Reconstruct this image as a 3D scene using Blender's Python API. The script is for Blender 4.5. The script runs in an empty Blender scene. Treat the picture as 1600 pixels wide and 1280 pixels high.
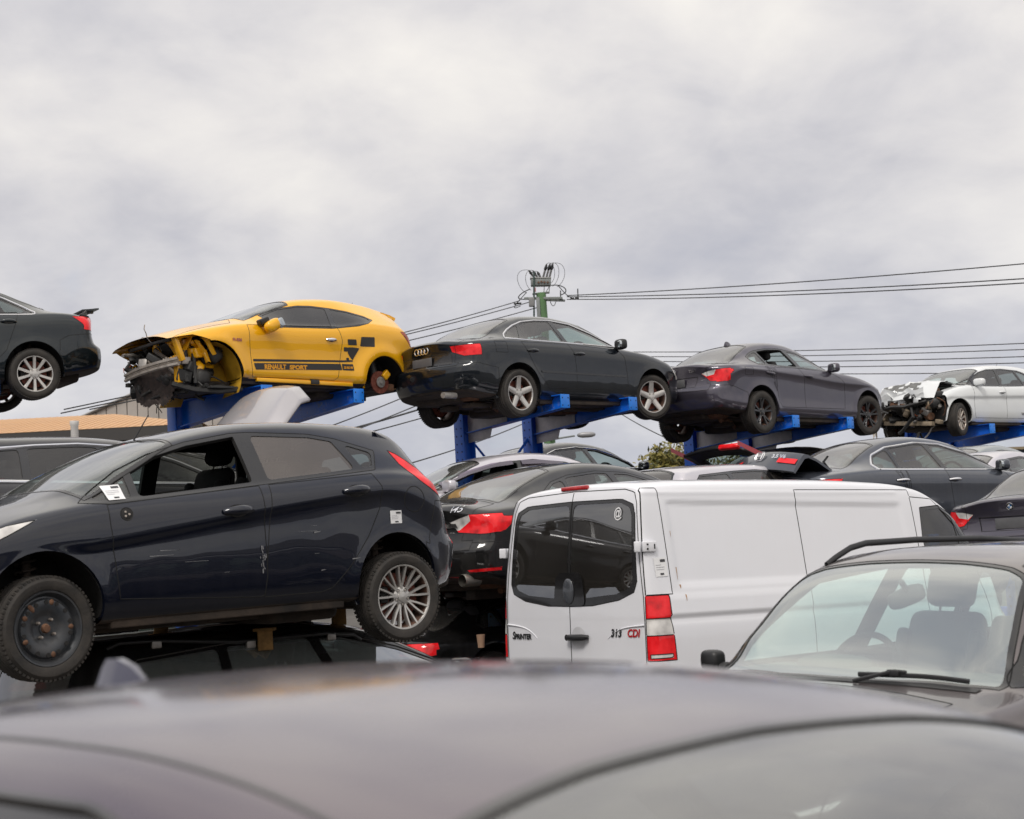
import bpy, bmesh, math, random
import numpy as np
from mathutils import Vector, Matrix
from mathutils.bvhtree import BVHTree
random.seed(7)
RAD = math.radians
SC = bpy.context.scene
COL = SC.collection

# ------------------------------------------------------------------ camera
CAM_H, FPX, HOR, ROLL = 1.75, 2500.0, 865.0, RAD(3.2)
pitch = math.atan((HOR - 640) / FPX)
cam = bpy.data.cameras.new('camera')
cam.sensor_width = 36.0
cam.sensor_fit = 'HORIZONTAL'
cam.lens = 36.0 * FPX / 1600.0
cam.clip_start = 0.1
cam.clip_end = 5000
cam.dof.use_dof = True
cam.dof.focus_distance = 15.0
cam.dof.aperture_fstop = 5.0
co = bpy.data.objects.new('camera', cam)
COL.objects.link(co)
f0 = Vector((0, math.cos(pitch), math.sin(pitch)))
u0 = Vector((0, -math.sin(pitch), math.cos(pitch)))
r0 = Vector((1, 0, 0))
rr_ = r0 * math.cos(ROLL) - u0 * math.sin(ROLL)
uu_ = r0 * math.sin(ROLL) + u0 * math.cos(ROLL)
co.matrix_world = Matrix(((rr_.x, uu_.x, -f0.x, 0), (rr_.y, uu_.y, -f0.y, 0), (rr_.z, uu_.z, -f0.z, CAM_H), (0, 0, 0, 1)))
SC.camera = co


def at(px, py, d):
    """world point seen at photo pixel (1600 x 1280) at depth d along the view axis"""
    a, b = (px - 800) / FPX, (640 - py) / FPX
    return Vector((0, 0, CAM_H)) + (f0 + rr_ * a + uu_ * b) * d


# ------------------------------------------------------------------ view, world, sun
SC.view_settings.view_transform = 'Standard'
SC.view_settings.look = 'None'
SC.view_settings.exposure = 0.12
SC.view_settings.gamma = 1.0
SC.render.engine = 'CYCLES'
SC.cycles.max_bounces = 8
SC.cycles.diffuse_bounces = 3
SC.cycles.glossy_bounces = 4
SC.cycles.transparent_max_bounces = 24
SC.cycles.use_denoising = True
SC.cycles.caustics_reflective = False
SC.cycles.caustics_refractive = False
SC.cycles.sample_clamp_indirect = 4.0

SUN_EL, SUN_AZ = RAD(52), RAD(200)     # azimuth from +Y clockwise: the sun is behind the camera
world = bpy.data.worlds.new('World')
SC.world = world
world.use_nodes = True
wt = world.node_tree
wt.nodes.clear()


class NT:
    """tiny helper for building node trees"""
    def __init__(s, tree):
        s.t = tree

    def n(s, kind, ins=None, **props):
        nd = s.t.nodes.new(kind)
        for k, v in props.items():
            setattr(nd, k, v)
        for k, v in (ins or {}).items():
            if isinstance(v, bpy.types.NodeSocket):
                s.t.links.new(v, nd.inputs[k])
            else:
                nd.inputs[k].default_value = v
        return nd

    def math(s, op, a, b=0.0, clamp=False):
        nd = s.n('ShaderNodeMath', {0: a, 1: b}, operation=op)
        nd.use_clamp = clamp
        return nd.outputs[0]

    def ramp(s, fac, stops, interp='LINEAR'):
        nd = s.n('ShaderNodeValToRGB', {0: fac})
        cr = nd.color_ramp
        cr.interpolation = interp
        while len(cr.elements) > 1:
            cr.elements.remove(cr.elements[-1])
        for i, (p, c) in enumerate(stops):
            e = cr.elements[0] if i == 0 else cr.elements.new(p)
            e.position = p
            e.color = (*c, 1) if len(c) == 3 else c
        return nd.outputs[0]

    def mix(s, fac, a, b, mode='MIX'):
        nd = s.n('ShaderNodeMix', data_type='RGBA', blend_type=mode)
        for idx, v in ((0, fac), (6, a), (7, b)):
            if isinstance(v, bpy.types.NodeSocket):
                s.t.links.new(v, nd.inputs[idx])
            else:
                nd.inputs[idx].default_value = v if idx == 0 else ((*v, 1) if len(v) == 3 else v)
        return nd.outputs[2]


w = NT(wt)
sky = w.n('ShaderNodeTexSky', sky_type='NISHITA', sun_disc=False, sun_elevation=SUN_EL, sun_rotation=SUN_AZ)
sky.air_density = 1.0
sky.dust_density = 1.0
geo = w.n('ShaderNodeTexCoord').outputs['Generated']
sep = w.n('ShaderNodeSeparateXYZ', {0: geo})
zc = w.math('MAXIMUM', sep.outputs[2], 0.02)
# direction projected on a flat cloud deck, with the perspective softened near the horizon
den = w.math('ADD', zc, 0.42)
cx = w.math('DIVIDE', sep.outputs[0], den)
cy = w.math('DIVIDE', sep.outputs[1], den)
cv = w.n('ShaderNodeCombineXYZ', {0: cx, 1: cy, 2: 0.37}).outputs[0]
n1 = w.n('ShaderNodeTexNoise', {'Vector': cv, 'Scale': 2.7, 'Detail': 9.0, 'Roughness': 0.50, 'Distortion': 0.25}).outputs[0]
n2 = w.n('ShaderNodeTexNoise', {'Vector': cv, 'Scale': 8.0, 'Detail': 10.0, 'Roughness': 0.56, 'Distortion': 0.3}).outputs[0]
n3 = w.n('ShaderNodeTexNoise', {'Vector': cv, 'Scale': 1.2, 'Detail': 2.0, 'Roughness': 0.5}).outputs[0]
nn = w.math('ADD', w.math('MULTIPLY', n1, 0.48), w.math('ADD', w.math('MULTIPLY', n2, 0.20), w.math('MULTIPLY', n3, 0.32)))
cl = w.ramp(nn, [(0.38, (4.4, 4.5, 5.05)), (0.445, (5.35, 5.32, 5.65)), (0.50, (6.4, 6.28, 6.4)), (0.55, (7.3, 7.1, 7.0)), (0.61, (8.2, 7.95, 7.6))])
zen = w.ramp(sep.outputs[2], [(0.0, (0.95, 0.98, 1.03)), (0.10, (0.96, 0.97, 1.0)), (0.22, (0.99, 0.985, 0.99)), (0.36, (1.07, 1.06, 1.05)), (0.8, (1.6, 1.58, 1.52))])
# the cloud cover is thinner towards the hidden sun, behind the camera
bk = w.ramp(w.math('MULTIPLY', sep.outputs[1], -1.0), [(0.0, (1.0, 1.0, 1.0)), (0.9, (1.35, 1.33, 1.28))])
cl = w.mix(1.0, w.mix(1.0, cl, zen, 'MULTIPLY'), bk, 'MULTIPLY')
cover = w.ramp(n1, [(0.26, (0.80, 0.80, 0.80)), (0.38, (0.985, 0.985, 0.985))])
skyc = w.mix(cover, w.mix(1.0, sky.outputs[0], (2.0, 2.0, 2.0), 'MULTIPLY'), cl)
bg = w.n('ShaderNodeBackground', {'Color': skyc, 'Strength': 0.1})
wo = w.n('ShaderNodeOutputWorld')
wt.links.new(bg.outputs[0], wo.inputs[0])

sl = bpy.data.lights.new('sun', 'SUN')
sl.energy = 1.5
sl.angle = RAD(14)
sl.color = (1.0, 0.95, 0.88)
so = bpy.data.objects.new('sun', sl)
COL.objects.link(so)
sd = Vector((math.sin(SUN_AZ) * math.cos(SUN_EL), math.cos(SUN_AZ) * math.cos(SUN_EL), math.sin(SUN_EL)))
so.rotation_euler = (-sd).to_track_quat('-Z', 'Y').to_euler()
so.location = (0, -20, 40)


# ------------------------------------------------------------------ materials
MATS = {}


def newmat(name):
    m = bpy.data.materials.new(name)
    m.use_nodes = True
    m.node_tree.nodes.clear()
    return m, NT(m.node_tree)


def out(t, sh):
    o = t.n('ShaderNodeOutputMaterial')
    t.t.links.new(sh, o.inputs[0])


def objco(t):
    return t.n('ShaderNodeTexCoord').outputs['Object']


def plain(name, col, rough=0.5, metal=0.0, coat=0.0, var=0.12, scale=6.0, bump=0.0, bscale=60.0, var2=None):
    if name in MATS:
        return MATS[name]
    m, t = newmat(name)
    c = objco(t)
    nz = t.n('ShaderNodeTexNoise', {'Vector': c, 'Scale': scale, 'Detail': 6.0, 'Roughness': 0.6}).outputs[0]
    dark = tuple(x * (1 - var) for x in col)
    lite = tuple(min(1, x * (1 + var)) for x in col) if var2 is None else var2
    cc = t.ramp(nz, [(0.3, dark), (0.7, lite)])
    rg = t.n('ShaderNodeMapRange', {0: nz, 1: 0.3, 2: 0.7, 3: max(0.02, rough - 0.08), 4: min(1, rough + 0.1)}).outputs[0]
    p = t.n('ShaderNodeBsdfPrincipled', {'Base Color': cc, 'Roughness': rg, 'Metallic': metal, 'Coat Weight': coat, 'Coat Roughness': 0.05})
    if bump:
        nb = t.n('ShaderNodeTexNoise', {'Vector': c, 'Scale': bscale, 'Detail': 4.0}).outputs[0]
        b = t.n('ShaderNodeBump', {'Strength': bump, 'Distance': 0.01, 'Height': nb})
        t.t.links.new(b.outputs[0], p.inputs['Normal'])
    out(t, p.outputs[0])
    MATS[name] = m
    return m


def paint(name, col, metal=0.35, rough=0.38, dust=0.25, coat=1.0, dustcol=(0.30, 0.27, 0.24), wave=0.10, crough=0.012):
    """weathered two-layer car paint: pigment, clear coat, a film of dust and fine water streaks"""
    if name in MATS:
        return MATS[name]
    m, t = newmat(name)
    c = objco(t)
    n_a = t.n('ShaderNodeTexNoise', {'Vector': c, 'Scale': 1.6, 'Detail': 8.0, 'Roughness': 0.65}).outputs[0]
    mp = t.n('ShaderNodeMapping', {'Vector': c, 'Scale': (14.0, 14.0, 1.2)}).outputs[0]
    n_s = t.n('ShaderNodeTexNoise', {'Vector': mp, 'Scale': 1.5, 'Detail': 5.0, 'Roughness': 0.6}).outputs[0]
    n_f = t.n('ShaderNodeTexNoise', {'Vector': c, 'Scale': 90.0, 'Detail': 3.0}).outputs[0]
    d = t.math('MULTIPLY', t.math('ADD', t.math('MULTIPLY', n_a, 0.6), t.math('MULTIPLY', n_s, 0.4)), 1.0)
    d = t.n('ShaderNodeMapRange', {0: d, 1: 0.36, 2: 0.68, 3: 0.0, 4: dust}).outputs[0]
    d = t.math('MULTIPLY', d, t.n('ShaderNodeMapRange', {0: n_f, 1: 0.25, 2: 0.75, 3: 0.6, 4: 1.2}).outputs[0])
    cc = t.mix(d, col, dustcol)
    rg = t.math('ADD', t.math('MULTIPLY', d, 0.5), rough, clamp=True)
    cr = t.math('ADD', t.math('MULTIPLY', d, 0.55), crough)
    wv = t.n('ShaderNodeTexNoise', {'Vector': c, 'Scale': 2.6, 'Detail': 1.5, 'Roughness': 0.4}).outputs[0]
    b = t.n('ShaderNodeBump', {'Strength': wave, 'Distance': 0.05, 'Height': wv})
    cw = t.math('MULTIPLY', t.math('SUBTRACT', 1.0, t.math('MULTIPLY', d, 1.3)), coat, clamp=True)
    p = t.n('ShaderNodeBsdfPrincipled', {'Base Color': cc, 'Roughness': rg, 'Metallic': metal, 'Specular IOR Level': 0.15, 'Coat Weight': cw, 'Coat Roughness': cr,
                                         'Coat IOR': 1.52, 'Normal': b.outputs[0], 'Coat Normal': b.outputs[0]})
    out(t, p.outputs[0])
    MATS[name] = m
    return m


def glass(name, tint=(0.72, 0.84, 0.82), dust=0.10, dustcol=(0.42, 0.38, 0.34), spec=1.0, base=0.05):
    """a single sheet of car glass: tinted see-through, reflecting more at grazing angles, with a dust film"""
    if name in MATS:
        return MATS[name]
    m, t = newmat(name)
    c = objco(t)
    lw = t.n('ShaderNodeLayerWeight', {'Blend': 0.5}).outputs['Facing']
    fr = t.math('ADD', t.math('MULTIPLY', t.math('POWER', lw, 4.0), 0.90), base, clamp=True)
    fr = t.math('MULTIPLY', fr, spec, clamp=True)
    tr = t.n('ShaderNodeBsdfTransparent', {'Color': (*tint, 1)})
    gl = t.n('ShaderNodeBsdfGlossy', {'Color': (0.95, 0.97, 1.0, 1), 'Roughness': 0.015})
    nz = t.n('ShaderNodeTexNoise', {'Vector': c, 'Scale': 1.6, 'Detail': 3.0, 'Roughness': 0.5}).outputs[0]
    dd = t.n('ShaderNodeMapRange', {0: nz, 1: 0.2, 2: 0.85, 3: dust * 0.7, 4: dust * 1.35}).outputs[0]
    df = t.n('ShaderNodeBsdfDiffuse', {'Color': (*dustcol, 1)})
    m1 = t.n('ShaderNodeMixShader', {0: dd, 1: tr.outputs[0], 2: df.outputs[0]})
    m2 = t.n('ShaderNodeMixShader', {0: fr, 1: m1.outputs[0], 2: gl.outputs[0]})
    out(t, m2.outputs[0])
    MATS[name] = m
    return m


def lens(name, col, dark=0.35, scale=30.0):
    """lamp lens: clear coloured plastic over moulded ribs and reflector cells"""
    if name in MATS:
        return MATS[name]
    m, t = newmat(name)
    c = objco(t)
    v = t.n('ShaderNodeTexVoronoi', {'Vector': c, 'Scale': scale * 0.55}, feature='SMOOTH_F1').outputs['Distance']
    nz = t.n('ShaderNodeTexNoise', {'Vector': c, 'Scale': 9.0, 'Detail': 3.0}).outputs[0]
    f = t.math('ADD', t.math('MULTIPLY', v, 0.30), t.math('MULTIPLY', nz, 0.85))
    cc = t.ramp(f, [(0.25, tuple(x * dark for x in col)), (0.55, col), (0.8, tuple(min(1, x * 1.25 + 0.015) for x in col))])
    b = t.n('ShaderNodeBump', {'Strength': 0.25, 'Distance': 0.004, 'Height': v})
    p = t.n('ShaderNodeBsdfPrincipled', {'Base Color': cc, 'Roughness': 0.45, 'Specular IOR Level': 0.1, 'Coat Weight': 0.7, 'Coat Roughness': 0.03, 'Normal': b.outputs[0]})
    out(t, p.outputs[0])
    MATS[name] = m
    return m


M_RUBBER = plain('tyre_rubber', (0.016, 0.0145, 0.0135), 0.78, var=0.3, scale=9, bump=0.25, var2=(0.05, 0.043, 0.037))
M_BLACK = plain('black_plastic', (0.012, 0.012, 0.013), 0.42, var=0.2)
M_TRIM = plain('gloss_black_trim', (0.010, 0.0095, 0.010), 0.22, coat=0.5, var=0.2)
M_DARK = plain('dark_lining', (0.016, 0.015, 0.015), 0.85, var=0.2)
M_LINER = plain('arch_liner', (0.008, 0.007, 0.007), 0.9, var=0.3)
M_SEAT = plain('seat_cloth', (0.022, 0.021, 0.023), 0.9, var=0.2, scale=20)
M_HEADL = plain('roof_lining', (0.16, 0.15, 0.14), 0.9)
M_UNDER = plain('dirty_underbody', (0.022, 0.018, 0.015), 0.8, var=0.4, scale=5, bump=0.6, bscale=18, var2=(0.075, 0.055, 0.042))
M_RUST = plain('rusty_iron', (0.10, 0.045, 0.025), 0.8, metal=0.2, var=0.4, scale=14, bump=0.3, var2=(0.23, 0.12, 0.07))
M_RUSTD = plain('rusty_disc', (0.16, 0.035, 0.022), 0.6, metal=0.3, var=0.3, scale=25, var2=(0.27, 0.09, 0.06))
M_ALLOY = plain('alloy_wheel', (0.52, 0.50, 0.48), 0.33, metal=0.75, var=0.12, scale=12, var2=(0.60, 0.58, 0.55))
M_ALLOYD = plain('black_alloy_wheel', (0.020, 0.020, 0.022), 0.30, metal=0.3, coat=0.4, var=0.15)
M_ALLOYR = plain('tarnished_wheel', (0.48, 0.42, 0.37), 0.4, metal=0.6, var=0.3, scale=20, var2=(0.62, 0.55, 0.48))
M_BARREL = plain('wheel_barrel', (0.085, 0.06, 0.05), 0.6, metal=0.5, var=0.4, scale=9, var2=(0.20, 0.11, 0.08))
M_STEEL = plain('black_steel_wheel', (0.045, 0.052, 0.062), 0.40, metal=0.3, var=0.15, scale=10, var2=(0.065, 0.065, 0.068))
M_NUT = plain('wheel_nut', (0.42, 0.37, 0.33), 0.4, metal=0.8, var=0.25, scale=40)
M_CHROME = plain('chrome', (0.72, 0.72, 0.74), 0.12, metal=1.0, var=0.04)
M_SEAM = plain('panel_seam', (0.004, 0.004, 0.004), 0.8)
M_PAPER = plain('paper_label', (0.78, 0.78, 0.79), 0.7, var=0.04)
M_INK = plain('label_ink', (0.05, 0.05, 0.055), 0.7)
M_RED = lens('red_lens', (0.82, 0.010, 0.016))
M_REDS = plain('red_reflector', (0.42, 0.012, 0.015), 0.25, coat=0.8, var=0.2)
M_CLEAR = lens('clear_lens', (0.62, 0.60, 0.58), dark=0.45)
M_MIRROR = plain('mirror_glass', (0.45, 0.48, 0.50), 0.03, metal=1.0, var=0.02)
M_PLATE = plain('plate_recess', (0.10, 0.10, 0.105), 0.5, var=0.15)
M_GREYMETAL = plain('bare_metal', (0.36, 0.34, 0.32), 0.45, metal=0.7, var=0.3, scale=12)
G_SIDE = glass('side_glass', (0.55, 0.66, 0.64), 0.10)
G_DARK = glass('privacy_glass', (0.17, 0.175, 0.17), 0.07)
G_TINT = glass('tinted_glass', (0.30, 0.33, 0.32), 0.13)
G_BROWN = glass('dusty_tinted_glass', (0.34, 0.35, 0.33), 0.20, dustcol=(0.46, 0.40, 0.36))
G_SCREEN = glass('windscreen_glass', (0.66, 0.76, 0.72), 0.16, dustcol=(0.50, 0.50, 0.46), base=0.07)
G_REAR = glass('rear_screen_glass', (0.36, 0.40, 0.39), 0.22, dustcol=(0.46, 0.43, 0.40))


# ------------------------------------------------------------------ mesh helpers
def pchip(pts):
    p = np.array(sorted(pts), float)
    X, Y = p[:, 0], p[:, 1]
    h = np.diff(X)
    dl = np.diff(Y) / h
    d = np.zeros(len(X))
    if len(X) > 2:
        for i in range(1, len(X) - 1):
            if dl[i - 1] * dl[i] > 0:
                w1, w2 = 2 * h[i] + h[i - 1], h[i] + 2 * h[i - 1]
                d[i] = (w1 + w2) / (w1 / dl[i - 1] + w2 / dl[i])
    d[0], d[-1] = dl[0], dl[-1]

    def f(x):
        x = np.clip(np.asarray(x, float), X[0], X[-1])
        i = np.clip(np.searchsorted(X, x) - 1, 0, len(X) - 2)
        s = (x - X[i]) / h[i]
        return ((1 + 2 * s) * (1 - s) ** 2 * Y[i] + s * (1 - s) ** 2 * h[i] * d[i] + s * s * (3 - 2 * s) * Y[i + 1] + s * s * (s - 1) * h[i] * d[i + 1])
    return f


def smoothf(f, sig, lo, hi):
    xs = np.linspace(lo - 3 * sig, hi + 3 * sig, 1200)
    ys = f(xs)
    dx = xs[1] - xs[0]
    n = int(3 * sig / dx)
    k = np.exp(-0.5 * (np.arange(-n, n + 1) * dx / sig) ** 2)
    k /= k.sum()
    yp = np.concatenate([2 * ys[0] - ys[1:n + 1][::-1], ys, 2 * ys[-1] - ys[-n - 1:-1][::-1]])
    ysm = np.convolve(yp, k, 'valid')
    return lambda x: np.interp(x, xs, ysm)


def sstep(a, b, x):
    t = np.clip((x - a) / (b - a), 0, 1)
    return t * t * (3 - 2 * t)


class MB:
    """collects shapes and links them as ONE mesh object"""
    def __init__(s):
        s.v, s.f, s.m = [], [], []

    def add(s, vs, fs, mi=0):
        o = len(s.v)
        s.v += [tuple(p) for p in vs]
        s.f += [tuple(i + o for i in f) for f in fs]
        s.m += [mi] * len(fs)
        return s

    def box(s, c, size, rot=None, mi=0, bev=0.0, taper=1.0):
        hx, hy, hz = (q / 2 for q in size)
        if bev <= 0:
            vs = [Vector((x * (taper if z > 0 else 1), y * (taper if z > 0 else 1), z)) for z in (-hz, hz) for y in (-hy, hy) for x in (-hx, hx)]
            fs = [(0, 2, 3, 1), (4, 5, 7, 6), (0, 1, 5, 4), (2, 6, 7, 3), (0, 4, 6, 2), (1, 3, 7, 5)]
        else:
            bm = bmesh.new()
            bmesh.ops.create_cube(bm, size=1)
            for q in bm.verts:
                k = taper if q.co.z > 0 else 1
                q.co = Vector((q.co.x * size[0] * k, q.co.y * size[1] * k, q.co.z * size[2]))
            bmesh.ops.bevel(bm, geom=bm.edges[:], offset=bev, segments=3, affect='EDGES', profile=0.5)
            bm.verts.index_update()
            vs = [q.co.copy() for q in bm.verts]
            fs = [[q.index for q in f.verts] for f in bm.faces]
            bm.free()
        M = rot if rot is not None else Matrix.Identity(3)
        return s.add([M @ q + Vector(c) for q in vs], fs, mi)

    def tube(s, path, r, n=6, mi=0, cap=True, flat=1.0):
        P = [Vector(p) for p in path]
        Q = [P[0]]
        for p in P[1:]:
            if (p - Q[-1]).length > 1e-5:
                Q.append(p)
        P = Q
        if len(P) < 2:
            return s
        rs = r if hasattr(r, '__len__') else [r] * len(P)
        if len(rs) != len(P):
            rs = [rs[0]] * len(P)
        vs = []
        up = None
        for i, p in enumerate(P):
            t = (P[min(i + 1, len(P) - 1)] - P[max(i - 1, 0)]).normalized()
            if up is None:
                a = Vector((0, 0, 1)) if abs(t.z) < 0.9 else Vector((1, 0, 0))
                up = (a - t * a.dot(t)).normalized()
            else:
                up = up - t * up.dot(t)
                up = up.normalized() if up.length > 1e-6 else t.orthogonal().normalized()
            sd_ = t.cross(up)
            for k in range(n):
                a = 2 * math.pi * k / n
                vs.append(p + (up * math.cos(a) * flat + sd_ * math.sin(a)) * rs[i])
        fs = []
        for i in range(len(P) - 1):
            for k in range(n):
                fs.append((i * n + k, i * n + (k + 1) % n, (i + 1) * n + (k + 1) % n, (i + 1) * n + k))
        if cap:
            fs.append(tuple(range(n - 1, -1, -1)))
            fs.append(tuple((len(P) - 1) * n + k for k in range(n)))
        return s.add(vs, fs, mi)

    def lathe(s, prof, n=40, mi=0, c=(0, 0, 0), closed=False, M=None):
        """profile of (radius, y) turned about the Y axis"""
        vs, fs = [], []
        K = len(prof)
        for k in range(n):
            a = 2 * math.pi * k / n
            for (r, y) in prof:
                q = Vector((r * math.cos(a), y, r * math.sin(a)))
                if M is not None:
                    q = M @ q
                vs.append(q + Vector(c))
        for k in range(n):
            k2 = (k + 1) % n
            for j in range(K - 1 + (1 if closed else 0)):
                j2 = (j + 1) % K
                fs.append((k * K + j, k2 * K + j, k2 * K + j2, k * K + j2))
        return s.add(vs, fs, mi)

    def prism(s, poly, y0, y1, mi=0, M=None):
        """extrude a polygon given in (x, z) between y0 and y1"""
        n = len(poly)
        vs = [Vector((x, y0, z)) for x, z in poly] + [Vector((x, y1, z)) for x, z in poly]
        if M is not None:
            vs = [M @ q for q in vs]
        fs = [tuple(range(n)), tuple(range(2 * n - 1, n - 1, -1))] + [(i, i + n, (i + 1) % n + n, (i + 1) % n) for i in range(n)]
        return s.add(vs, fs, mi)

    def blob(s, c, size, mi=0, e=0.5, n=14, M=None):
        """super-ellipsoid"""
        vs, fs = [], []
        sg = lambda q, p: math.copysign(abs(q) ** p, q)
        for i in range(n + 1):
            u = -math.pi / 2 + math.pi * i / n
            for j in range(2 * n):
                a = math.pi * j / n
                q = Vector((size[0] / 2 * sg(math.cos(u), e) * sg(math.cos(a), e), size[1] / 2 * sg(math.cos(u), e) * sg(math.sin(a), e), size[2] / 2 * sg(math.sin(u), e)))
                vs.append((M @ q if M is not None else q) + Vector(c))
        for i in range(n):
            for j in range(2 * n):
                j2 = (j + 1) % (2 * n)
                fs.append((i * 2 * n + j, i * 2 * n + j2, (i + 1) * 2 * n + j2, (i + 1) * 2 * n + j))
        return s.add(vs, fs, mi)

    def build(s, name, mats, parent=None, ang=35, flat=False, M=None):
        me = bpy.data.meshes.new(name)
        vs = s.v if M is None else [tuple(M @ Vector(q)) for q in s.v]
        me.from_pydata(vs, [], s.f)
        if not isinstance(mats, (list, tuple)):
            mats = [mats]
        for q in mats:
            me.materials.append(q)
        me.polygons.foreach_set('material_index', s.m)
        bm = bmesh.new()
        bm.from_mesh(me)
        bmesh.ops.recalc_face_normals(bm, faces=bm.faces[:])
        bm.to_mesh(me)
        bm.free()
        if not flat:
            me.shade_smooth()
            me.set_sharp_from_angle(angle=RAD(ang))
        me.update()
        o = bpy.data.objects.new(name, me)
        COL.objects.link(o)
        if parent is not None:
            o.parent = parent
        return o


def tag(o, label=None, cat=None, group=None, kind=None):
    if label:
        o['label'] = label
    if cat:
        o['category'] = cat
    if group:
        o['group'] = group
    if kind:
        o['kind'] = kind
    return o


def empty(name, loc=(0, 0, 0), rot=(0, 0, 0), parent=None):
    o = bpy.data.objects.new(name, None)
    o.empty_display_size = 0.2
    COL.objects.link(o)
    o.location = loc
    o.rotation_euler = rot
    if parent is not None:
        o.parent = parent
    return o


def text_mesh(txt, size, extr=0.0, bold=0.0, shear=0.0, sx=1.0, align='LEFT'):
    cu = bpy.data.curves.new('lettering', 'FONT')
    cu.body = txt
    cu.size = size
    cu.extrude = extr
    cu.offset = bold
    cu.shear = shear
    cu.align_x = align
    cu.resolution_u = 3
    ob = bpy.data.objects.new('lettering', cu)
    COL.objects.link(ob)
    dg = bpy.context.evaluated_depsgraph_get()
    me = bpy.data.meshes.new_from_object(ob.evaluated_get(dg))
    vs = [(q.co.x * sx, q.co.y, q.co.z) for q in me.vertices]
    fs = [tuple(p.vertices) for p in me.polygons]
    bpy.data.objects.remove(ob)
    bpy.data.meshes.remove(me)
    return vs, fs


def area2(P):
    return sum(P[i][0] * P[(i + 1) % len(P)][1] - P[(i + 1) % len(P)][0] * P[i][1] for i in range(len(P))) / 2


def clip_half(P, p, nrm):
    o = []
    for i in range(len(P)):
        a, b = P[i], P[(i + 1) % len(P)]
        da = (a[0] - p[0]) * nrm[0] + (a[1] - p[1]) * nrm[1]
        db = (b[0] - p[0]) * nrm[0] + (b[1] - p[1]) * nrm[1]
        if da >= 0:
            o.append(a)
        if da * db < 0:
            t = da / (da - db)
            o.append((a[0] + (b[0] - a[0]) * t, a[1] + (b[1] - a[1]) * t))
    return o


def inset2(P, d):
    """inset a convex polygon"""
    if area2(P) < 0:
        P = P[::-1]
    o = list(P)
    for i in range(len(P)):
        a, b = P[i], P[(i + 1) % len(P)]
        L = math.hypot(b[0] - a[0], b[1] - a[1])
        if L < 1e-6:
            continue
        nr = (-(b[1] - a[1]) / L, (b[0] - a[0]) / L)
        o = clip_half(o, (a[0] + nr[0] * d, a[1] + nr[1] * d), nr)
        if len(o) < 3:
            return []
    return o


def round2(P, r, seg=4):
    o = []
    n = len(P)
    for i in range(n):
        a, b, c = Vector(P[i - 1]), Vector(P[i]), Vector(P[(i + 1) % n])
        u, v = a - b, c - b
        lu, lv = u.length, v.length
        if lu < 1e-6 or lv < 1e-6:
            continue
        ang = u.angle(v)
        if ang > 2.85:
            o.append(tuple(b))
            continue
        d = min(r / math.tan(ang / 2), lu * 0.45, lv * 0.45)
        p, q = b + u / lu * d, b + v / lv * d
        for k in range(seg + 1):
            t = k / seg
            o.append(tuple(p * (1 - t) ** 2 + b * 2 * t * (1 - t) + q * t * t))
    return o
from mathutils.interpolate import poly_3d_calc
SIDE = [(-0.055, 0.05), (-0.022, 0.16), (0.0, 0.36), (0.0, 0.56), (-0.010, 0.76), (-0.028, 0.92), (-0.062, 1.0)]
PLAN_F = [(0.0, -0.24), (0.10, -0.145), (0.28, -0.07), (0.6, -0.025), (1.1, 0.0), (2.2, 0.0)]
PLAN_R = [(0.0, -0.20), (0.08, -0.125), (0.25, -0.06), (0.6, -0.022), (1.2, 0.0), (2.2, 0.0)]


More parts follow.
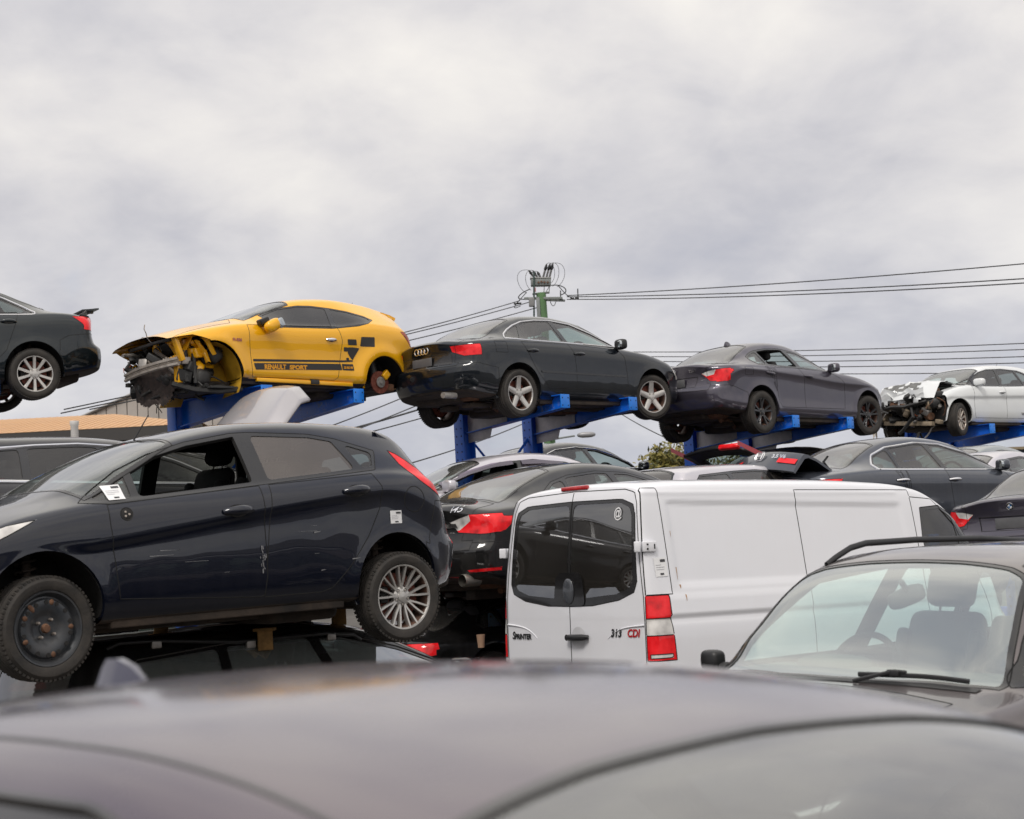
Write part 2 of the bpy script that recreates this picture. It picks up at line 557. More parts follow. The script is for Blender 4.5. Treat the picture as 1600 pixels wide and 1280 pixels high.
class Body:
    """a car body lofted from its side profile, plan and section, then cut into panels, glass and lamps"""

    def __init__(s, S, root):
        s.S, s.root = S, root
        g = S.get
        s.hw, s.R = S['W'] / 2, S['R']
        s.xF, s.xR = S['wb'] / 2 + S['fo'], -S['wb'] / 2 - S['ro']
        sg = g('smooth', 0.045)
        s.zt = smoothf(pchip(S['top']), g('tsmooth', sg), s.xR, s.xF)
        s.zs = smoothf(pchip(S['belt']), 0.06, s.xR, s.xF)
        s.zb = smoothf(pchip(S['bot']), 0.05, s.xR, s.xF)
        s.yr = smoothf(pchip(S['roofw']), 0.05, s.xR, s.xF)
        pf, pr = pchip(g('planf', PLAN_F)), pchip(g('planr', PLAN_R))
        s.wid = lambda x: s.hw + pf(s.xF - x) + pr(x - s.xR)
        s.seams, s.tags, s.nt = [], {0: ('body', S['paint'], None, 0.0)}, 1
        s.objs = {}
        s.grid()

    def upper(s, W, zs, zt, Yr):
        o = np.ones_like(W)
        h = zt - zs
        k = sstep(0.03, s.S.get('kh', 0.24), h)
        cr = s.S.get('crown', 0.05) * np.minimum(1, np.maximum(h, 0) / 0.3) + 0.004
        zE = zt - cr
        Yg = W - s.S.get('inset', 0.085)
        hd = [0.05, 0.15, 0.27, 0.39, 0.5, 0.68, 0.85, 1.0]
        cab = []
        z1, z4 = zs + 0.015, zE - 0.035
        cab.append((Yg, z1))
        cab.append((Yg + (Yr - Yg) * 0.33 + 0.010, z1 + (z4 - z1) * 0.33))
        cab.append((Yg + (Yr - Yg) * 0.70 + 0.012, z1 + (z4 - z1) * 0.70))
        cab.append((Yr + 0.012, z4))
        cab.append((Yr - 0.035, zE + 0.010 * o))
        cab.append((Yr * 0.72, zt - cr * 0.30))
        cab.append((Yr * 0.36, zt - cr * 0.07))
        cab.append((0 * o, zt))
        res = []
        for (y, z), u in zip(cab, hd):
            yh = (W - 0.07) * (1 - u)
            zh = zs + (zt - zs) * (1 - (1 - u) ** 2.2) + 0.006
            res.append((yh * (1 - k) + y * k, zh * (1 - k) + z * k))
        return res

    def grid(s):
        S = s.S
        ds = S.get('ds', 0.05)
        n = int((s.xF - s.xR) / ds)
        xs = np.linspace(s.xR, s.xF, n + 1)
        e1 = np.array([0.012, 0.03, 0.055, 0.08])
        xs = np.unique(np.concatenate([xs, s.xR + e1, s.xF - e1]))
        W, zs, zt, zb, Yr = s.wid(xs), s.zs(xs), s.zt(xs), s.zb(xs), s.yr(xs)
        zs = np.minimum(zs, zt - 0.004)
        Yr = np.minimum(Yr, W - 0.07)
        C = [(0 * W, zb), (W * 0.5, zb), (W * 0.86, zb + 0.003)]
        for dw, fr in S.get('side', SIDE):
            if hasattr(fr, '__len__'):              # a section line that follows a crease, blended out at its ends
                zl = pchip(fr[1])(xs)
                a_, b_ = fr[1][0][0], fr[1][-1][0]
                a_, b_ = min(a_, b_), max(a_, b_)
                f_ = sstep(a_ - 0.25, a_ + 0.25, xs) * (1 - sstep(b_ - 0.25, b_ + 0.25, xs))
                zn = zb + (zs - zb) * fr[0]
                C.append((W + dw[0] * (1 - f_) + dw[1] * f_, zn * (1 - f_) + (zl + fr[2]) * f_))
            else:
                C.append((W + dw, zb + (zs - zb) * fr))
        C += s.upper(W, zs, zt, Yr)
        P = np.array([np.stack([np.broadcast_to(y, W.shape), np.broadcast_to(z, W.shape)], -1) for y, z in C]).transpose(1, 0, 2)
        pre, post = P[:, 1:2] * [-1, 1], P[:, -2:-1] * [-1, 1]
        Q = np.concatenate([pre, P, post], 1)
        nper = S.get('nper', 4)
        K = P.shape[1]
        rows = []
        for k in range(K - 1):
            for q in range(nper if k < K - 2 else nper + 1):
                u = q / nper
                b = np.array([(1 - u) ** 3, 3 * u ** 3 - 6 * u * u + 4, -3 * u ** 3 + 3 * u * u + 3 * u + 1, u ** 3]) / 6
                rows.append(sum(b[i] * Q[:, k + i] for i in range(4)))
        H = np.stack(rows, 1)                         # stations x half-ring x (y, z)
        ns, nh = H.shape[:2]
        X = np.repeat(xs[:, None], nh, 1)
        Y, Z = H[..., 0].copy(), H[..., 1].copy()
        Y[:, 0] = 0
        Y[:, -1] = 0
        # side creases
        for pl, dep, wd in S.get('crease', []):
            zl = pchip(pl)(X)
            xa, xb = min(p[0] for p in pl), max(p[0] for p in pl)
            fade = sstep(xa - 0.1, xa + 0.25, X) * (1 - sstep(xb - 0.25, xb + 0.1, X))
            t = (Z - zl) / wd
            prof = np.where(t > 0, np.exp(-t * t / 4), np.exp(-t * t)) * (t / np.maximum(np.abs(t), 0.35))
            Y -= dep * fade * np.where(t < 0, np.exp(t), 0) * (Y > 0.5 * s.hw)
            Y += 0.4 * dep * fade * np.exp(-t * t * 2) * (Y > 0.5 * s.hw)
        # wheel arch flares
        for ax in (S['wb'] / 2, -S['wb'] / 2):
            r = np.hypot(X - ax, Z - s.R)
            Ra = s.R + S.get('gap', 0.055)
            fl = np.exp(-((r - Ra - 0.005) / S.get('flw', 0.06)) ** 2) * S.get('flare', 0.016) * sstep(0.12, 0.3, Z)
            Y += fl * (Y > 0.72 * s.hw)
        # end profiles and plan bulge
        fp, rp = pchip(S['fprof']), pchip(S['rprof'])
        sp = S.get('span', 0.5)
        af = np.clip((X - (s.xF - sp)) / sp, 0, 1) ** 2
        ar = np.clip(((s.xR + sp) - X) / sp, 0, 1) ** 2
        s.endx = lambda y, z, e: (s.xF - fp(z) - S.get('fb', 0.14) * ((y / s.hw) ** 2)) if e > 0 else (s.xR + rp(z) + S.get('rb', 0.10) * ((y / s.hw) ** 2))
        X = X - af * (fp(Z) + S.get('fb', 0.14) * (np.abs(Y) / s.hw) ** 2) + ar * (rp(Z) + S.get('rb', 0.10) * (np.abs(Y) / s.hw) ** 2)
        if 'warp' in S:
            X, Y, Z = S['warp'](X, Y, Z)
        verts, idx = [], {}
        for i in range(ns):
            for j in range(nh):
                idx[i, j, 1] = len(verts)
                verts.append((X[i, j], Y[i, j], Z[i, j]))
                if 0 < j < nh - 1:
                    idx[i, j, -1] = len(verts)
                    verts.append((X[i, j], -Y[i, j], Z[i, j]))
                else:
                    idx[i, j, -1] = idx[i, j, 1]
        faces = []
        for i in range(ns - 1):
            for j in range(nh - 1):
                faces.append((idx[i, j, 1], idx[i + 1, j, 1], idx[i + 1, j + 1, 1], idx[i, j + 1, 1]))
                faces.append((idx[i, j, -1], idx[i, j + 1, -1], idx[i + 1, j + 1, -1], idx[i + 1, j, -1]))
        m = S.get('capn', 12)
        for i, sgn in ((0, -1), (ns - 1, 1)):
            cp = {}
            for j in range(1, nh - 1):
                for c in range(m + 1):
                    v = 1 - 2 * c / m
                    if c == 0:
                        cp[j, c] = idx[i, j, 1]
                    elif c == m:
                        cp[j, c] = idx[i, j, -1]
                    else:
                        y, z = Y[i, j] * v, Z[i, j]
                        x0 = X[i, j]
                        k = S.get('fb', 0.14) if sgn > 0 else S.get('rb', 0.10)
                        x = x0 + sgn * k * ((Y[i, j] / s.hw) ** 2 - (y / s.hw) ** 2)
                        cp[j, c] = len(verts)
                        verts.append((x, y, z))
            for c in range(m):
                for j in range(1, nh - 2):
                    q = (cp[j, c], cp[j, c + 1], cp[j + 1, c + 1], cp[j + 1, c])
                    faces.append(q if sgn < 0 else q[::-1])
                a = (idx[i, 0, 1], cp[1, c + 1], cp[1, c])
                b = (cp[nh - 2, c], cp[nh - 2, c + 1], idx[i, nh - 1, 1])
                faces += [a, b] if sgn < 0 else [a[::-1], b[::-1]]
        s.setmesh(verts, faces)

    def setmesh(s, verts, faces):
        bm = bmesh.new()
        vs = [bm.verts.new(q) for q in verts]
        for f in faces:
            try:
                bm.faces.new([vs[i] for i in f])
            except ValueError:
                pass
        bmesh.ops.remove_doubles(bm, verts=bm.verts[:], dist=1e-5)
        bmesh.ops.dissolve_degenerate(bm, edges=bm.edges[:], dist=1e-6)
        bmesh.ops.recalc_face_normals(bm, faces=bm.faces[:])
        bm.normal_update()
        s.bm = bm
        bm.verts.index_update()
        s.bv = [q.co.copy() for q in bm.verts]
        s.bn = [q.normal.copy() for q in bm.verts]
        s.bf = [[q.index for q in f.verts] for f in bm.faces]
        s.bvh = BVHTree.FromPolygons(s.bv, s.bf)
        s.lay = bm.faces.layers.int.new('tag')

    # -------------------------------------------------------------- queries
    def nrm(s, p):
        loc, n, i, d = s.bvh.find_nearest(p)
        if i is None:
            return Vector((0, 0, 1))
        f = s.bf[i]
        wts = poly_3d_calc([s.bv[k] for k in f], loc)
        q = Vector((0, 0, 0))
        for k, wt_ in zip(f, wts):
            q += s.bn[k] * wt_
        return q.normalized() if q.length > 1e-6 else n

    def hit(s, x, z, side):
        """point and normal of the flank at (x, z)"""
        loc, n, i, d = s.bvh.ray_cast(Vector((x, 3 * side, z)), Vector((0, -side, 0)))
        if loc is None:
            loc, n, i, d = s.bvh.find_nearest(Vector((x, s.hw * side, z)))
        return loc, s.nrm(loc)

    def hit_end(s, y, z, e):
        loc, n, i, d = s.bvh.ray_cast(Vector((e * 8, y, z)), Vector((-e, 0, 0)))
        if loc is None:
            loc, n, i, d = s.bvh.find_nearest(Vector((s.xF if e > 0 else s.xR, y, z)))
        return loc, s.nrm(loc)

    def hit_top(s, x, y):
        loc, n, i, d = s.bvh.ray_cast(Vector((x, y, 5)), Vector((0, 0, -1)))
        return (loc, s.nrm(loc)) if loc is not None else (Vector((x, y, 1)), Vector((0, 0, 1)))

    # -------------------------------------------------------------- cutting
    def clip(s, faces, poly, a, b):
        if len(poly) < 3:
            return set()
        if area2(poly) < 0:
            poly = poly[::-1]
        cur = set(faces)
        for i in range(len(poly)):
            p, q = poly[i], poly[(i + 1) % len(poly)]
            L = math.hypot(q[0] - p[0], q[1] - p[1])
            if L < 1e-5 or not cur:
                continue
            n2 = (-(q[1] - p[1]) / L, (q[0] - p[0]) / L)
            pc, pn = Vector((0, 0, 0)), Vector((0, 0, 0))
            pc[a], pc[b] = p
            pn[a], pn[b] = n2
            inside, strad = set(), []
            for f in cur:
                ds = [(v.co[a] - p[0]) * n2[0] + (v.co[b] - p[1]) * n2[1] for v in f.verts]
                if min(ds) >= -1e-6:
                    inside.add(f)
                elif max(ds) > 1e-6:
                    strad.append(f)
            if strad:
                ge = set()
                for f in strad:
                    ge.update(f.verts)
                    ge.update(f.edges)
                    ge.add(f)
                ret = bmesh.ops.bisect_plane(s.bm, geom=list(ge), dist=1e-6, plane_co=pc, plane_no=pn)
                for g in ret['geom']:
                    if isinstance(g, bmesh.types.BMFace):
                        c = g.calc_center_median()
                        if (c[a] - p[0]) * n2[0] + (c[b] - p[1]) * n2[1] > 0:
                            inside.add(g)
            cur = inside
        return {f for f in cur if f.is_valid}

    def newtag(s, name, mat, par=None, off=0.0):
        i = s.nt
        s.tags[i] = (name, mat, par, off)
        s.nt += 1
        return i

    def pick(s, test, poly, a, b, allow):
        x0, x1 = min(p[0] for p in poly) - 0.01, max(p[0] for p in poly) + 0.01
        y0, y1 = min(p[1] for p in poly) - 0.01, max(p[1] for p in poly) + 0.01
        o = []
        for f in s.bm.faces:
            if allow is not None and f[s.lay] not in allow:
                continue
            c = f.calc_center_median()
            if not test(f, c):
                continue
            A = [v.co[a] for v in f.verts]
            B = [v.co[b] for v in f.verts]
            if max(A) < x0 or min(A) > x1 or max(B) < y0 or min(B) > y1:
                continue
            o.append(f)
        return o

    def mark(s, faces, tg, seam=True):
        faces = set(faces)
        for f in faces:
            f[s.lay] = tg
        if seam:
            s.seam(faces)
        return tg

    def seam(s, faces, skip=()):
        for f in faces:
            for e in f.edges:
                o = [g for g in e.link_faces if g not in faces]
                if len(e.link_faces) >= 2 and o and o[0][s.lay] not in skip:
                    s.seams.append((e.verts[0].co.copy(), e.verts[1].co.copy()))

    def side(s, poly, sd, allow=None, ny=0.12):
        return s.clip(s.pick(lambda f, c: c.y * sd > 0.12 and f.normal.y * sd > ny, poly, 0, 2, allow), poly, 0, 2)

    def end(s, poly, e, allow=None, nx=0.2):
        lim = s.xF - 0.75 if e > 0 else s.xR + 0.75
        return s.clip(s.pick(lambda f, c: (c.x - lim) * e > 0 and f.normal.x * e > nx, poly, 1, 2, allow), poly, 1, 2)

    def plan(s, poly, allow=None, nz=0.1, zmin=0.5):
        return s.clip(s.pick(lambda f, c: f.normal.z > nz and c.z > zmin, poly, 0, 1, allow), poly, 0, 1)

    def kill(s, faces):
        fs = [f for f in faces if f.is_valid]
        bmesh.ops.delete(s.bm, geom=fs, context='FACES')

    # -------------------------------------------------------------- output
    def finish(s, lining=True, lin_rng=None, arches=True):
        S, bm = s.S, s.bm
        bm.verts.ensure_lookup_table()
        groups = {}
        for f in bm.faces:
            groups.setdefault(f[s.lay], []).append(f)
        lin = MB()
        order = sorted(groups, key=lambda t: (s.tags[t][2] is not None, t))
        cache = {}

        def vn(v):
            if v.index not in cache:
                cache[v.index] = s.nrm(v.co)
            return cache[v.index]
        bm.verts.index_update()
        for t in order:
            name, mat, par, off = s.tags[t]
            fs = groups[t]
            vm, vs, ns_, fl = {}, [], [], []
            isg = name in ('window', 'windscreen', 'rear_screen', 'sunroof')
            for f in fs:
                q = []
                for v in f.verts:
                    if v not in vm:
                        vm[v] = len(vs)
                        n = vn(v)
                        vs.append(tuple(v.co - n * off))
                        ns_.append(n)
                    q.append(vm[v])
                fl.append(q)
            if mat is not None:
                me = bpy.data.meshes.new(name)
                me.from_pydata(vs, [], fl)
                me.materials.append(mat)
                me.shade_smooth()
                me.update()
                me.normals_split_custom_set_from_vertices(ns_)
                o = bpy.data.objects.new(name, me)
                COL.objects.link(o)
                o.parent = s.objs[par] if par in s.objs else s.root
                s.objs[t] = o
            fset = set(fs)
            if isg or mat is None:
                for f in fs:
                    for e in f.edges:
                        if any(g not in fset for g in e.link_faces):
                            a, b = e.verts
                            na, nb = vn(a), vn(b)
                            lin.add([a.co - na * .001, b.co - nb * .001, b.co - nb * 0.032, a.co - na * 0.032], [(0, 1, 2, 3)])
            elif lining:
                lo, hi = lin_rng or (s.xR + 0.1, S.get('firewall', S['wb'] / 2 - 0.25))
                for f in fs:
                    c = f.calc_center_median()
                    if lo < c.x < hi and name not in ('underbody',):
                        mi = 1 if (f.normal.z > 0.75 and c.z > S.get('liningz', 1.2)) else 0
                        lin.add([v.co - vn(v) * 0.032 for v in f.verts][::-1], [tuple(range(len(f.verts)))], mi)
        if lin.v:
            lin.build('cabin_lining', [M_DARK, S.get('headliner', M_HEADL)], s.root)
        sm = MB()
        if s.seams:
            r = S.get('seam_r', 0.0042)
            chains = chain(s.seams)
            for ch in chains:
                if len(ch) < 3:
                    continue
                P = [ch[0]]
                for p in ch[1:]:
                    if (p - P[-1]).length > 0.012:
                        P.append(p)
                if len(P) > 1:
                    P = [p - s.nrm(p) * r * 0.45 for p in P]
                    sm.tube(P, r, 5)
            sm.build('panel_seam', M_SEAM, s.root)
        s.bm.free()


def chain(edges):
    key = lambda p: (round(p.x, 4), round(p.y, 4), round(p.z, 4))
    adj, pt, seen = {}, {}, set()
    for a, b in edges:
        ka, kb = key(a), key(b)
        if ka == kb or (ka, kb) in seen:
            continue
        seen.add((ka, kb))
        seen.add((kb, ka))
        pt[ka], pt[kb] = a, b
        adj.setdefault(ka, []).append(kb)
        adj.setdefault(kb, []).append(ka)
    used, res = set(), []
    starts = sorted(adj, key=lambda k: len(adj[k]) == 2)
    for st in starts:
        for nx in adj[st]:
            if (st, nx) in used:
                continue
            ch = [st]
            a, b = st, nx
            while True:
                used.add((a, b))
                used.add((b, a))
                ch.append(b)
                c = [q for q in adj[b] if (b, q) not in used]
                if len(adj[b]) != 2 or not c:
                    break
                a, b = b, c[0]
            res.append([pt[k] for k in ch])
    return res


# ------------------------------------------------------------------ wheels
def tyre_rim(R, rr, wt, style):
    """mesh data for tyre and rim at the origin, axle along Y, outer face towards +Y"""
    key = (R, rr, wt, style)
    if key in WH:
        return WH[key]
    h = wt / 2
    prof = [(rr - 0.004, h * 0.80), (rr + 0.004, h * 0.93), (rr + (R - rr) * 0.3, h * 1.03), (rr + (R - rr) * 0.62, h * 1.02), (R - 0.020, h * 0.93), (R - 0.006, h * 0.80), (R - 0.001, h * 0.62)]
    tread = []
    for y in (0.44, 0.12):
        tread += [(R, h * (y + 0.045)), (R - 0.008, h * (y + 0.035)), (R - 0.008, h * (y - 0.035)), (R, h * (y - 0.045))]
    full = prof + tread
    full = full + [(r, -y) for r, y in full[::-1]]
    ty = MB().lathe(full, 64)
    # shoulder lugs
    for k in range(64):
        a = 2 * math.pi * k / 64
        for sd in (1, -1):
            ty.box((math.cos(a) * (R - 0.0085), sd * h * 0.74, math.sin(a) * (R - 0.0085)), (0.013, h * 0.36, 0.017), Matrix.Rotation(-a, 3, 'Y'))
    rim = MB()
    yo = h * 0.86
    # barrel and lip
    rim.lathe([(rr * 0.955, -h * 0.85), (rr * 0.90, -h * 0.5), (rr * 0.86, 0.0), (rr * 0.90, yo * 0.6), (rr * 0.935, yo * 0.95)], 48, 1)
    st = style[0]
    if st == 'steel':
        rim.lathe([(rr * 1.0, yo * 0.98), (rr * 0.985, yo * 1.06), (rr * 0.94, yo * 1.04), (rr * 0.90, yo * 0.80), (rr * 0.84, yo * 0.58), (rr * 0.80, yo * 0.60), (rr * 0.75, yo * 0.80), (rr * 0.66, yo * 0.86), (rr * 0.52, yo * 0.78), (rr * 0.42, yo * 0.66), (rr * 0.38, yo * 0.56), (rr * 0.30, yo * 0.52), (rr * 0.17, yo * 0.52), (rr * 0.165, yo * 0.62), (rr * 0.001, yo * 0.62)], 56, 0)
        for k in range(14):
            a = 2 * math.pi * (k + .5) / 14
            c = (math.cos(a) * rr * 0.69, yo * 0.845, math.sin(a) * rr * 0.69)
            rim.lathe([(0.0001, 0.004), (rr * 0.060, 0.004), (rr * 0.062, -0.02)], 14, 3, c)
        for k in range(14):
            if (k * 5) % 14 < 6:
                a = 2 * math.pi * (k + 1.0) / 14
                c = (math.cos(a) * rr * 0.70, yo * 0.835, math.sin(a) * rr * 0.70)
                rim.blob(c, (0.035 + 0.02 * (k % 3), 0.012, 0.030), 4, 1.0, 6, Matrix.Rotation(-a, 3, 'Y'))
        nut, yn, nn_ = rr * 0.27, yo * 0.62, 4
        rim.lathe([(0.0001, 0.022), (rr * 0.10, 0.020), (rr * 0.135, 0.0)], 20, 4, (0, yo * 0.60, 0))
    else:
        n, mode = style[1], st
        rim.lathe([(rr * 1.005, yo * 0.96), (rr * 0.995, yo * 1.06), (rr * 0.955, yo * 1.05), (rr * 0.930, yo * 0.92)], 56, 0)
        sp = []
        if mode == 'plain':
            w0, w1, dish = style[2:5]
            for k in range(n):
                a = 2 * math.pi * k / n + math.pi / 2
                sp.append((a, a, w0, w1))
        elif mode == 'twin':
            w0, w1, dish = style[2:5]
            for k in range(n):
                a = 2 * math.pi * k / n + math.pi / 2
                for q in (-1, 1):
                    sp.append((a + q * 0.10, a + q * 0.20, w0, w1))
        elif mode == 'fork':
            w0, w1, dish = style[2:5]
            for k in range(n):
                a = 2 * math.pi * k / n + math.pi / 2
                for q in (-1, 1):
                    sp.append((a + q * 0.045, a + q * 0.150, w0, w1))
        for a0, a1, w0, w1 in sp:
            ra, rb = rr * 0.16, rr * 0.955
            K = 7
            top, bot = [], []
            vs, fs = [], []
            for i in range(K):
                t = i / (K - 1)
                r = ra + (rb - ra) * t
                a = a0 + (a1 - a0) * (sstep(0.0, 0.6, t) if mode == 'fork' else t)
                wd = (w0 + (w1 - w0) * t) / 2
                y = yo * (1 - dish) + yo * dish * (t ** 1.5) * 1.0
                ca, sa = math.cos(a), math.sin(a)
                for (du, dy) in ((-wd, -0.030), (-wd, -0.004), (-wd * 0.7, 0.003), (wd * 0.7, 0.003), (wd, -0.004), (wd, -0.030)):
                    vs.append((ca * r - sa * du, y + dy, sa * r + ca * du))
            for i in range(K - 1):
                for j in range(5):
                    fs.append((i * 6 + j, i * 6 + j + 1, (i + 1) * 6 + j + 1, (i + 1) * 6 + j))
            rim.add(vs, fs, 0)
        yc = yo * (1 - dish)
        rim.lathe([(rr * 0.33, yc - 0.03), (rr * 0.31, yc - 0.002), (rr * 0.26, yc + 0.004), (rr * 0.155, yc + 0.004), (rr * 0.15, yc + 0.010), (rr * 0.001, yc + 0.013)], 32, 0)
        nut, yn, nn_ = rr * 0.235, yc + 0.002, 5
        # brake disc and caliper behind the spokes
        rim.lathe([(rr * 0.30, 0.0), (rr * 0.32, 0.006), (rr * 0.74, 0.006), (rr * 0.74, -0.018)], 40, 2)
        rim.box((rr * 0.60, 0.0, rr * 0.10), (rr * 0.30, 0.09, rr * 0.5), None, 3, 0.01)
    for k in range(nn_):
        a = 2 * math.pi * k / nn_ + 0.6 + (math.pi / 2 if st != 'steel' else 0)
        c = (math.cos(a) * nut, yn, math.sin(a) * nut)
        if st == 'steel':
            rim.lathe([(0.0001, 0.022), (0.007, 0.021), (0.0105, 0.012), (0.0105, -0.01)], 6, 2, c)
        else:
            rim.lathe([(0.0135, 0.0035), (0.0115, 0.0045), (0.0110, -0.006), (0.0001, -0.006)], 12, 3, c)
            rim.lathe([(0.0001, 0.004), (0.0075, 0.003), (0.0085, -0.006)], 6, 4, c)
    WH[key] = (ty, rim)
    return WH[key]


WH, WHO = {}, {}


def put_wheel(root, x, y, R, rr, wt, style, mat, side, steer=0.0, camber=0.0, dz=0.0, z=None):
    """a wheel (tyre and rim) on the axle; the first of a kind is meshed, the rest share its data"""
    wh = empty('wheel', (x, y * side, (R if z is None else z) + dz), (0, 0, (0 if side > 0 else math.pi) + steer), root)
    key = (R, rr, wt, style, mat.name)
    if key not in WHO:
        ty, rim = tyre_rim(R, rr, wt, style)
        a = ty.build('tyre', M_RUBBER, wh, 30)
        nutm = M_NUT
        b = rim.build('rim', [mat, M_BARREL if mat is not M_STEEL else M_STEEL, M_NUT if style[0] == 'steel' else M_RUSTD, M_DARK, M_RUST if style[0] == 'steel' else nutm], wh, 40)
        WHO[key] = (a, b)
    else:
        for o in WHO[key]:
            c = o.copy()
            COL.objects.link(c)
            c.parent = wh
    return wh
def dlo_auto(B, xf, xr, z0, z1, rear, m=0.055, front=None):
    """convex outline of the side glass area: straight lower edge, roof line above, given rear points"""
    S = B.S
    top = []
    xa = rear[0][0] if rear else xr
    for x in np.linspace(xa, xf, 26):
        h = max(float(B.zt(x) - B.zs(x)), 0)
        cr = S.get('crown', 0.05) * min(1, h / 0.3) + 0.004
        zt_ = float(B.zt(x)) - cr - m
        zb_ = z0 + (z1 - z0) * (xf - x) / (xf - xr)
        if zt_ > zb_ + 0.012:
            top.append((float(x), zt_))
    return [(xf, z0), (xr, z1)] + list(rear[::-1]) + top


def hull2(P):
    P = sorted(set((round(a, 4), round(b, 4)) for a, b in P))
    def half(Q):
        o = []
        for p in Q:
            while len(o) > 1 and (o[-1][0] - o[-2][0]) * (p[1] - o[-2][1]) - (o[-1][1] - o[-2][1]) * (p[0] - o[-2][0]) <= 0:
                o.pop()
            o.append(p)
        return o[:-1]
    return half(P) + half(P[::-1])


def circle2(cx_, cz_, r, n=28):
    return [(cx_ + r * math.cos(2 * math.pi * k / n), cz_ + r * math.sin(2 * math.pi * k / n)) for k in range(n)]


def offset_patch(B, pts_faces, off):
    """project flat (x, z, side) shapes onto the flank"""
    pass


def decal_side(B, vs, fs, side, name, mat, parent, off=0.003):
    """lay a flat shape given in side view (x, z) on the flank"""
    mb = MB()
    q = []
    for x, z in vs:
        p, n = B.hit(x, z, side)
        q.append(p + n * off)
    mb.add(q, fs)
    return mb.build(name, mat, parent, 60)


def decal_end(B, vs, fs, e, name, mat, parent, off=0.004):
    q = []
    for y, z in vs:
        p, n = B.hit_end(y, z, e)
        q.append(p + n * off)
    return MB().add(q, fs).build(name, mat, parent, 60)


def gridpoly(poly, a=0.05):
    """a polygon cut into small pieces so that it can follow a curved panel"""
    bm = bmesh.new()
    bm.faces.new([bm.verts.new((p[0], p[1], 0)) for p in poly])
    for ax in (0, 1):
        lo, hi = min(p[ax] for p in poly), max(p[ax] for p in poly)
        k = int((hi - lo) / a)
        for i in range(1, k + 1):
            n = Vector((0, 0, 0))
            n[ax] = 1
            c = Vector((0, 0, 0))
            c[ax] = lo + (hi - lo) * i / (k + 1)
            bmesh.ops.bisect_plane(bm, geom=bm.verts[:] + bm.edges[:] + bm.faces[:], dist=1e-6, plane_co=c, plane_no=n)
    bm.verts.index_update()
    vs = [(q.co.x, q.co.y) for q in bm.verts]
    fs = [[q.index for q in f.verts] for f in bm.faces]
    bm.free()
    return vs, fs


def add_handle(B, par, x, z, side, L=0.19, mat=None, up=0.0, r=0.0125, z2=None):
    mb = MB()
    P = []
    for k in range(9):
        t = k / 8
        xx = x + L * (t - 0.5)
        zz = z if z2 is None else z + (z2 - z) * (t - 0.5)
        p, n = B.hit(xx, zz, side)
        P.append(p + n * (0.004 + 0.034 * math.sin(math.pi * min(1, max(0, t))) ** 0.5))
    rs = [r * (0.7 + 0.5 * math.sin(math.pi * k / 8)) for k in range(9)]
    mb.tube(P, rs, 8, 0, flat=1.35)
    # cup pressed into the door behind the grip
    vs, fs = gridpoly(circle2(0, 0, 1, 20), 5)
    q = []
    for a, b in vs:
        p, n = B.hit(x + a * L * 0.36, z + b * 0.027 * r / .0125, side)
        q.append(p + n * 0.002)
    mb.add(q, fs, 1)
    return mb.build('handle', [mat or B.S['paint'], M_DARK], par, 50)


def add_mirror(B, root, x, z, side, mat, size=(0.12, 0.20, 0.145), tilt=0.0, out_=0.10, folded=False):
    p, n = B.hit(x, z, side)
    c = p + Vector((0.01, side * out_, 0.045))
    mb = MB()
    M = Matrix.Rotation(side * 0.18, 3, 'Z')
    mb.blob(c, size, 0, 0.55, 12, M)
    mb.tube([p - n * 0.02 + Vector((0.01, 0, -0.005)), p + n * 0.03, c + Vector((0, -side * size[1] * 0.3, -size[2] * 0.3))], [0.028, 0.026, 0.030], 8, 1, flat=0.8)
    o = mb.build('door_mirror', [mat, M_BLACK], root, 50)
    gm = MB()
    pr_ = [(size[1] * 0.40 * math.copysign(abs(math.cos(a)) ** 0.55, math.cos(a)), size[2] * 0.38 * math.copysign(abs(math.sin(a)) ** 0.55, math.sin(a))) for a in np.linspace(0, 2 * math.pi, 25)[:-1]]
    Mg = Matrix.Rotation(side * 0.42, 3, 'Z')
    cg = c + M @ Vector((-size[0] * 0.47, 0, 0))
    gm.add([cg + Mg @ Vector((0, a, b)) for a, b in pr_] + [cg + Mg @ Vector((0.05, a * 1.04, b * 1.04)) for a, b in pr_],
           [tuple(range(24))] + [(k, (k + 1) % 24, 24 + (k + 1) % 24, 24 + k) for k in range(24)])
    gm.build('mirror_glass', M_MIRROR, o, 30)
    return o


def add_seat(root, x, y, z0, mat=None, rake=0.42, scale=1.0, headrest=True, w=0.50):
    mat = mat or M_SEAT
    mb = MB()
    mb.box((x, y, z0), (0.50 * scale, w, 0.15), Matrix.Rotation(-0.10, 3, 'Y'), 0, 0.055)
    R_ = Matrix.Rotation(-rake * 0.75, 3, 'Y')
    b0 = Vector((x - 0.23 * scale, y, z0 + 0.04))
    mb.box(b0 + R_ @ Vector((0, 0, 0.30)), (0.13, w, 0.62), R_, 0, 0.06, 0.86)
    for q in (-1, 1):
        mb.box(b0 + R_ @ Vector((0.045, q * w * 0.42, 0.27)), (0.11, 0.07, 0.46), R_, 0, 0.03)
    o = mb.build('seat', mat, root, 45)
    if headrest:
        hm = MB()
        hm.box(b0 + R_ @ Vector((0.01, 0, 0.735)), (0.115, 0.265, 0.205), R_, 0, 0.05)
        for q in (-0.06, 0.06):
            hm.tube([b0 + R_ @ Vector((0, q, 0.56)), b0 + R_ @ Vector((0, q, 0.70))], 0.006, 6, 1)
        hm.build('headrest', [mat, M_GREYMETAL], o, 45)
    return o


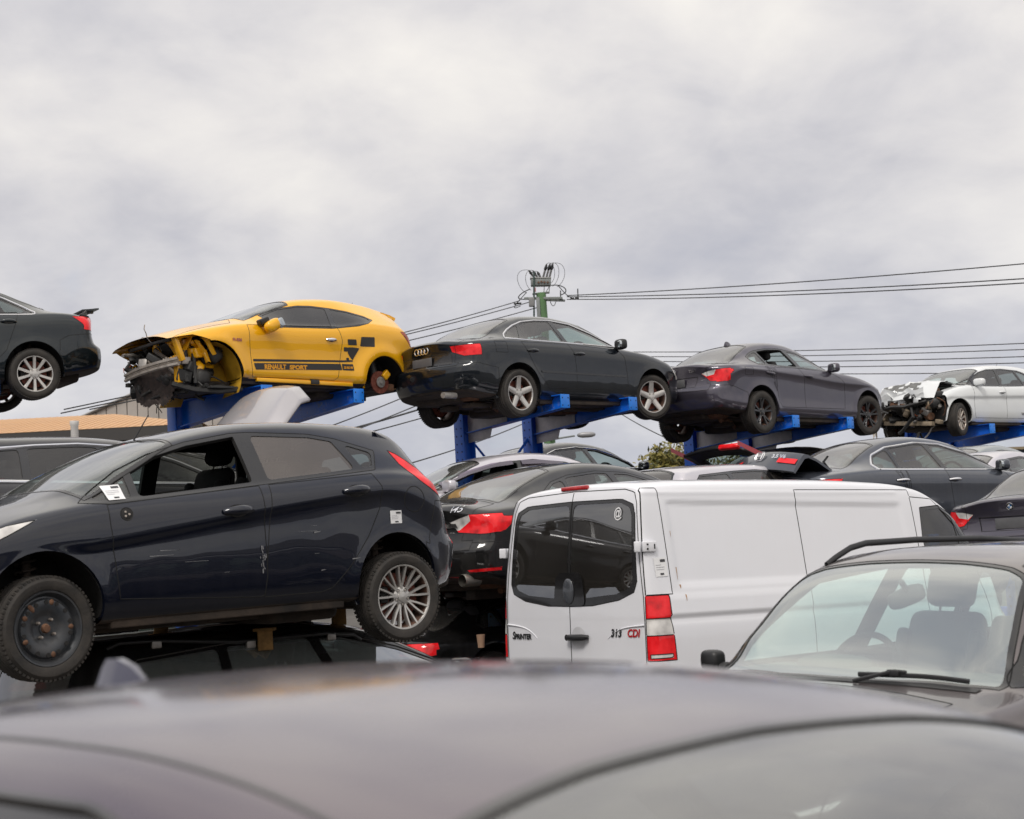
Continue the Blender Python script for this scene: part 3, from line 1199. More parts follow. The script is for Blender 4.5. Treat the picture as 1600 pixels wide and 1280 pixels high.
def add_cabin(B, root, xs=-0.10, zs=0.50, rear=True, dash=True, wheel=True, xdash=None, rx=None, mat=None, ydash=None, zdash=None):
    S = B.S
    hw = B.hw
    for y in (-0.36, 0.36):
        add_seat(root, xs, y * hw / 0.87, zs, mat)
    if rear:
        xr = xs - 0.80 if rx is None else rx
        mb = MB()
        mb.box((xr, 0, zs + 0.02), (0.5, hw * 1.35, 0.16), None, 0, 0.05)
        R_ = Matrix.Rotation(-0.42, 3, 'Y')
        mb.box(Vector((xr - 0.24, 0, zs + 0.06)) + R_ @ Vector((0, 0, 0.27)), (0.14, hw * 1.35, 0.52), R_, 0, 0.05)
        o = mb.build('rear_bench', mat or M_SEAT, root, 45)
        for y in (-0.33, 0.33):
            MB().box(Vector((xr - 0.22, y, zs + 0.06)) + R_ @ Vector((0, 0, 0.545)), (0.09, 0.24, 0.11), R_, 0, 0.045).build('headrest', mat or M_SEAT, o, 45)
    if dash:
        xd = S['dash'][0] if xdash is None else xdash
        zd = S['dash'][1] if zdash is None else zdash
        mb = MB()
        mb.box((xd, 0, zd - 0.12), (0.50, hw * 1.62, 0.26), None, 0, 0.07)
        mb.box((xd + 0.32, 0, zd - 0.11), (0.45, hw * 1.45, 0.14), Matrix.Rotation(0.12, 3, 'Y'), 0, 0.03)
        mb.blob((xd - 0.14, -0.36, zd + 0.01), (0.26, 0.36, 0.10), 0, 0.7, 8)
        mb.build('dashboard', S.get('dashmat', M_DARK), root, 45)
    if wheel:
        xd = S['dash'][0] if xdash is None else xdash
        zd = S['dash'][1] if zdash is None else zdash
        M = Matrix.Translation((xd - 0.36, -0.36, zd - 0.03)) @ Matrix.Rotation(RAD(90), 4, 'Z') @ Matrix.Rotation(RAD(-24), 4, 'X')
        mb = MB()
        n = 36
        pr = [(0.182 + 0.016 * math.cos(2 * math.pi * k / 8), 0.016 * math.sin(2 * math.pi * k / 8)) for k in range(8)]
        mb.lathe(pr, n, 0, closed=True)
        mb.blob((0, -0.005, 0), (0.16, 0.07, 0.15), 0, 0.7, 8)
        for a in (0, math.pi, -math.pi / 2):
            mb.tube([(0.05 * math.cos(a), 0, 0.05 * math.sin(a)), (0.18 * math.cos(a), 0.0, 0.18 * math.sin(a))], 0.015, 6)
        mb.build('steering_wheel', M_DARK, root, 45, M=M)


def arch_parts(B, root, axles=None):
    S = B.S
    for ax, za, Ra in B.arch:
        for sd in (1, -1):
            mb = MB()
            n = 30
            ring = []
            for k in range(n + 1):
                a = -0.55 + (math.pi + 1.1) * k / n
                x, z = ax + Ra * math.cos(a), za + Ra * math.sin(a)
                if z < float(B.zb(x)) - 0.02:
                    continue
                loc, _, _, _ = B.bvh.ray_cast(Vector((x, 3 * sd, z)), Vector((0, -sd, 0)))
                yo = loc.y if loc is not None else sd * (B.hw - 0.06)
                if abs(yo) < B.hw * 0.72:
                    yo = sd * (B.hw - 0.05)
                ring.append((x, z, yo))
            # rolled lip, then the liner shell
            vs, fs = [], []
            for (x, z, yo) in ring:
                dx, dz = x - ax, z - za
                l = math.hypot(dx, dz)
                ux, uz = dx / l, dz / l
                vs += [(x, yo - sd * 0.001, z), (x - ux * 0.003, yo - sd * 0.012, z - uz * 0.003), (x, yo - sd * 0.028, z), (x + ux * 0.012, yo - sd * 0.030, z + uz * 0.012)]
            for k in range(len(ring) - 1):
                for j in range(3):
                    fs.append((k * 4 + j, k * 4 + j + 1, (k + 1) * 4 + j + 1, (k + 1) * 4 + j))
            mb.add(vs, fs, 1)
            vs, fs = [], []
            yi = sd * (B.hw - 0.42)
            for (x, z, yo) in ring:
                dx, dz = x - ax, z - za
                l = math.hypot(dx, dz)
                vs += [(x + dx / l * 0.012, yo - sd * 0.030, z + dz / l * 0.012), (x + dx / l * 0.02, yi, z + dz / l * 0.02)]
            m_ = len(ring)
            for k in range(m_ - 1):
                fs.append((k * 2, k * 2 + 1, k * 2 + 3, k * 2 + 2))
            fs.append(tuple(k * 2 + 1 for k in range(m_)))
            mb.add(vs, fs, 0)
            # strut, spring and arm in the wheel housing
            zc = S['R']
            ys = sd * (B.hw - 0.30)
            mb.tube([(ax, ys, zc), (ax - 0.02, ys - sd * 0.03, za + Ra)], 0.028, 8, 2)
            for k in range(26):
                pass
            co_ = []
            for k in range(40):
                a = k * 0.9
                co_.append((ax - 0.01 + 0.06 * math.cos(a), ys - sd * 0.02 + 0.06 * math.sin(a), zc + 0.12 + (za + Ra - zc - 0.16) * k / 39))
            mb.tube(co_, 0.008, 5, 2)
            mb.tube([(ax, ys + sd * 0.06, zc - 0.04), (ax - 0.05, sd * 0.25, zc - 0.02)], 0.03, 6, 2)
            mb.build('wheel_housing', [M_LINER, S.get('lipmat', S['paint']), S.get('strutmat', M_UNDER)], root, 50)


def under_parts(B, root, seed=1, exhaust=True, z=None):
    """what hangs below the floor: tunnel, exhaust, tank, arms"""
    S = B.S
    rnd = random.Random(seed)
    z0 = float(B.zb(0.0)) if z is None else z
    mb = MB()
    mb.box((0.1, 0, z0 - 0.00), (1.6, B.hw * 1.45, 0.05), None, 0, 0.02)
    for sd in (1, -1):
        mb.box((0.0, sd * (B.hw - 0.13), z0 + 0.012), (S['wb'] - 0.85, 0.05, 0.07), None, 0, 0.01)
        mb.box((0.1, sd * 0.32, z0 - 0.03), (1.7, 0.09, 0.07), None, 0, 0.02)
    xr = -S['wb'] / 2
    mb.box((xr + 0.55, 0, z0 - 0.02), (0.55, B.hw * 1.1, 0.17), None, 0, 0.05)
    mb.box((xr, 0, S['R'] - 0.03), (0.22, B.hw * 1.25, 0.09), None, 0, 0.03)
    mb.tube([(xr, -B.hw + 0.2, S['R']), (xr, B.hw - 0.2, S['R'])], 0.035, 8)
    mb.box((xr - 0.42, 0.1, z0 + 0.12), (0.50, 0.8, 0.17), None, 0, 0.06)
    xf = S['wb'] / 2
    mb.tube([(xf, -B.hw + 0.2, S['R'] - 0.02), (xf, B.hw - 0.2, S['R'] - 0.02)], 0.035, 8)
    mb.box((xf - 0.1, 0, z0 + 0.0), (0.55, 0.75, 0.16), None, 0, 0.05)
    for k in range(14):
        x = rnd.uniform(xr - 0.5, xf)
        mb.box((x, rnd.uniform(-0.6, 0.6), z0 - 0.01), (rnd.uniform(.1, .4), rnd.uniform(.08, .3), rnd.uniform(.04, .10)), Matrix.Rotation(rnd.uniform(-.3, .3), 3, 'Z'), 0, 0.012)
    if exhaust:
        mb.tube([(xf - 0.3, 0.1, z0 - 0.02), (0.0, 0.06, z0 - 0.05), (xr + 0.3, -0.1, z0 - 0.05), (xr - 0.1, -0.30, z0 + 0.05), (xr - 0.35, -0.35, z0 + 0.02)], 0.032, 8, 1)
        mb.blob((xr - 0.40, -0.30, z0 + 0.12), (0.34, 0.40, 0.16), 1, 0.6, 8)
    mb.build('underbody', [M_UNDER, M_RUST], root, 40)


def make_car(S):
    x, y, z = S['loc']
    rot = S.get('rot', (0, 0, 0))
    root = empty(S['name'], (x, y, z), (RAD(rot[0]), RAD(-rot[1]), RAD(rot[2])))
    root.rotation_mode = 'XYZ'
    tag(root, S['label'], S.get('cat', 'car'), S.get('group'))
    B = Body(S, root)
    g = S.get
    pnt = S['paint']
    # underside
    B.mark([f for f in B.bm.faces if f.normal.z < -0.72 and f.calc_center_median().z < float(B.zb(f.calc_center_median().x)) + 0.10], B.newtag('floor_pan', M_UNDER), seam=False)
    UNDER = B.nt - 1
    # wheel arches
    B.arch = g('arch') or [(sg * S['wb'] / 2, S['R'] + g('droop', 0.03), S['R'] + g('gap', 0.055)) for sg in (1, -1)]
    for ax, za, Ra in B.arch:
        P = circle2(ax, za, Ra, 40)
        P = clip_half(P, (0, -5), (0, 1))
        low = [(ax + Ra, za), (ax + Ra * 0.98, za - 0.6), (ax - Ra * 0.98, za - 0.6), (ax - Ra, za)]
        P = hull2([p for p in P if p[1] >= za - 0.12] + [(ax - Ra * 0.97, -0.5), (ax + Ra * 0.97, -0.5)]) if g('archopen', False) else hull2(P + [])
        for sd in (1, -1):
            B.kill(B.clip(B.pick(lambda f, c: c.y * sd > B.hw - 0.42, P, 0, 2, None), P, 0, 2))
    if 'cutaway' in S:
        S['cutaway'](B)
    # doors
    dt = {}
    for sd in (1, -1):
        for i, (nm, P, ex) in enumerate(g('doors', [])):
            fs = B.side(P, sd, {0})
            for E_ in ex:
                fs -= {f for f in B.clip(fs, E_, 0, 2)}
            fs = {f for f in fs if f.is_valid}
            dt[sd, i] = B.mark(fs, B.newtag(nm, g('doormat', {}).get((sd, i), pnt)))
    # side glass
    P = g('dlo')
    if P:
        if callable(P):
            P = P(B)
        if len(P) == 7 and isinstance(P[0], float):
            P = dlo_auto(B, *P)
        P = hull2(P)
        for sd in (1, -1):
            fs = B.side(P, sd, None, 0.1)
            trim = B.mark(fs, B.newtag('window_trim', g('trimmat', M_TRIM)))
            inner = inset2(P, g('frame', 0.022))
            panes = []
            cuts = g('pillars', [])
            cur = inner
            for (xb_, zb_, xt_, zt_, wd) in cuts:
                dx, dz = xt_ - xb_, zt_ - zb_
                L = math.hypot(dx, dz)
                nx_, nz_ = dz / L, -dx / L          # towards the front
                panes.append(clip_half(cur, (xb_ + nx_ * wd / 2, zb_ + nz_ * wd / 2), (nx_, nz_)))
                cur = clip_half(cur, (xb_ - nx_ * wd / 2, zb_ - nz_ * wd / 2), (-nx_, -nz_))
            panes.append(cur)
            for k, Q in enumerate(panes):
                if len(Q) < 3 or abs(area2(Q)) < 0.002:
                    continue
                Q = round2(Q, g('wround', 0.03))
                Q = hull2(Q)
                pf_ = B.side(Q, sd, {trim}, 0.05)
                if not pf_:
                    continue
                op = (sd, k) in g('open', ())
                d_ = g('panedoor', {}).get(k)
                gm = g('panes', {}).get((sd, k), g('panes', {}).get(k, g('glass', G_SIDE)))
                B.mark(pf_, B.newtag('window', None if op else gm, dt.get((sd, d_)), 0.005), seam=False)
            if g('chrome'):
                ff = {f for f in B.bm.faces if f[B.lay] >= trim and f[B.lay] <= B.nt - 1}
                ed = [(e.verts[0].co.copy(), e.verts[1].co.copy()) for f in ff for e in f.edges if any(q not in ff for q in e.link_faces)]
                mb = MB()
                for ch in chain(ed):
                    Q = [ch[0]]
                    for p in ch[1:]:
                        if (p - Q[-1]).length > 0.02:
                            Q.append(p)
                    if len(Q) > 3:
                        mb.tube([p + B.nrm(p) * 0.001 for p in Q], g('chrome'), 6)
                mb.build('chrome_strip', g('chromemat', M_CHROME), root, 50)
    # screens
    for nm, key, mat in (('windscreen', 'windscreen', g('screenmat', G_SCREEN)), ('rear_screen', 'rear_screen', g('rearmat', G_REAR))):
        if key in S:
            Q = S[key]
            if len(Q) == 4 and not hasattr(Q[0], '__len__'):
                xb_, xt_, yb_, yt_ = Q
                sg = 1 if xb_ > xt_ else -1
                # base and header both bow outwards along the car
                Q = [(xb_ + sg * 0.05 - sg * 0.09 * (k / 4) ** 2, yb_ * k / 4) for k in range(-4, 5)]
                Q += [(xt_ + sg * 0.02 - sg * 0.04 * (k / 4) ** 2, yt_ * k / 4) for k in range(4, -5, -1)]
                Qs = hull2(Q)
            else:
                Qs = Q
            allow = {0}
            fs = B.plan(inset2(Qs, -0.0) if False else Qs, None, 0.12, g('zscreen', 0.6))
            rb = B.mark(fs, B.newtag('screen_seal', M_TRIM), seam=g('screenseam', True))
            Q2 = hull2(round2(inset2(Qs, g('seal', 0.022)), 0.06))
            fs = B.clip({f for f in fs if f.is_valid}, Q2, 0, 1)
            B.mark(fs, B.newtag(nm, None if g(key + '_open') else mat, None, 0.004), seam=False)
    # lamps, bumpers, lids and other panels: (name, material, side polygon, end polygon, end, plan polygon, both sides)
    for it in g('panels', []):
        nm, mat = it['name'], it.get('mat', pnt)
        sides = it.get('sides', (1, -1))
        groups = [sides] if it.get('one') else [(q,) for q in sides]
        allow = it.get('allow')
        for gr in groups:
            fs = set()
            tg = B.newtag(nm, mat, None, it.get('off', 0.0))
            for sd in gr:
                if 'side' in it:
                    fs |= B.mark_set(B.side(it['side'], sd, allow, it.get('ny', 0.35)), tg)
                if 'end' in it:
                    Pe = [(a * sd, b) for a, b in it['end']]
                    fs |= B.mark_set(B.end(Pe, it['e'], allow, it.get('nx', 0.25)), tg)
            if 'plan' in it:
                fs |= B.mark_set(B.plan(it['plan'], allow, it.get('nz', 0.3)), tg)
            if not it.get('noseam'):
                B.seam({f for f in B.bm.faces if f[B.lay] == tg})
    B.finish(lining=g('lining', True), lin_rng=g('lin_rng'))
    arch_parts(B, root)
    if g('under', True):
        under_parts(B, root, int(abs(x * 7)) + 1, g('exhaust', True))
    # handles
    for (i, hx, hz, L, mat) in g('handles', []):
        for sd in (1, -1):
            par = B.objs.get(dt.get((sd, i)), root)
            add_handle(B, par, hx, hz, sd, L, mat, z2=hz + g('hslope', 0.0), r=g('handle_r', .0125))
    for (mx, mz, mat, sides) in g('mirrors', []):
        for sd in sides:
            add_mirror(B, root, mx, mz, sd, mat, g('mirsize', (0.12, 0.20, 0.145)))
    if g('cabin', True):
        kw = g('cabin', {})
        add_cabin(B, root, **(kw if isinstance(kw, dict) else {}))
    # wheels: (axle sign, side, style, material, steer)
    for (ax, sd, style, mat, steer) in g('wheels', []):
        put_wheel(root, ax * S['wb'] / 2, B.hw - g('wt', 0.205) / 2 - g('wtin', 0.015), S['R'], g('rr', 0.215), g('wt', 0.205), style, mat, sd, RAD(steer))
    return root, B


def mark_set(s, faces, tg):
    fs = {f for f in faces if f.is_valid}
    for f in fs:
        f[s.lay] = tg
    return fs


Body.mark_set = mark_set
g_ = MB().add([(-1500, -300, 0), (1500, -300, 0), (1500, 3000, 0), (-1500, 3000, 0)], [(0, 1, 2, 3)])
tag(g_.build('ground', plain('yard_gravel', (0.085, 0.078, 0.070), 0.95, var=0.35, scale=0.8, bump=0.5, bscale=12)), kind='structure')
# ------------------------------------------------------------------ the dark hatchback stacked on the wagon
P_NAVY = paint('navy_black_paint', (0.0042, 0.0066, 0.0165), 0.25, 0.3, 0.02, wave=0.15)
ST_STEEL = ('steel',)
ST_FORK = ('fork', 9, 0.018, 0.016, 0.30)
CRF = [(1.15, 0.735), (0.72, 0.785), (-0.2, 0.905), (-0.95, 0.985), (-1.35, 1.01)]
S_HATCH = dict(
    name='hatchback', label='dark navy hatchback stacked on a black wagon, bare steel front wheel', cat='car',
    loc=(-2.27, 10.5, 1.2), rot=(-0.6, -0.7, 220.4), paint=P_NAVY,
    wb=2.489, fo=0.80, ro=0.66, W=1.722, R=0.300, rr=0.215, wt=0.195, ds=0.04, nper=5,
    top=[(2.045, 0.66), (1.95, 0.74), (1.75, 0.86), (1.4, 0.985), (1.12, 1.06), (0.30, 1.405), (0.0, 1.475), (-0.3, 1.508), (-0.6, 1.515), (-1.05, 1.50), (-1.40, 1.445), (-1.52, 1.35), (-1.73, 1.06), (-1.83, 0.97), (-1.905, 0.90)],
    belt=[(2.045, 0.60), (1.75, 0.78), (1.3, 0.93), (0.95, 0.985), (0.0, 1.055), (-0.9, 1.12), (-1.2, 1.13), (-1.7, 1.05), (-1.905, 0.86)],
    bot=[(2.045, 0.30), (1.6, 0.27), (0.9, 0.285), (-0.9, 0.285), (-1.6, 0.32), (-1.905, 0.36)],
    roofw=[(2.05, 0.60), (1.1, 0.70), (0.6, 0.625), (0.1, 0.575), (-0.6, 0.565), (-1.2, 0.545), (-1.55, 0.56), (-1.9, 0.62)],
    fprof=[(0.2, 0.10), (0.42, 0.0), (0.62, 0.015), (0.8, 0.10), (1.2, 0.2)],
    rprof=[(0.2, 0.10), (0.36, 0.04), (0.62, 0.0), (0.70, 0.05), (0.80, 0.085), (1.0, 0.12), (1.3, 0.16), (1.5, 0.2)],
    fb=0.20, rb=0.14, crown=0.045, arch=[(1.245, 0.385, 0.352), (-1.215, 0.405, 0.325)], flare=0.022, flw=0.07,
    side=[(-0.075, 0.05), (-0.040, 0.15), (-0.026, 0.26), (-0.016, 0.42), (-0.016, 0.58), ((-0.006, -0.022), (0.66, CRF, -0.055)), ((0.0, -0.006), (0.74, CRF, -0.012)), ((0.0, 0.006), (0.80, CRF, 0.022)), (-0.016, 0.93), (-0.058, 1.0)],
    doors=[('front_door', [(0.842, 0.985), (0.845, 0.80), (0.808, 0.568), (0.79, 0.42), (0.75, 0.392), (-0.105, 0.380), (-0.190, 0.375), (-0.205, 0.50), (-0.190, 1.066)], []),
           ('rear_door', [(-0.178, 1.066), (-0.193, 0.50), (-0.178, 0.375), (-0.62, 0.376), (-0.70, 0.40), (-0.83, 0.526), (-0.985, 0.72), (-1.09, 0.90), (-1.105, 1.03), (-1.06, 1.125)], [])],
    dlo=[(0.995, 1.00), (0.80, 0.985), (-0.13, 1.068), (-0.22, 1.075), (-1.115, 1.15), (-1.185, 1.285), (-0.90, 1.372), (-0.70, 1.405), (-0.25, 1.42), (-0.13, 1.415), (0.20, 1.362), (0.46, 1.29), (0.70, 1.19)],
    frame=0.024, pillars=[(0.645, 1.0, 0.635, 1.25, 0.050), (-0.225, 1.08, -0.20, 1.42, 0.115), (-1.01, 1.12, -0.885, 1.38, 0.06)],
    panes={0: G_SIDE, 2: G_BROWN, 3: G_SIDE}, open={(1, 1)}, panedoor={1: 0, 2: 1}, glass=G_SIDE,
    windscreen=(0.99, 0.30, 0.74, 0.58), rear_screen=(-1.50, -1.72, 0.60, 0.50), dash=(0.72, 1.02),
    panels=[dict(name='tail_light', mat=M_RED, side=[(-1.305, 1.285), (-1.36, 1.262), (-1.53, 1.14), (-1.72, 0.96), (-1.72, 0.925), (-1.63, 0.955), (-1.46, 1.065), (-1.345, 1.19)], ny=0.1, allow={0}),
            dict(name='rear_bumper', one=True, side=[(-1.50, 0.15), (-1.50, 0.68), (-1.565, 0.93), (-2.1, 0.90), (-2.1, 0.15)], ny=0.05, e=-1, end=[(-0.02, 0.15), (0.95, 0.15), (0.95, 0.68), (-0.02, 0.68)], allow={0}),
            dict(name='fuel_flap', side=circle2(-1.375, 0.945, 0.085), sides=(1,), allow={0}),
            dict(name='headlight', mat=M_CLEAR, side=[(1.27, 0.915), (1.45, 0.83), (1.75, 0.70), (1.95, 0.64), (1.7, 0.79), (1.45, 0.885)], ny=0.05, allow={0})],
    handles=[(0, 0.0, 0.915, 0.20, None), (1, -0.89, 1.012, 0.20, None)], hslope=-0.01, handle_r=.018,
    wheels=[(1, 1, ST_STEEL, M_STEEL, 6), (1, -1, ST_STEEL, M_STEEL, 6), (-1, 1, ST_FORK, M_ALLOY, 0), (-1, -1, ST_FORK, M_ALLOY, 0)],
    cabin=dict(xs=-0.15, zs=0.62),
)
hatch, HB = make_car(S_HATCH)

# the hole left by the missing door mirror, and scuffs along the door edge
mh = MB()
p_, n_ = HB.hit(.735, .925, 1)
Mq = n_.to_track_quat('Y', 'Z').to_matrix()
mh.lathe([(.001, .004), (.030, .004), (.034, .001), (.040, .003), (.042, -.004)], 20, 0, p_, M=Mq)
for a, b in ((.008, .012), (-.014, -.004), (.010, -.014)):
    mh.lathe([(.001, .007), (.006, .007), (.008, .003)], 10, 1, p_ + Mq @ Vector((a, 0, b)), M=Mq)
mh.build('mirror_mount', [M_DARK, M_NUT], hatch, 50)
rs = random.Random(4)
sf = MB()
for k in range(26):
    x, z = -.175 + rs.gauss(0, .012), .60 + rs.uniform(-.06, .10)
    l, w_ = rs.uniform(.006, .035), rs.uniform(.0012, .004)
    q = [HB.hit(a, b, 1) for a, b in ((x, z), (x + w_, z), (x + w_ * .5, z - l), (x - w_, z - l * .8))]
    sf.add([u + v * .0045 for u, v in q], [(0, 1, 2, 3)])
for k in range(10):
    x, z = rs.uniform(-.95, .55), rs.uniform(.50, .80)
    l = rs.uniform(.03, .16)
    q = [HB.hit(a, b, 1) for a, b in ((x, z), (x + l, z + rs.uniform(-.01, .01)), (x + l, z + .001), (x, z + .0015))]
    sf.add([u + v * .0045 for u, v in q], [(0, 1, 2, 3)])
sf.build('scratch', plain('scratched_primer', (.22, .22, .23), .7, var=.3), hatch, 60)
sp_ = MB()
vs_, fs_ = [], []
for i in range(15):
    y = -.56 + 1.12 * i / 14
    k = (y / .56) ** 2
    for x, z in ((-1.30 + .03 * k, 1.452 - .035 * k), (-1.44 + .06 * k, 1.412 - .05 * k), (-1.525 + .08 * k, 1.378 - .06 * k), (-1.52 + .08 * k, 1.34 - .055 * k), (-1.48 + .06 * k, 1.30 - .04 * k), (-1.36 + .03 * k, 1.36 - .03 * k)):
        vs_.append((x, y, z))
for i in range(14):
    for j in range(6):
        fs_.append((i * 6 + j, (i + 1) * 6 + j, (i + 1) * 6 + (j + 1) % 6, i * 6 + (j + 1) % 6))
fs_ += [(5, 4, 3, 2, 1, 0), tuple(84 + j for j in range(6))]
sp_.add(vs_, fs_).build('roof_spoiler', P_NAVY, hatch, 50)
MB().tube([HB.hit_top(.24, 0)[0], HB.hit_top(.24, 0)[0] + Vector((-.10, .02, .16))], [.006, .003], 6).build('roof_antenna', M_BLACK, hatch)
# ------------------------------------------------------------------ cars lifted on the blue racks
P_SLATE = paint('dark_slate_paint', (0.007, 0.0105, 0.0155), 0.4, 0.30, 0.025)
P_GRAPH = paint('graphite_paint', (0.070, 0.063, 0.085), 0.55, 0.32, 0.03)
P_YELLOW = paint('yellow_paint', (0.86, 0.425, 0.004), 0.05, 0.32, 0.04, dustcol=(0.45, 0.30, 0.10))
P_WHITE = paint('white_paint', (0.70, 0.72, 0.73), 0.0, 0.35, 0.10, dustcol=(0.55, 0.50, 0.43))
P_TEAL = paint('blue_black_paint', (0.006, 0.0115, 0.0155), 0.4, 0.30, 0.02)
M_LINERY = plain('dull_yellow_inner_panel', (0.46, 0.26, 0.015), 0.65, var=0.35, scale=4)

SED_SIDE = [(-0.075, 0.05), (-0.040, 0.14), (-0.022, 0.27), (-0.012, 0.44), (-0.012, 0.60), (-0.004, 0.74), (0.0, 0.83), (-0.018, 0.93), (-0.060, 1.0)]


def fixtop(P, sgn, ym, zb_, zt_, yb_=0.76, yt_=0.575, k=0.9):
    o = []
    for x, z in P:
        t = min(1, max(0, (z - zb_) / (zt_ - zb_)))
        o.append((x + sgn * k * (ym - (yb_ + (yt_ - yb_) * t)), z))
    return o


ST_5 = ('plain', 5, 0.085, 0.070, 0.28)
CR4 = [(1.3, 0.60), (0.6, 0.83), (-0.9, 0.875), (-1.9, 0.865)]
S_SEDAN = dict(
    name='sedan', label='dark grey sedan with four interlocked rings on its boot, on the middle blue rack', cat='car',
    loc=(0.48, 22.32, 3.53), rot=(0.2, 0.5, 44.1), paint=P_SLATE, wb=2.648, fo=0.89, ro=.98, W=1.772, R=0.316, rr=0.228, wt=0.225, ds=0.045,
    top=[(2.214, .64), (2.12, .72), (1.9, .82), (1.5, .915), (1.02, .985), (.22, 1.37), (-.1, 1.425), (-.45, 1.452), (-.85, 1.435), (-1.15, 1.375), (-1.72, 1.10), (-1.85, 1.055), (-2.2, 1.04), (-2.28, 1.02), (-2.304, .98)],
    belt=[(2.2, .60), (1.7, .83), (1.2, .93), (.8, .965), (-.2, 1.01), (-1.4, 1.025), (-1.9, 1.0), (-2.354, .93)],
    bot=[(2.2, .24), (1.6, .21), (1, .21), (-1, .21), (-1.7, .27), (-2.354, .36)],
    roofw=[(2.2, .6), (1.05, .69), (.6, .615), (.2, .555), (-.5, .545), (-1.0, .54), (-1.5, .60), (-2, .66), (-2.3, .66)],
    fprof=[(.2, .1), (.4, 0), (.6, .02), (.75, .12), (1.2, .2)],
    rprof=[(.3, .17), (.42, .04), (.62, 0), (.68, .01), (.72, .055), (.85, .075), (.98, .05), (1.05, .03)],
    fb=.26, rb=.24, side=SED_SIDE, flare=.014,
    doors=[('rear_door', [(-.37, 1.0), (-.285, .87), (-.252, .68), (-.25, .395), (-.86, .395), (-1.0, .61), (-1.11, .713), (-1.215, .858), (-1.30, 1.0)], []),
           ('front_door', [(.62, .96), (.72, .85), (.767, .62), (.78, .44), (.74, .40), (-.25, .395), (-.37, 1.0)], [])],
    dlo=fixtop([(.80, 1.0), (-.23, 1.025), (-1.17, 1.032), (-1.46, 1.04), (-1.43, 1.11), (-1.35, 1.18), (-1.24, 1.25), (-1.09, 1.312), (-.85, 1.345), (-.57, 1.355), (-.17, 1.32), (.29, 1.19), (.6, 1.08)], 1, .72, 1.03, 1.33),
    chrome=0.011, frame=.018, pillars=[(-.36, 1.03, -.42, 1.33, .075), (-1.20, 1.04, -1.03, 1.29, .045)], panedoor={0: 1, 1: 0}, glass=glass('green_side_glass', (.52, .66, .64), .10),
    windscreen=(1.02, .22, .70, .56), rear_screen=(-1.10, -1.76, .50, .60), dash=(.75, .98), zscreen=.9,
    panels=[dict(name='boot_lid', end=[(-.56, 1.2), (.56, 1.2), (.53, .71), (-.53, .71)], e=-1, plan=[(-2.6, -.60), (-2.6, .60), (-1.80, .58), (-1.80, -.58)], one=True, sides=(1,), allow={0}),
            dict(name='tail_light', mat=M_RED, side=[(-2.11, .925), (-2.14, .80), (-2.6, .79), (-2.6, .95)], end=[(.47, .945), (.97, .945), (.97, .80), (.66, .80), (.49, .865)], e=-1, one=True, sides=(1,), ny=.3),
            dict(name='tail_light', mat=M_RED, side=[(-2.11, .925), (-2.14, .80), (-2.6, .79), (-2.6, .95)], end=[(.47, .945), (.97, .945), (.97, .80), (.66, .80), (.49, .865)], e=-1, one=True, sides=(-1,), ny=.3),
            dict(name='number_plate_recess', mat=M_TRIM, end=[(-.50, .71), (.50, .71), (.47, .855), (-.47, .855)], e=-1, sides=(1,)),
            dict(name='rear_bumper', one=True, side=[(-1.69, .1), (-1.69, .64), (-2.03, .70), (-2.6, .70), (-2.6, .1)], ny=.05, e=-1, end=[(-.02, .1), (.98, .1), (.98, .70), (-.02, .70)], allow={0}),
            dict(name='headlight', mat=M_CLEAR, side=[(1.75, .74), (2.3, .60), (2.3, .72), (1.85, .80)], ny=.05, end=[(.45, .58), (.95, .58), (.95, .74), (.5, .68)], e=1, one=True, sides=(1,)),
            dict(name='headlight', mat=M_CLEAR, side=[(1.75, .74), (2.3, .60), (2.3, .72), (1.85, .80)], ny=.05, end=[(.45, .58), (.95, .58), (.95, .74), (.5, .68)], e=1, one=True, sides=(-1,)),
            dict(name='fuel_flap', side=[(-1.52, .99), (-1.72, .99), (-1.72, .84), (-1.52, .84)], sides=(-1,), allow={0})],
    handles=[(1, -.19, .865, .20, None), (0, -1.075, .879, .20, None)],
    mirrors=[(.62, .985, M_BLACK, (1, -1))],
    wheels=[(-1, -1, ST_5, M_ALLOY, 0), (-1, 1, ST_5, M_ALLOY, 0), (1, -1, ST_5, M_ALLOY, -14), (1, 1, ST_5, M_ALLOY, -14)], cabin=dict(xs=-.1, zs=.52))
sedan, SB = make_car(S_SEDAN)


def sedan_more():
    rg = MB()
    p, n = SB.hit_end(0.0, 0.925, -1)
    for k in range(4):
        pr = [(0.040 + .0075 * math.cos(2 * math.pi * j / 6), .0075 * math.sin(2 * math.pi * j / 6)) for j in range(6)]
        M = Matrix.Rotation(RAD(90), 3, 'Z') @ Matrix.Identity(3)
        rg.lathe(pr, 24, 0, (p.x - .012, (k - 1.5) * .062, .925), closed=True, M=M)
    rg.build('ring_badge', M_CHROME, sedan)
    pm = MB().box((SB.hit_end(0, .775, -1)[0].x - .012, 0, .775), (.012, .38, .11), None, 0, .004)
    pm.build('number_plate', M_PLATE, sedan)
    vs, fs = gridpoly([(-.92, .595), (.74, .575), (.745, .60), (-.93, .622)], .08)
    q = MB()
    for sd in (1, -1):
        for r_ in range(1):
            pts = []
            for x, z in vs:
                a, nn_ = SB.hit(x, z, sd)
                pts.append(a + nn_ * .007)
            q.add(pts, fs)
    q.build('rub_strip', M_TRIM, sedan)
    ex = MB().tube([(-2.15, -.50, .30), (-2.38, -.52, .30)], .04, 12)
    ex.build('exhaust_tip', M_GREYMETAL, sedan)


sedan_more()

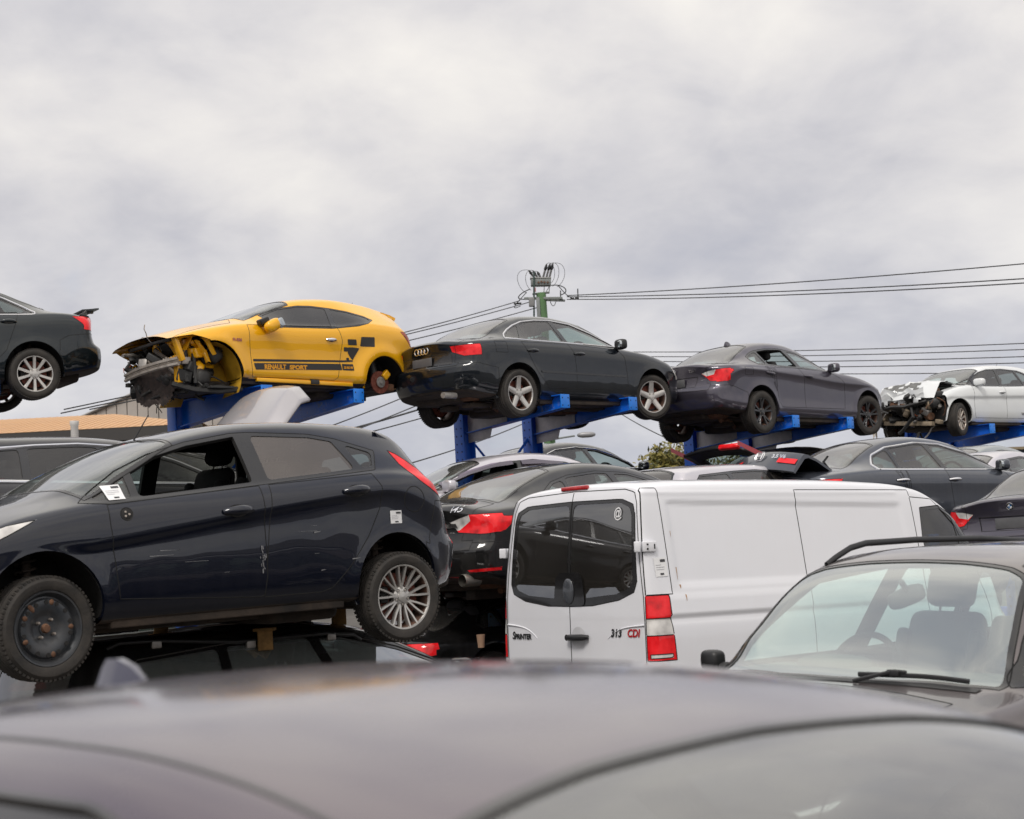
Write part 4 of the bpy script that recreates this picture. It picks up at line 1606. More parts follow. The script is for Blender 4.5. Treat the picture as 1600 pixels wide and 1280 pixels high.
ST_TW = ('twin', 5, 0.028, 0.034, 0.22)
S_SALOON = dict(
    name='sedan', label='graphite sedan with black wheels lifted on blue arms, right of the ringed sedan', cat='car',
    loc=(4.07, 25.06, 3.31), rot=(.2, .1, 44.0), paint=P_GRAPH, wb=2.76, fo=.76, ro=.98, W=1.817, R=.316, rr=.212, wt=.215, ds=.045,
    top=[(2.14, .62), (2.05, .71), (1.75, .845), (1.3, .955), (.85, 1.01), (.72, 1.03), (0, 1.38), (-.35, 1.45), (-.6, 1.46), (-.95, 1.44), (-1.2, 1.385), (-1.78, 1.10), (-1.88, 1.065), (-2.2, 1.06), (-2.34, 1.055), (-2.36, 1.0)],
    belt=[(2.14, .60), (1.7, .80), (1.2, .91), (.6, .965), (-.3, 1.0), (-1.4, 1.015), (-1.9, 1.01), (-2.36, .96)],
    bot=[(2.14, .24), (1.6, .21), (1, .21), (-1, .22), (-1.7, .29), (-2.36, .36)],
    roofw=[(2.14, .6), (.85, .69), (.45, .625), (0, .56), (-.6, .545), (-1.1, .54), (-1.6, .60), (-2, .68), (-2.36, .68)],
    fprof=[(.2, .1), (.4, 0), (.6, .02), (.75, .10), (1.2, .2)],
    rprof=[(.3, .17), (.40, .05), (.60, 0), (.66, .01), (.71, .055), (.85, .085), (1.0, .05), (1.06, .02)],
    fb=.25, rb=.15, flare=.018,
    side=[(-.07, .05), (-.03, .13), (-.015, .22), (-.03, .32), (-.026, .48), ((-.012, -.02), (.62, [(1.6, .78), (.74, .795), (-.5, .88), (-1.5, .93), (-1.95, .94)], -.06)), ((-.004, -.002), (.73, [(1.6, .78), (.74, .795), (-.5, .88), (-1.5, .93), (-1.95, .94)], -.012)), ((0, .004), (.80, [(1.6, .78), (.74, .795), (-.5, .88), (-1.5, .93), (-1.95, .94)], .022)), (-.02, .93), (-.060, 1.0)],
    doors=[('rear_door', [(-.40, 1.0), (-.318, .80), (-.315, .40), (-.94, .40), (-.99, .50), (-1.42, .995)], [circle2(-1.45, .45, .475, 36)]),
           ('front_door', [(.38, .97), (.62, .88), (.721, .795), (.735, .60), (.71, .40), (-.315, .40), (-.40, 1.0)], [])],
    dlo=fixtop([(.60, .985), (-.25, 1.017), (-1.10, 1.022), (-1.32, 1.028), (-1.435, 1.10), (-1.46, 1.165), (-1.36, 1.235), (-1.25, 1.275), (-1.0, 1.315), (-.68, 1.33), (-.225, 1.285), (.175, 1.155), (.45, 1.04)], 1, .72, 1.02, 1.31),
    frame=.022, pillars=[(-.33, 1.02, -.44, 1.31, .09), (-1.12, 1.02, -1.14, 1.26, .045)], panedoor={0: 1, 1: 0}, open={(-1, 1)}, glass=glass('clear_side_glass', (.66, .78, .75), .07),
    windscreen=(.80, 0., .70, .57), rear_screen=(-1.15, -1.80, .50, .60), dash=(.52, .98), zscreen=.9,
    panels=[dict(name='boot_lid', end=[(-.56, 1.2), (.56, 1.2), (.55, .70), (-.55, .70)], e=-1, plan=[(-2.6, -.62), (-2.6, .62), (-1.86, .60), (-1.86, -.60)], one=True, sides=(1,), allow={0}),
            dict(name='tail_light', mat=M_RED, side=[(-2.09, .86), (-2.22, .945), (-2.7, .965), (-2.7, .74), (-2.14, .755)], end=[(.46, .90), (.60, .93), (1., .965), (1., .74), (.60, .775)], e=-1, one=True, sides=(1,), ny=.3),
            dict(name='tail_light', mat=M_RED, side=[(-2.09, .86), (-2.22, .945), (-2.7, .965), (-2.7, .74), (-2.14, .755)], end=[(.46, .90), (.60, .93), (1., .965), (1., .74), (.60, .775)], e=-1, one=True, sides=(-1,), ny=.3),
            dict(name='reversing_light', mat=M_CLEAR, end=[(.46, .90), (.60, .93), (.70, .94), (.66, .87), (.54, .85)], e=-1, noseam=True),
            dict(name='number_plate_recess', mat=P_GRAPH, end=[(-.36, .71), (.36, .71), (.40, .86), (-.40, .86)], e=-1, sides=(1,), off=.006),
            dict(name='rear_bumper', one=True, side=[(-1.70, .1), (-1.70, .60), (-2.0, .69), (-2.6, .70), (-2.6, .1)], ny=.05, e=-1, end=[(-.02, .1), (1., .1), (1., .70), (-.02, .70)], allow={0}),
            dict(name='headlight', mat=M_CLEAR, side=[(1.7, .74), (2.3, .58), (2.3, .70), (1.8, .80)], ny=.05, end=[(.4, .58), (.95, .58), (.95, .74), (.5, .68)], e=1, one=True, sides=(-1,)),
            dict(name='fuel_flap', side=[(-1.56, .97), (-1.74, .97), (-1.74, .86), (-1.56, .86)], sides=(-1,), allow={0})],
    handles=[(1, -.22, .872, .20, None), (0, -1.17, .898, .20, None)], hslope=-.02,
    mirrors=[(.42, .99, P_GRAPH, (1, -1))],
    wheels=[(-1, -1, ST_TW, M_ALLOYD, 0), (-1, 1, ST_TW, M_ALLOYD, 0), (1, -1, ST_TW, M_ALLOYD, -8), (1, 1, ST_TW, M_ALLOYD, -8)], cabin=dict(xs=-.2, zs=.52))


def roundel(parent, B, y, z, e, r=.038):
    p, n = B.hit_end(y, z, e)
    M = n.to_track_quat('Y', 'Z').to_matrix()
    mb = MB()
    c = p + n * .004
    mb.lathe([(r, -.004), (r * 1.0, .003), (r * .93, .005), (r * .90, .003)], 28, 0, c, M=M)
    mb.lathe([(r * .90, .003), (r * .62, .0032)], 28, 1, c, M=M)
    mb.lathe([(r * .62, .0045), (r * .58, .0048), (r * .55, .0040)], 28, 0, c, M=M)
    for k in range(4):
        vs = [(0, .0038, 0)] + [(r * .57 * math.cos(k * math.pi / 2 + a), .0038, r * .57 * math.sin(k * math.pi / 2 + a)) for a in np.linspace(0, math.pi / 2, 7)]
        mb.add([M @ Vector(q) + c for q in vs], [tuple(range(8))], 2 if k % 2 else 3)
    return mb.build('round_badge', [M_CHROME, M_BLACK, plain('badge_blue', (.02, .16, .42), .3), M_PAPER], parent)


def put_plate(parent, B, y, z, e, w=.372, h=.115, mat=None, off=.012):
    p, n = B.hit_end(y, z, e)
    n2 = Vector((n.x, 0, 0)).normalized()
    return MB().box(p + n2 * off, (.008, w, h), None, 0, .003).build('number_plate', mat or M_PLATE, parent)


def fin(parent, B, x, mat, s=1.0):
    p, n = B.hit_top(x, 0)
    vs, fs = [], []
    prof = [(-.078, 0), (-.074, .040), (-.058, .056), (-.020, .055), (.030, .038), (.085, 0)]
    wd = [.026, .022, .018, .018, .020, .006]
    for (a, h), w_ in zip(prof, wd):
        for sd in (1, -1):
            vs.append(p + Vector((a * s, sd * w_ * s * .4, h * s)))
            vs.append(p + Vector((a * s, sd * .032 * s * (1 if a < .05 else .2), -.012)))
    for i in range(5):
        a, b = i * 4, i * 4 + 4
        fs += [(a, b, b + 2, a + 2), (a, a + 1, b + 1, b), (a + 2, b + 2, b + 3, a + 3)]
    fs.append((0, 2, 3, 1))
    return MB().add(vs, fs).build('roof_antenna', mat, parent, 60)


saloon, LB = make_car(S_SALOON)
roundel(saloon, LB, 0, .965, -1)
put_plate(saloon, LB, 0, .785, -1)
fin(saloon, LB, -.98, P_GRAPH)
vs, fs = text_mesh('320d', .055, .002, shear=.15)
MB().add([(LB.hit_end(-.27 - a, .955 + b, -1)[0].x - .003 - c, -.27 - a, .93 + b) for a, b, c in vs], fs).build('model_lettering', M_CHROME, saloon)


# a dark sedan entering the picture from the left
ST_10 = ('plain', 10, 0.034, 0.042, 0.16)
S_BOOT = dict(
    name='sedan', label='blue black sedan cut by the left edge, boot lip spoiler and silver ten spoke wheel', cat='car',
    loc=(-7.35, 19.39, 3.95), rot=(-.3, 0, 213.1), paint=P_TEAL, wb=2.62, fo=.88, ro=.98, W=1.74, R=.316, rr=.222, wt=.205, ds=.045,
    top=[(2.19, .64), (2.1, .73), (1.7, .87), (1.0, 1.0), (.1, 1.42), (-.3, 1.485), (-.7, 1.47), (-1.05, 1.39), (-1.5, 1.215), (-1.68, 1.165), (-1.95, 1.15), (-2.22, 1.14), (-2.29, 1.08)],
    belt=[(2.19, .60), (1.7, .80), (1.0, .94), (0, .99), (-1.2, 1.04), (-1.7, 1.08), (-2.0, 1.05), (-2.29, .98)],
    bot=[(2.19, .24), (1, .22), (-1, .22), (-1.6, .30), (-2.29, .42)],
    roofw=[(2.1, .6), (1.0, .69), (.5, .62), (0, .56), (-.7, .545), (-1.2, .54), (-1.7, .62), (-2.2, .64)],
    fprof=[(.2, .1), (.4, 0), (.6, .02), (.75, .10), (1.2, .2)],
    rprof=[(.3, .16), (.40, .03), (.55, 0), (.66, .01), (.74, .09), (.9, .12), (1.05, .10), (1.15, .05)],
    fb=.25, rb=.15, flare=.022, side=SED_SIDE,
    doors=[('rear_door', [(-.25, 1.01), (-.25, .40), (-.90, .40), (-.97, .60), (-1.12, .76), (-1.20, .90), (-1.22, 1.02), (-1.12, 1.08)], []), ('front_door', [(.75, .97), (.80, .8), (.8, .42), (.74, .40), (-.25, .40), (-.25, 1.01)], [])],
    dlo=[(.85, .985), (-.25, 1.02), (-1.10, 1.045), (-1.33, 1.055), (-1.36, 1.085), (-1.22, 1.18), (-1.02, 1.275), (-.8, 1.345), (-.5, 1.375), (-.2, 1.375), (.1, 1.325), (.4, 1.19)],
    chrome=.009, frame=.024, pillars=[(-.26, 1.0, -.32, 1.37, .08), (-.97, 1.04, -.84, 1.35, .05)], panedoor={0: 1, 1: 0}, glass=glass('clear_side_glass', (.66, .78, .75), .07),
    windscreen=(1.0, .12, .70, .57), rear_screen=(-.92, -1.50, .50, .58), dash=(.7, 1.0), zscreen=.9,
    panels=[dict(name='tail_light', mat=M_RED, side=[(-1.80, 1.05), (-2.6, 1.075), (-2.6, .86), (-2.02, .885)], end=[(.5, 1.07), (1., 1.07), (1., .87), (.5, .90)], e=-1, one=True, sides=(1,), ny=.2),
            dict(name='tail_light', mat=M_RED, side=[(-1.80, 1.05), (-2.6, 1.075), (-2.6, .86), (-2.02, .885)], end=[(.5, 1.07), (1., 1.07), (1., .87), (.5, .90)], e=-1, one=True, sides=(-1,), ny=.2),
            dict(name='rear_bumper', one=True, side=[(-1.62, .1), (-1.63, .74), (-1.74, .80), (-2.05, .84), (-2.6, .84), (-2.6, .1)], ny=.05, e=-1, end=[(-.02, .1), (1., .1), (1., .80), (-.02, .80)], allow={0})],
    handles=[(0, -1.0, .945, .19, None), (1, -.12, .93, .19, None)],
    wheels=[(-1, 1, ST_10, M_ALLOY, 0), (-1, -1, ST_10, M_ALLOY, 0), (1, 1, ST_10, M_ALLOY, 0), (1, -1, ST_10, M_ALLOY, 0)], cabin=dict(xs=-.1, zs=.55))
bootsedan, OB = make_car(S_BOOT)
sp = MB()
sp.add([(x, y, z) for y in np.linspace(-.60, .60, 9) for x, z in ((-2.00, 1.172), (-2.10, 1.182), (-2.21, 1.197), (-2.215, 1.178), (-2.12, 1.162), (-2.01, 1.158))],
       [(i * 6 + j, (i + 1) * 6 + j, (i + 1) * 6 + (j + 1) % 6, i * 6 + (j + 1) % 6) for i in range(8) for j in range(6)] + [(5, 4, 3, 2, 1, 0), tuple(48 + j for j in range(6))])
for y in (-.5, .5):
    sp.box((-2.13, y, 1.155), (.08, .05, .04), None, 0, .01)
sp.build('boot_spoiler', P_TEAL, bootsedan, 40)
# ------------------------------------------------------------------ the two crashed cars at the ends of the rack row
def tatter(pts, dz=0.02, seed=0):
    r = random.Random(seed)
    return [(a + r.uniform(-dz, dz), b + r.uniform(-dz, dz), c + r.uniform(-dz, dz)) for a, b, c in pts]


def crumple(poly_uv, n, fn, seed, amp, thick=0.004):
    """a bent sheet: fn maps (u, v) in 0..1 to a point; random creases of the given depth"""
    r = random.Random(seed)
    cr = [(r.uniform(0, 6.28), r.uniform(0.2, 0.8), r.uniform(0.2, 0.8), r.uniform(-1, 1) * amp, r.uniform(0.05, 0.2)) for _ in range(7)]
    vs, fs = [], []
    for i in range(n + 1):
        for j in range(n + 1):
            u, v = i / n, j / n
            p = Vector(fn(u, v))
            d = 0
            for a, cu, cv, am, wd in cr:
                d += am * (1 - min(1, abs((u - cu) * math.cos(a) + (v - cv) * math.sin(a)) / wd))
            d += r.uniform(-1, 1) * amp * 0.12
            vs.append(p + Vector((0.4, 0.5, 0.7)) * d)
    for i in range(n):
        for j in range(n):
            if poly_uv is None or poly_uv((i + .5) / n, (j + .5) / n):
                fs.append((i * (n + 1) + j, i * (n + 1) + j + 1, (i + 1) * (n + 1) + j + 1, (i + 1) * (n + 1) + j))
    return vs, fs


def engine_bay(root, x0, x1, hw, z0, z1, seed, mats, n=60, light=0.25):
    """torn out front end: hoses, castings, brackets, looms, cans"""
    r = random.Random(seed)
    mb = MB()
    for k in range(n):
        c = Vector((r.uniform(x0, x1), r.uniform(-hw, hw), r.uniform(z0, z1)))
        mi = 0 if r.random() > light else r.choice((1, 2, 3))
        M = Matrix.Rotation(r.uniform(-.7, .7), 3, 'X') @ Matrix.Rotation(r.uniform(-.7, .7), 3, 'Y') @ Matrix.Rotation(r.uniform(-.7, .7), 3, 'Z')
        t = r.random()
        s = r.uniform(.05, .16)
        if t < .45:
            mb.box(c, (s * r.uniform(.7, 1.6), s * r.uniform(.6, 1.6), s * r.uniform(.5, 1.3)), M, mi, s * .12)
        elif t < .6:
            mb.blob(c, (s * 1.3, s, s * 1.2), mi, .6, 7, M)
        elif t < .75:
            mb.lathe([(.001, -s * .6), (s * .45, -s * .6), (s * .48, -s * .2), (s * .40, 0), (s * .48, s * .2), (s * .45, s * .6), (.001, s * .6)], 16, mi, c, M=M)
        else:
            P = [c]
            d = Vector((r.uniform(-1, 1), r.uniform(-1, 1), r.uniform(-1, .6))).normalized()
            for q in range(8):
                d = (d + Vector((r.uniform(-.5, .5), r.uniform(-.5, .5), r.uniform(-.5, .4)))).normalized()
                P.append(P[-1] + d * .055)
            mb.tube(P, r.choice((.006, .010, .016, .022)), 6, mi)
    for k in range(18):
        c = Vector((r.uniform(x0, x1), r.uniform(-hw, hw), r.uniform(z0, z1 * .95)))
        P = [c]
        for q in range(7):
            P.append(P[-1] + Vector((r.uniform(-.05, .05), r.uniform(-.05, .05), r.uniform(-.06, .03))))
        mb.tube(P, .0045, 5, r.choice((0, 0, 0, 4)))
    return mb.build('engine', mats, root, 40)


M_OILY = plain('oily_plastic', (.012, .012, .013), .55, var=.4, scale=10, var2=(.035, .034, .033))
M_RAD = plain('crushed_radiator', (.030, .023, .021), .75, var=.4, scale=14, bump=.6, bscale=55, var2=(.07, .05, .044))
M_BEAM = plain('bumper_beam_alloy', (.42, .38, .34), .45, metal=.55, var=.3, scale=10)
M_WIRE = plain('orange_wire', (.45, .09, .02), .6)


def cut_yellow(B):
    # the whole nose is gone: bumper, wings ahead of the wheel, lamps
    for sd in (1, -1):
        P = hull2([(2.8, .0), (2.8, .56), (2.2, .62), (1.60, .76), (1.40, .70), (1.34, .0)])
        B.kill(B.clip(B.pick(lambda f, c: c.y * sd > -0.001 and (abs(f.normal.y) > .05 or f.normal.x > .1 or f.normal.z < 0) and c.x > 1.0, P, 0, 2, None), P, 0, 2))
        P = hull2(circle2(1.34, .28, .415, 36))
        B.kill(B.clip(B.pick(lambda f, c: c.y * sd > .3 and c.x > .7, P, 0, 2, None), P, 0, 2))
        P = [(2.8, -1), (2.8, 1), (1.80, 1.0), (1.73, 0), (1.56, -1)]
        B.kill(B.clip(B.pick(lambda f, c: c.x > 1.6, P, 0, 1, None), P, 0, 1))
        P = [(-3, 0), (-3, .66), (-1.86, .66), (-1.72, .55), (-1.70, 0)]
        B.kill(B.clip(B.pick(lambda f, c: c.y * sd > -0.001 and c.x < -1.4, P, 0, 2, None), hull2(P), 0, 2))


S_COUPE = dict(
    name='coupe', label='yellow coupe with crushed open front and black side stripe, wheels missing, on blue rack', cat='car',
    loc=(-3.22, 20.6, 3.78), rot=(.4, .5, 224.8), paint=P_YELLOW, wb=2.64, fo=.86, ro=.79, W=1.848, R=.32, rr=.23, ds=.04, nper=5,
    top=[(2.18, .62), (2.0, .71), (1.6, .875), (1.05, 1.015), (.80, 1.075), (.45, 1.21), (.05, 1.355), (-.3, 1.425), (-.8, 1.462), (-1.25, 1.435), (-1.65, 1.375), (-1.86, 1.33), (-1.95, 1.20), (-2.05, 1.02), (-2.11, .95)],
    belt=[(2.18, .58), (1.7, .76), (1.2, .88), (.8, .94), (0, .975), (-.6, 1.01), (-1.2, 1.085), (-1.7, 1.06), (-2.11, .90)],
    bot=[(2.18, .24), (1, .225), (-1, .225), (-1.6, .26), (-2.11, .36)],
    roofw=[(2.1, .6), (.85, .72), (.5, .66), (0, .585), (-.8, .555), (-1.4, .555), (-1.8, .53), (-2.11, .58)],
    fprof=[(.2, .1), (.4, 0), (.6, .02), (.75, .10), (1.2, .2)],
    rprof=[(.2, .15), (.5, .03), (.72, 0), (.85, .02), (1.0, .06), (1.15, .12), (1.25, .10), (1.32, .02), (1.4, 0)],
    fb=.22, rb=.22, flare=.04, flw=.10, crown=.05,
    side=[(-.07, .05), (-.03, .13), (-.028, .22), (-.032, .36), (-.030, .52), (-.016, .68), (-.008, .80), (-.022, .92), (-.062, 1.0)],
    arch=[(-1.345, .315, .345)], firewall=.95,
    doors=[('door', [(.83, .93), (.81, .71), (.80, .31), (.76, .285), (-.50, .30), (-.555, .34), (-.575, .46), (-.635, .80), (-.60, .93), (-.575, 1.0)], [])],
    dlo=fixtop([(.55, 1.09), (.36, .925), (-.515, .967), (-.646, .985), (-.94, 1.03), (-1.10, 1.08), (-1.20, 1.145), (-1.055, 1.20), (-.80, 1.253), (-.55, 1.28), (-.25, 1.292), (-.04, 1.28), (.28, 1.215)], -1, .74, 1.0, 1.26, yt_=.62),
    frame=.016, pillars=[(-.54, 1.0, -.60, 1.25, .075)], panedoor={0: 0}, glass=G_DARK, panes={1: glass('green_quarter_glass', (.25, .36, .33), .08)},
    windscreen=(.80, .0, .72, .60), dash=(.55, 1.0), zscreen=.9, screenmat=glass('crazed_windscreen', (.60, .72, .74), .22, dustcol=(.6, .62, .62)),
    panels=[dict(name='bonnet', plan=[(2.6, -.80), (2.6, .80), (.98, .74), (.86, .55), (.86, -.55), (.98, -.74)], sides=(1,), allow={0}, nz=.25),
            dict(name='tail_light', mat=lens('amber_red_lens', (.42, .06, .02)), side=[(-1.66, 1.01), (-1.77, 1.01), (-1.92, .87), (-1.91, .80), (-1.84, .83)], ny=.05, allow={0}),
            dict(name='roof_spoiler', plan=[(-1.93, -.62), (-1.93, .62), (-1.70, .58), (-1.70, -.58)], sides=(1,), allow={0}, nz=.4)],
    handles=[(0, -.45, .815, .16, M_CHROME)], cutaway=cut_yellow, exhaust=False,
    cabin=dict(xs=-.25, zs=.55))
coupe, CB = make_car(S_COUPE)


def coupe_more():
    # black stripes, checker marks and lettering on the flank
    mb = MB()
    st = [[(.765, .505), (-.625, .562), (-.80, .575), (-.80, .553), (-.625, .538), (.760, .475)],
          [(.755, .455), (-.60, .515), (-.62, .435), (.728, .375)],
          [(-.615, .515), (-.80, .520), (-.815, .437), (-.63, .434)],
          [(-.80, .575), (-.915, .735), (-.80, .74), (-.72, .735), (-.72, .66), (-.765, .60)],
          [(-.655, .735), (-.655, .68), (-.72, .68), (-.72, .735)], [(-.715, .84), (-.725, .765), (-.87, .77), (-.86, .845)],
          [(-.945, .885), (-.925, .76), (-1.165, .765), (-1.175, .895)], [(-.695, .60), (-.74, .60), (-.74, .565), (-.695, .565)]]
    for i, P in enumerate(st):
        vs, fs = gridpoly(round2(P, .012), .04)
        for sd in (1,):
            q = []
            for x, z in vs:
                p, n = CB.hit(x, z, sd)
                q.append(p + n * .003)
            mb.add(q, fs)
    mb.build('side_stripe', plain('matt_black_decal', (.022, .020, .019), .5), coupe, 60)
    def letter(txt, x, z, size, bold=0.0, sx=1.0, shear=0.0, slope=-.042):
        vs, fs = text_mesh(txt, size, 0, bold, shear, sx)
        q = []
        for a, b, c in vs:
            p, n = CB.hit(x - a, z + b - slope * a, 1)
            q.append(p + n * .0055)
        return MB().add(q, fs)
    yl = plain('yellow_lettering', (.70, .30, .006), .5)
    letter('RENAULT', .60, .388, .082, .0035, .92).build('lettering', yl, coupe, 60)
    letter('SPORT', .215, .404, .072, .0045, 1.25).build('lettering', yl, coupe, 60)
    letter('20 RS 08', -.648, .455, .040, .002, 1.0).build('lettering', yl, coupe, 60)
    letter('F1-R26', 1.08, .705, .05, .003, 1.0, .2).build('wing_badge', plain('wing_badge_red', (.35, .10, .09), .4), coupe, 60)
    # door mirror torn out of its shell, hanging
    m = MB()
    p, n = CB.hit(.56, .94, 1)
    m.blob(p + Vector((-.03, .14, -.02)), (.24, .15, .15), 0, .75, 10, Matrix.Rotation(.5, 3, 'Y'))
    m.box(p + Vector((.05, .05, .04)), (.14, .10, .07), Matrix.Rotation(.4, 3, 'Y'), 1, .015)
    m.tube([p, p + Vector((.02, .06, .05)), p + Vector((.0, .10, 0))], .025, 6, 1)
    o = m.build('door_mirror', [P_YELLOW, M_BLACK], coupe, 50)
    MB().blob(p + Vector((-.12, .19, .01)), (.10, .04, .13), 0, .6, 8, Matrix.Rotation(.5, 3, 'Y')).build('mirror_glass', M_MIRROR, o, 50)
    sq = MB()
    vs, fs = [], []
    for i in range(13):
        y = -.54 + 1.08 * i / 12
        k = (y / .54) ** 2
        for x, z in ((-1.66 + .05 * k, 1.345 - .03 * k), (-1.84 + .07 * k, 1.328 - .04 * k), (-1.965 + .10 * k, 1.305 - .05 * k), (-1.955 + .10 * k, 1.27 - .05 * k), (-1.85 + .07 * k, 1.25 - .04 * k)):
            vs.append((x, y, z))
    for i in range(12):
        for j in range(5):
            fs.append((i * 5 + j, (i + 1) * 5 + j, (i + 1) * 5 + (j + 1) % 5, i * 5 + (j + 1) % 5))
    fs += [(4, 3, 2, 1, 0), tuple(60 + j for j in range(5))]
    sq.add(vs, fs).build('spoiler_lip', P_YELLOW, coupe, 40)
    MB().tube([CB.hit_top(-1.50, 0)[0], CB.hit_top(-1.50, 0)[0] + Vector((-.07, 0, .13))], [.006, .003], 6).build('roof_antenna', M_BLACK, coupe)
    # front: chassis rails, strut towers, beam, radiator pack, inner wheel arch
    fr = MB()
    for sd in (1, -1):
        if sd < 0:
            continue
        fr.box((1.40, sd * .52, .47), (.60, .07, .11), None, 0, .012)
        fr.box((1.62, sd * .55, .38), (.06, .10, .34), Matrix.Rotation(.05, 3, 'Y'), 0, .01)
        fr.box((1.70, sd * .70, .60), (.06, .08, .30), Matrix.Rotation(.35, 3, 'Y'), 0, .01)
        fr.tube([(1.66, sd * .45, .71), (1.62, sd * .66, .76), (1.45, sd * .70, .79), (1.15, sd * .72, .83)], .034, 6, flat=.6)
        fr.tube([(1.50, sd * .66, .77), (1.56, sd * .62, .62), (1.62, sd * .58, .48)], .040, 6, flat=.5)
        fr.box((1.52, sd * .57, .40), (.13, .04, .16), Matrix.Rotation(.2, 3, 'Y'), 0, .01)
    fr.build('chassis_frame', P_YELLOW, coupe, 40)
    # rear half of the front wheel housing: pressed steel facing forward
    for sd in (1, -1):
        al = MB()
        vs, fs = [], []
        for i in range(13):
            a = -.50 + 1.95 * i / 12
            for j in range(6):
                y = sd * (.885 - .085 * j)
                bump = .02 * math.sin(i * 1.3) * (1 if 0 < j < 5 else 0) + (.035 if 3 < i < 9 and 1 < j < 5 else 0)
                r = .405 - bump + .012 * j
                vs.append((1.34 - r * math.cos(a), y, .28 + r * math.sin(a)))
        for i in range(12):
            for j in range(5):
                fs.append((i * 6 + j, i * 6 + j + 1, i * 6 + j + 7, i * 6 + j + 6))
        al.add(vs, fs)
        al.box((1.10, sd * .44, .42), (.5, .03, .42), None, 0, .01)
        al.build('inner_wing', M_LINERY, coupe, 30)
    for sd in (1, -1):
        su = MB()
        x, y = 1.40, sd * .56
        su.lathe([(.001, .05), (.10, .05), (.11, .02), (.085, -.01), (.07, -.03)], 24, 0, (x, y, .70), M=Matrix.Rotation(RAD(90), 3, 'X'))
        P = [(x + .075 * math.cos(k * .8), y + .075 * math.sin(k * .8), .50 + .18 * k / 40) for k in range(41)]
        su.tube(P, .010, 5)
        su.tube([(x, y, .72), (x, y + sd * .02, .30)], .034, 10)
        su.lathe([(.09, -.03), (.10, 0), (.07, .02), (.05, .02), (.05, -.03)], 20, 1, (x, sd * .70, .28))
        su.box((x - .02, sd * .68, .20), (.10, .08, .16), None, 1, .02)
        su.tube([(x - .05, sd * .76, .17), (x, sd * .4, .20)], .03, 6)
        if sd > 0:
            su.tube([(x + .16, sd * .62, .60), (x + .15, sd * .64, .22)], .034, 10)
            su.tube([(x + .08, sd * .68, .56), (x + .07, sd * .70, .20)], .026, 10)
        su.build('front_strut', [M_OILY, plain('hub_grey', (.06, .055, .05), .6, metal=.4)], coupe, 40)
    OFF = Vector((-.36, .06, 0))
    bm_ = MB()
    P = [(2.02 + .08 * (1 - (2 * t - 1) ** 2) + .03 * t, -.62 + 1.24 * t, .46 - .055 * (1 - t)) for t in np.linspace(0, 1, 12)]
    for dz in (-.032, .032):
        bm_.tube([(a, b, c + dz) for a, b, c in P], .027, 6, flat=.9)
    bm_.tube([(a - .02, b, c) for a, b, c in P], .036, 4)
    for k in range(6):
        bm_.box((1.96, .20 + .06 * k, .52 + .01 * (k % 2)), (.07, .03, .05), Matrix.Rotation(.3 * k, 3, 'X'), 0, .006)
    bm_.box((1.94, .58, .47), (.12, .10, .09), None, 0, .01)
    bm_.box((1.90, -.2, .53), (.05, .05, .12), Matrix.Rotation(.5, 3, 'Y'), 0, .006)
    bm_.tube([(1.96, -.05, .68), (1.88, .10, .56)], .025, 4)
    bm_.tube([(1.98, .30, .42), (1.88, .42, .27)], .020, 4)
    bm_.build('bumper_beam', M_BEAM, coupe, 35, M=Matrix.Translation(OFF))
    def rad(u, v):
        y = -.55 + 1.05 * u
        return (1.98 - .10 * v + .05 * math.sin(u * 5), y, .45 - .42 * v - .10 * v * math.sin(u * 3.1))
    vs, fs = crumple(lambda u, v: not (v > .62 + .36 * math.sin(u * 3.6 + .2)), 26, rad, 5, .07)
    MB().add(vs, fs).build('radiator', M_RAD, coupe, 25, M=Matrix.Translation(OFF))
    tr = MB()
    r = random.Random(12)
    for k in range(9):
        y = r.uniform(-.6, .8)
        P = [(1.80 + r.uniform(-.2, .1), y, .24 + r.uniform(-.05, .05))]
        for q in range(6):
            P.append((P[-1][0] + r.uniform(-.07, .04), P[-1][1] + r.uniform(-.06, .06), P[-1][2] - r.uniform(.01, .05)))
        tr.tube(P, r.choice((.006, .010, .014)), 5)
    for k in range(8):
        y = -.3 + .13 * k
        tr.box((1.72 - .04 * k, y + .1, .15 + r.uniform(-.02, .03)), (.34, .20, .03), Matrix.Rotation(r.uniform(-.5, .5), 3, 'X') @ Matrix.Rotation(r.uniform(-.2, .4), 3, 'Y'), 0, .006)
    tr.tube([(1.95, .5, .20), (1.75, .66, .12), (1.45, .74, .10), (1.15, .78, .14)], .035, 6)
    tr.build('torn_undertray', M_OILY, coupe, 35, M=Matrix.Translation(OFF * .7))
    # torn strips of yellow wing and slam panel
    ts = MB()
    for k in range(7):
        y0_, x0_ = .30 + .08 * k, 1.62 - .03 * k
        vs, fs = crumple(None, 6, lambda u, v: (x0_ - .16 * v + .02 * math.sin(5 * u), y0_ + .07 * u, .74 - .30 * v * (1 if k % 2 else .6) + .03 * math.sin(4 * v + k)), 20 + k, .03)
        ts.add(vs, fs)
    ts.build('torn_wing', P_YELLOW, coupe, 30)
    engine_bay(coupe, 1.15, 1.58, .68, .20, .74, 3, [M_OILY, M_GREYMETAL, P_YELLOW, P_YELLOW, M_WIRE], 150, .32)
    # edges of the bonnet skin folded down, dark frame underneath
    hm = MB()
    hm.box((1.30, 0, .845), (.45, 1.2, .03), Matrix.Rotation(.24, 3, 'Y'), 0, .01)
    for sd in (1, -1):
        hm.tube([(1.67 + .05 * sd, sd * .30, .745), (1.61 + .06 * sd, sd * .62, .76), (1.5, sd * .74, .795), (1.1, sd * .76, .885)], .016, 6)
    hm.tube([(1.60, -.5, .75), (1.68, 0, .74), (1.73, .35, .735), (1.73, .6, .73)], .022, 6)
    hm.blob((1.56, -.25, .865), (.10, .06, .04), 0, .6, 6)
    hm.build('bonnet_frame', M_OILY, coupe, 40)
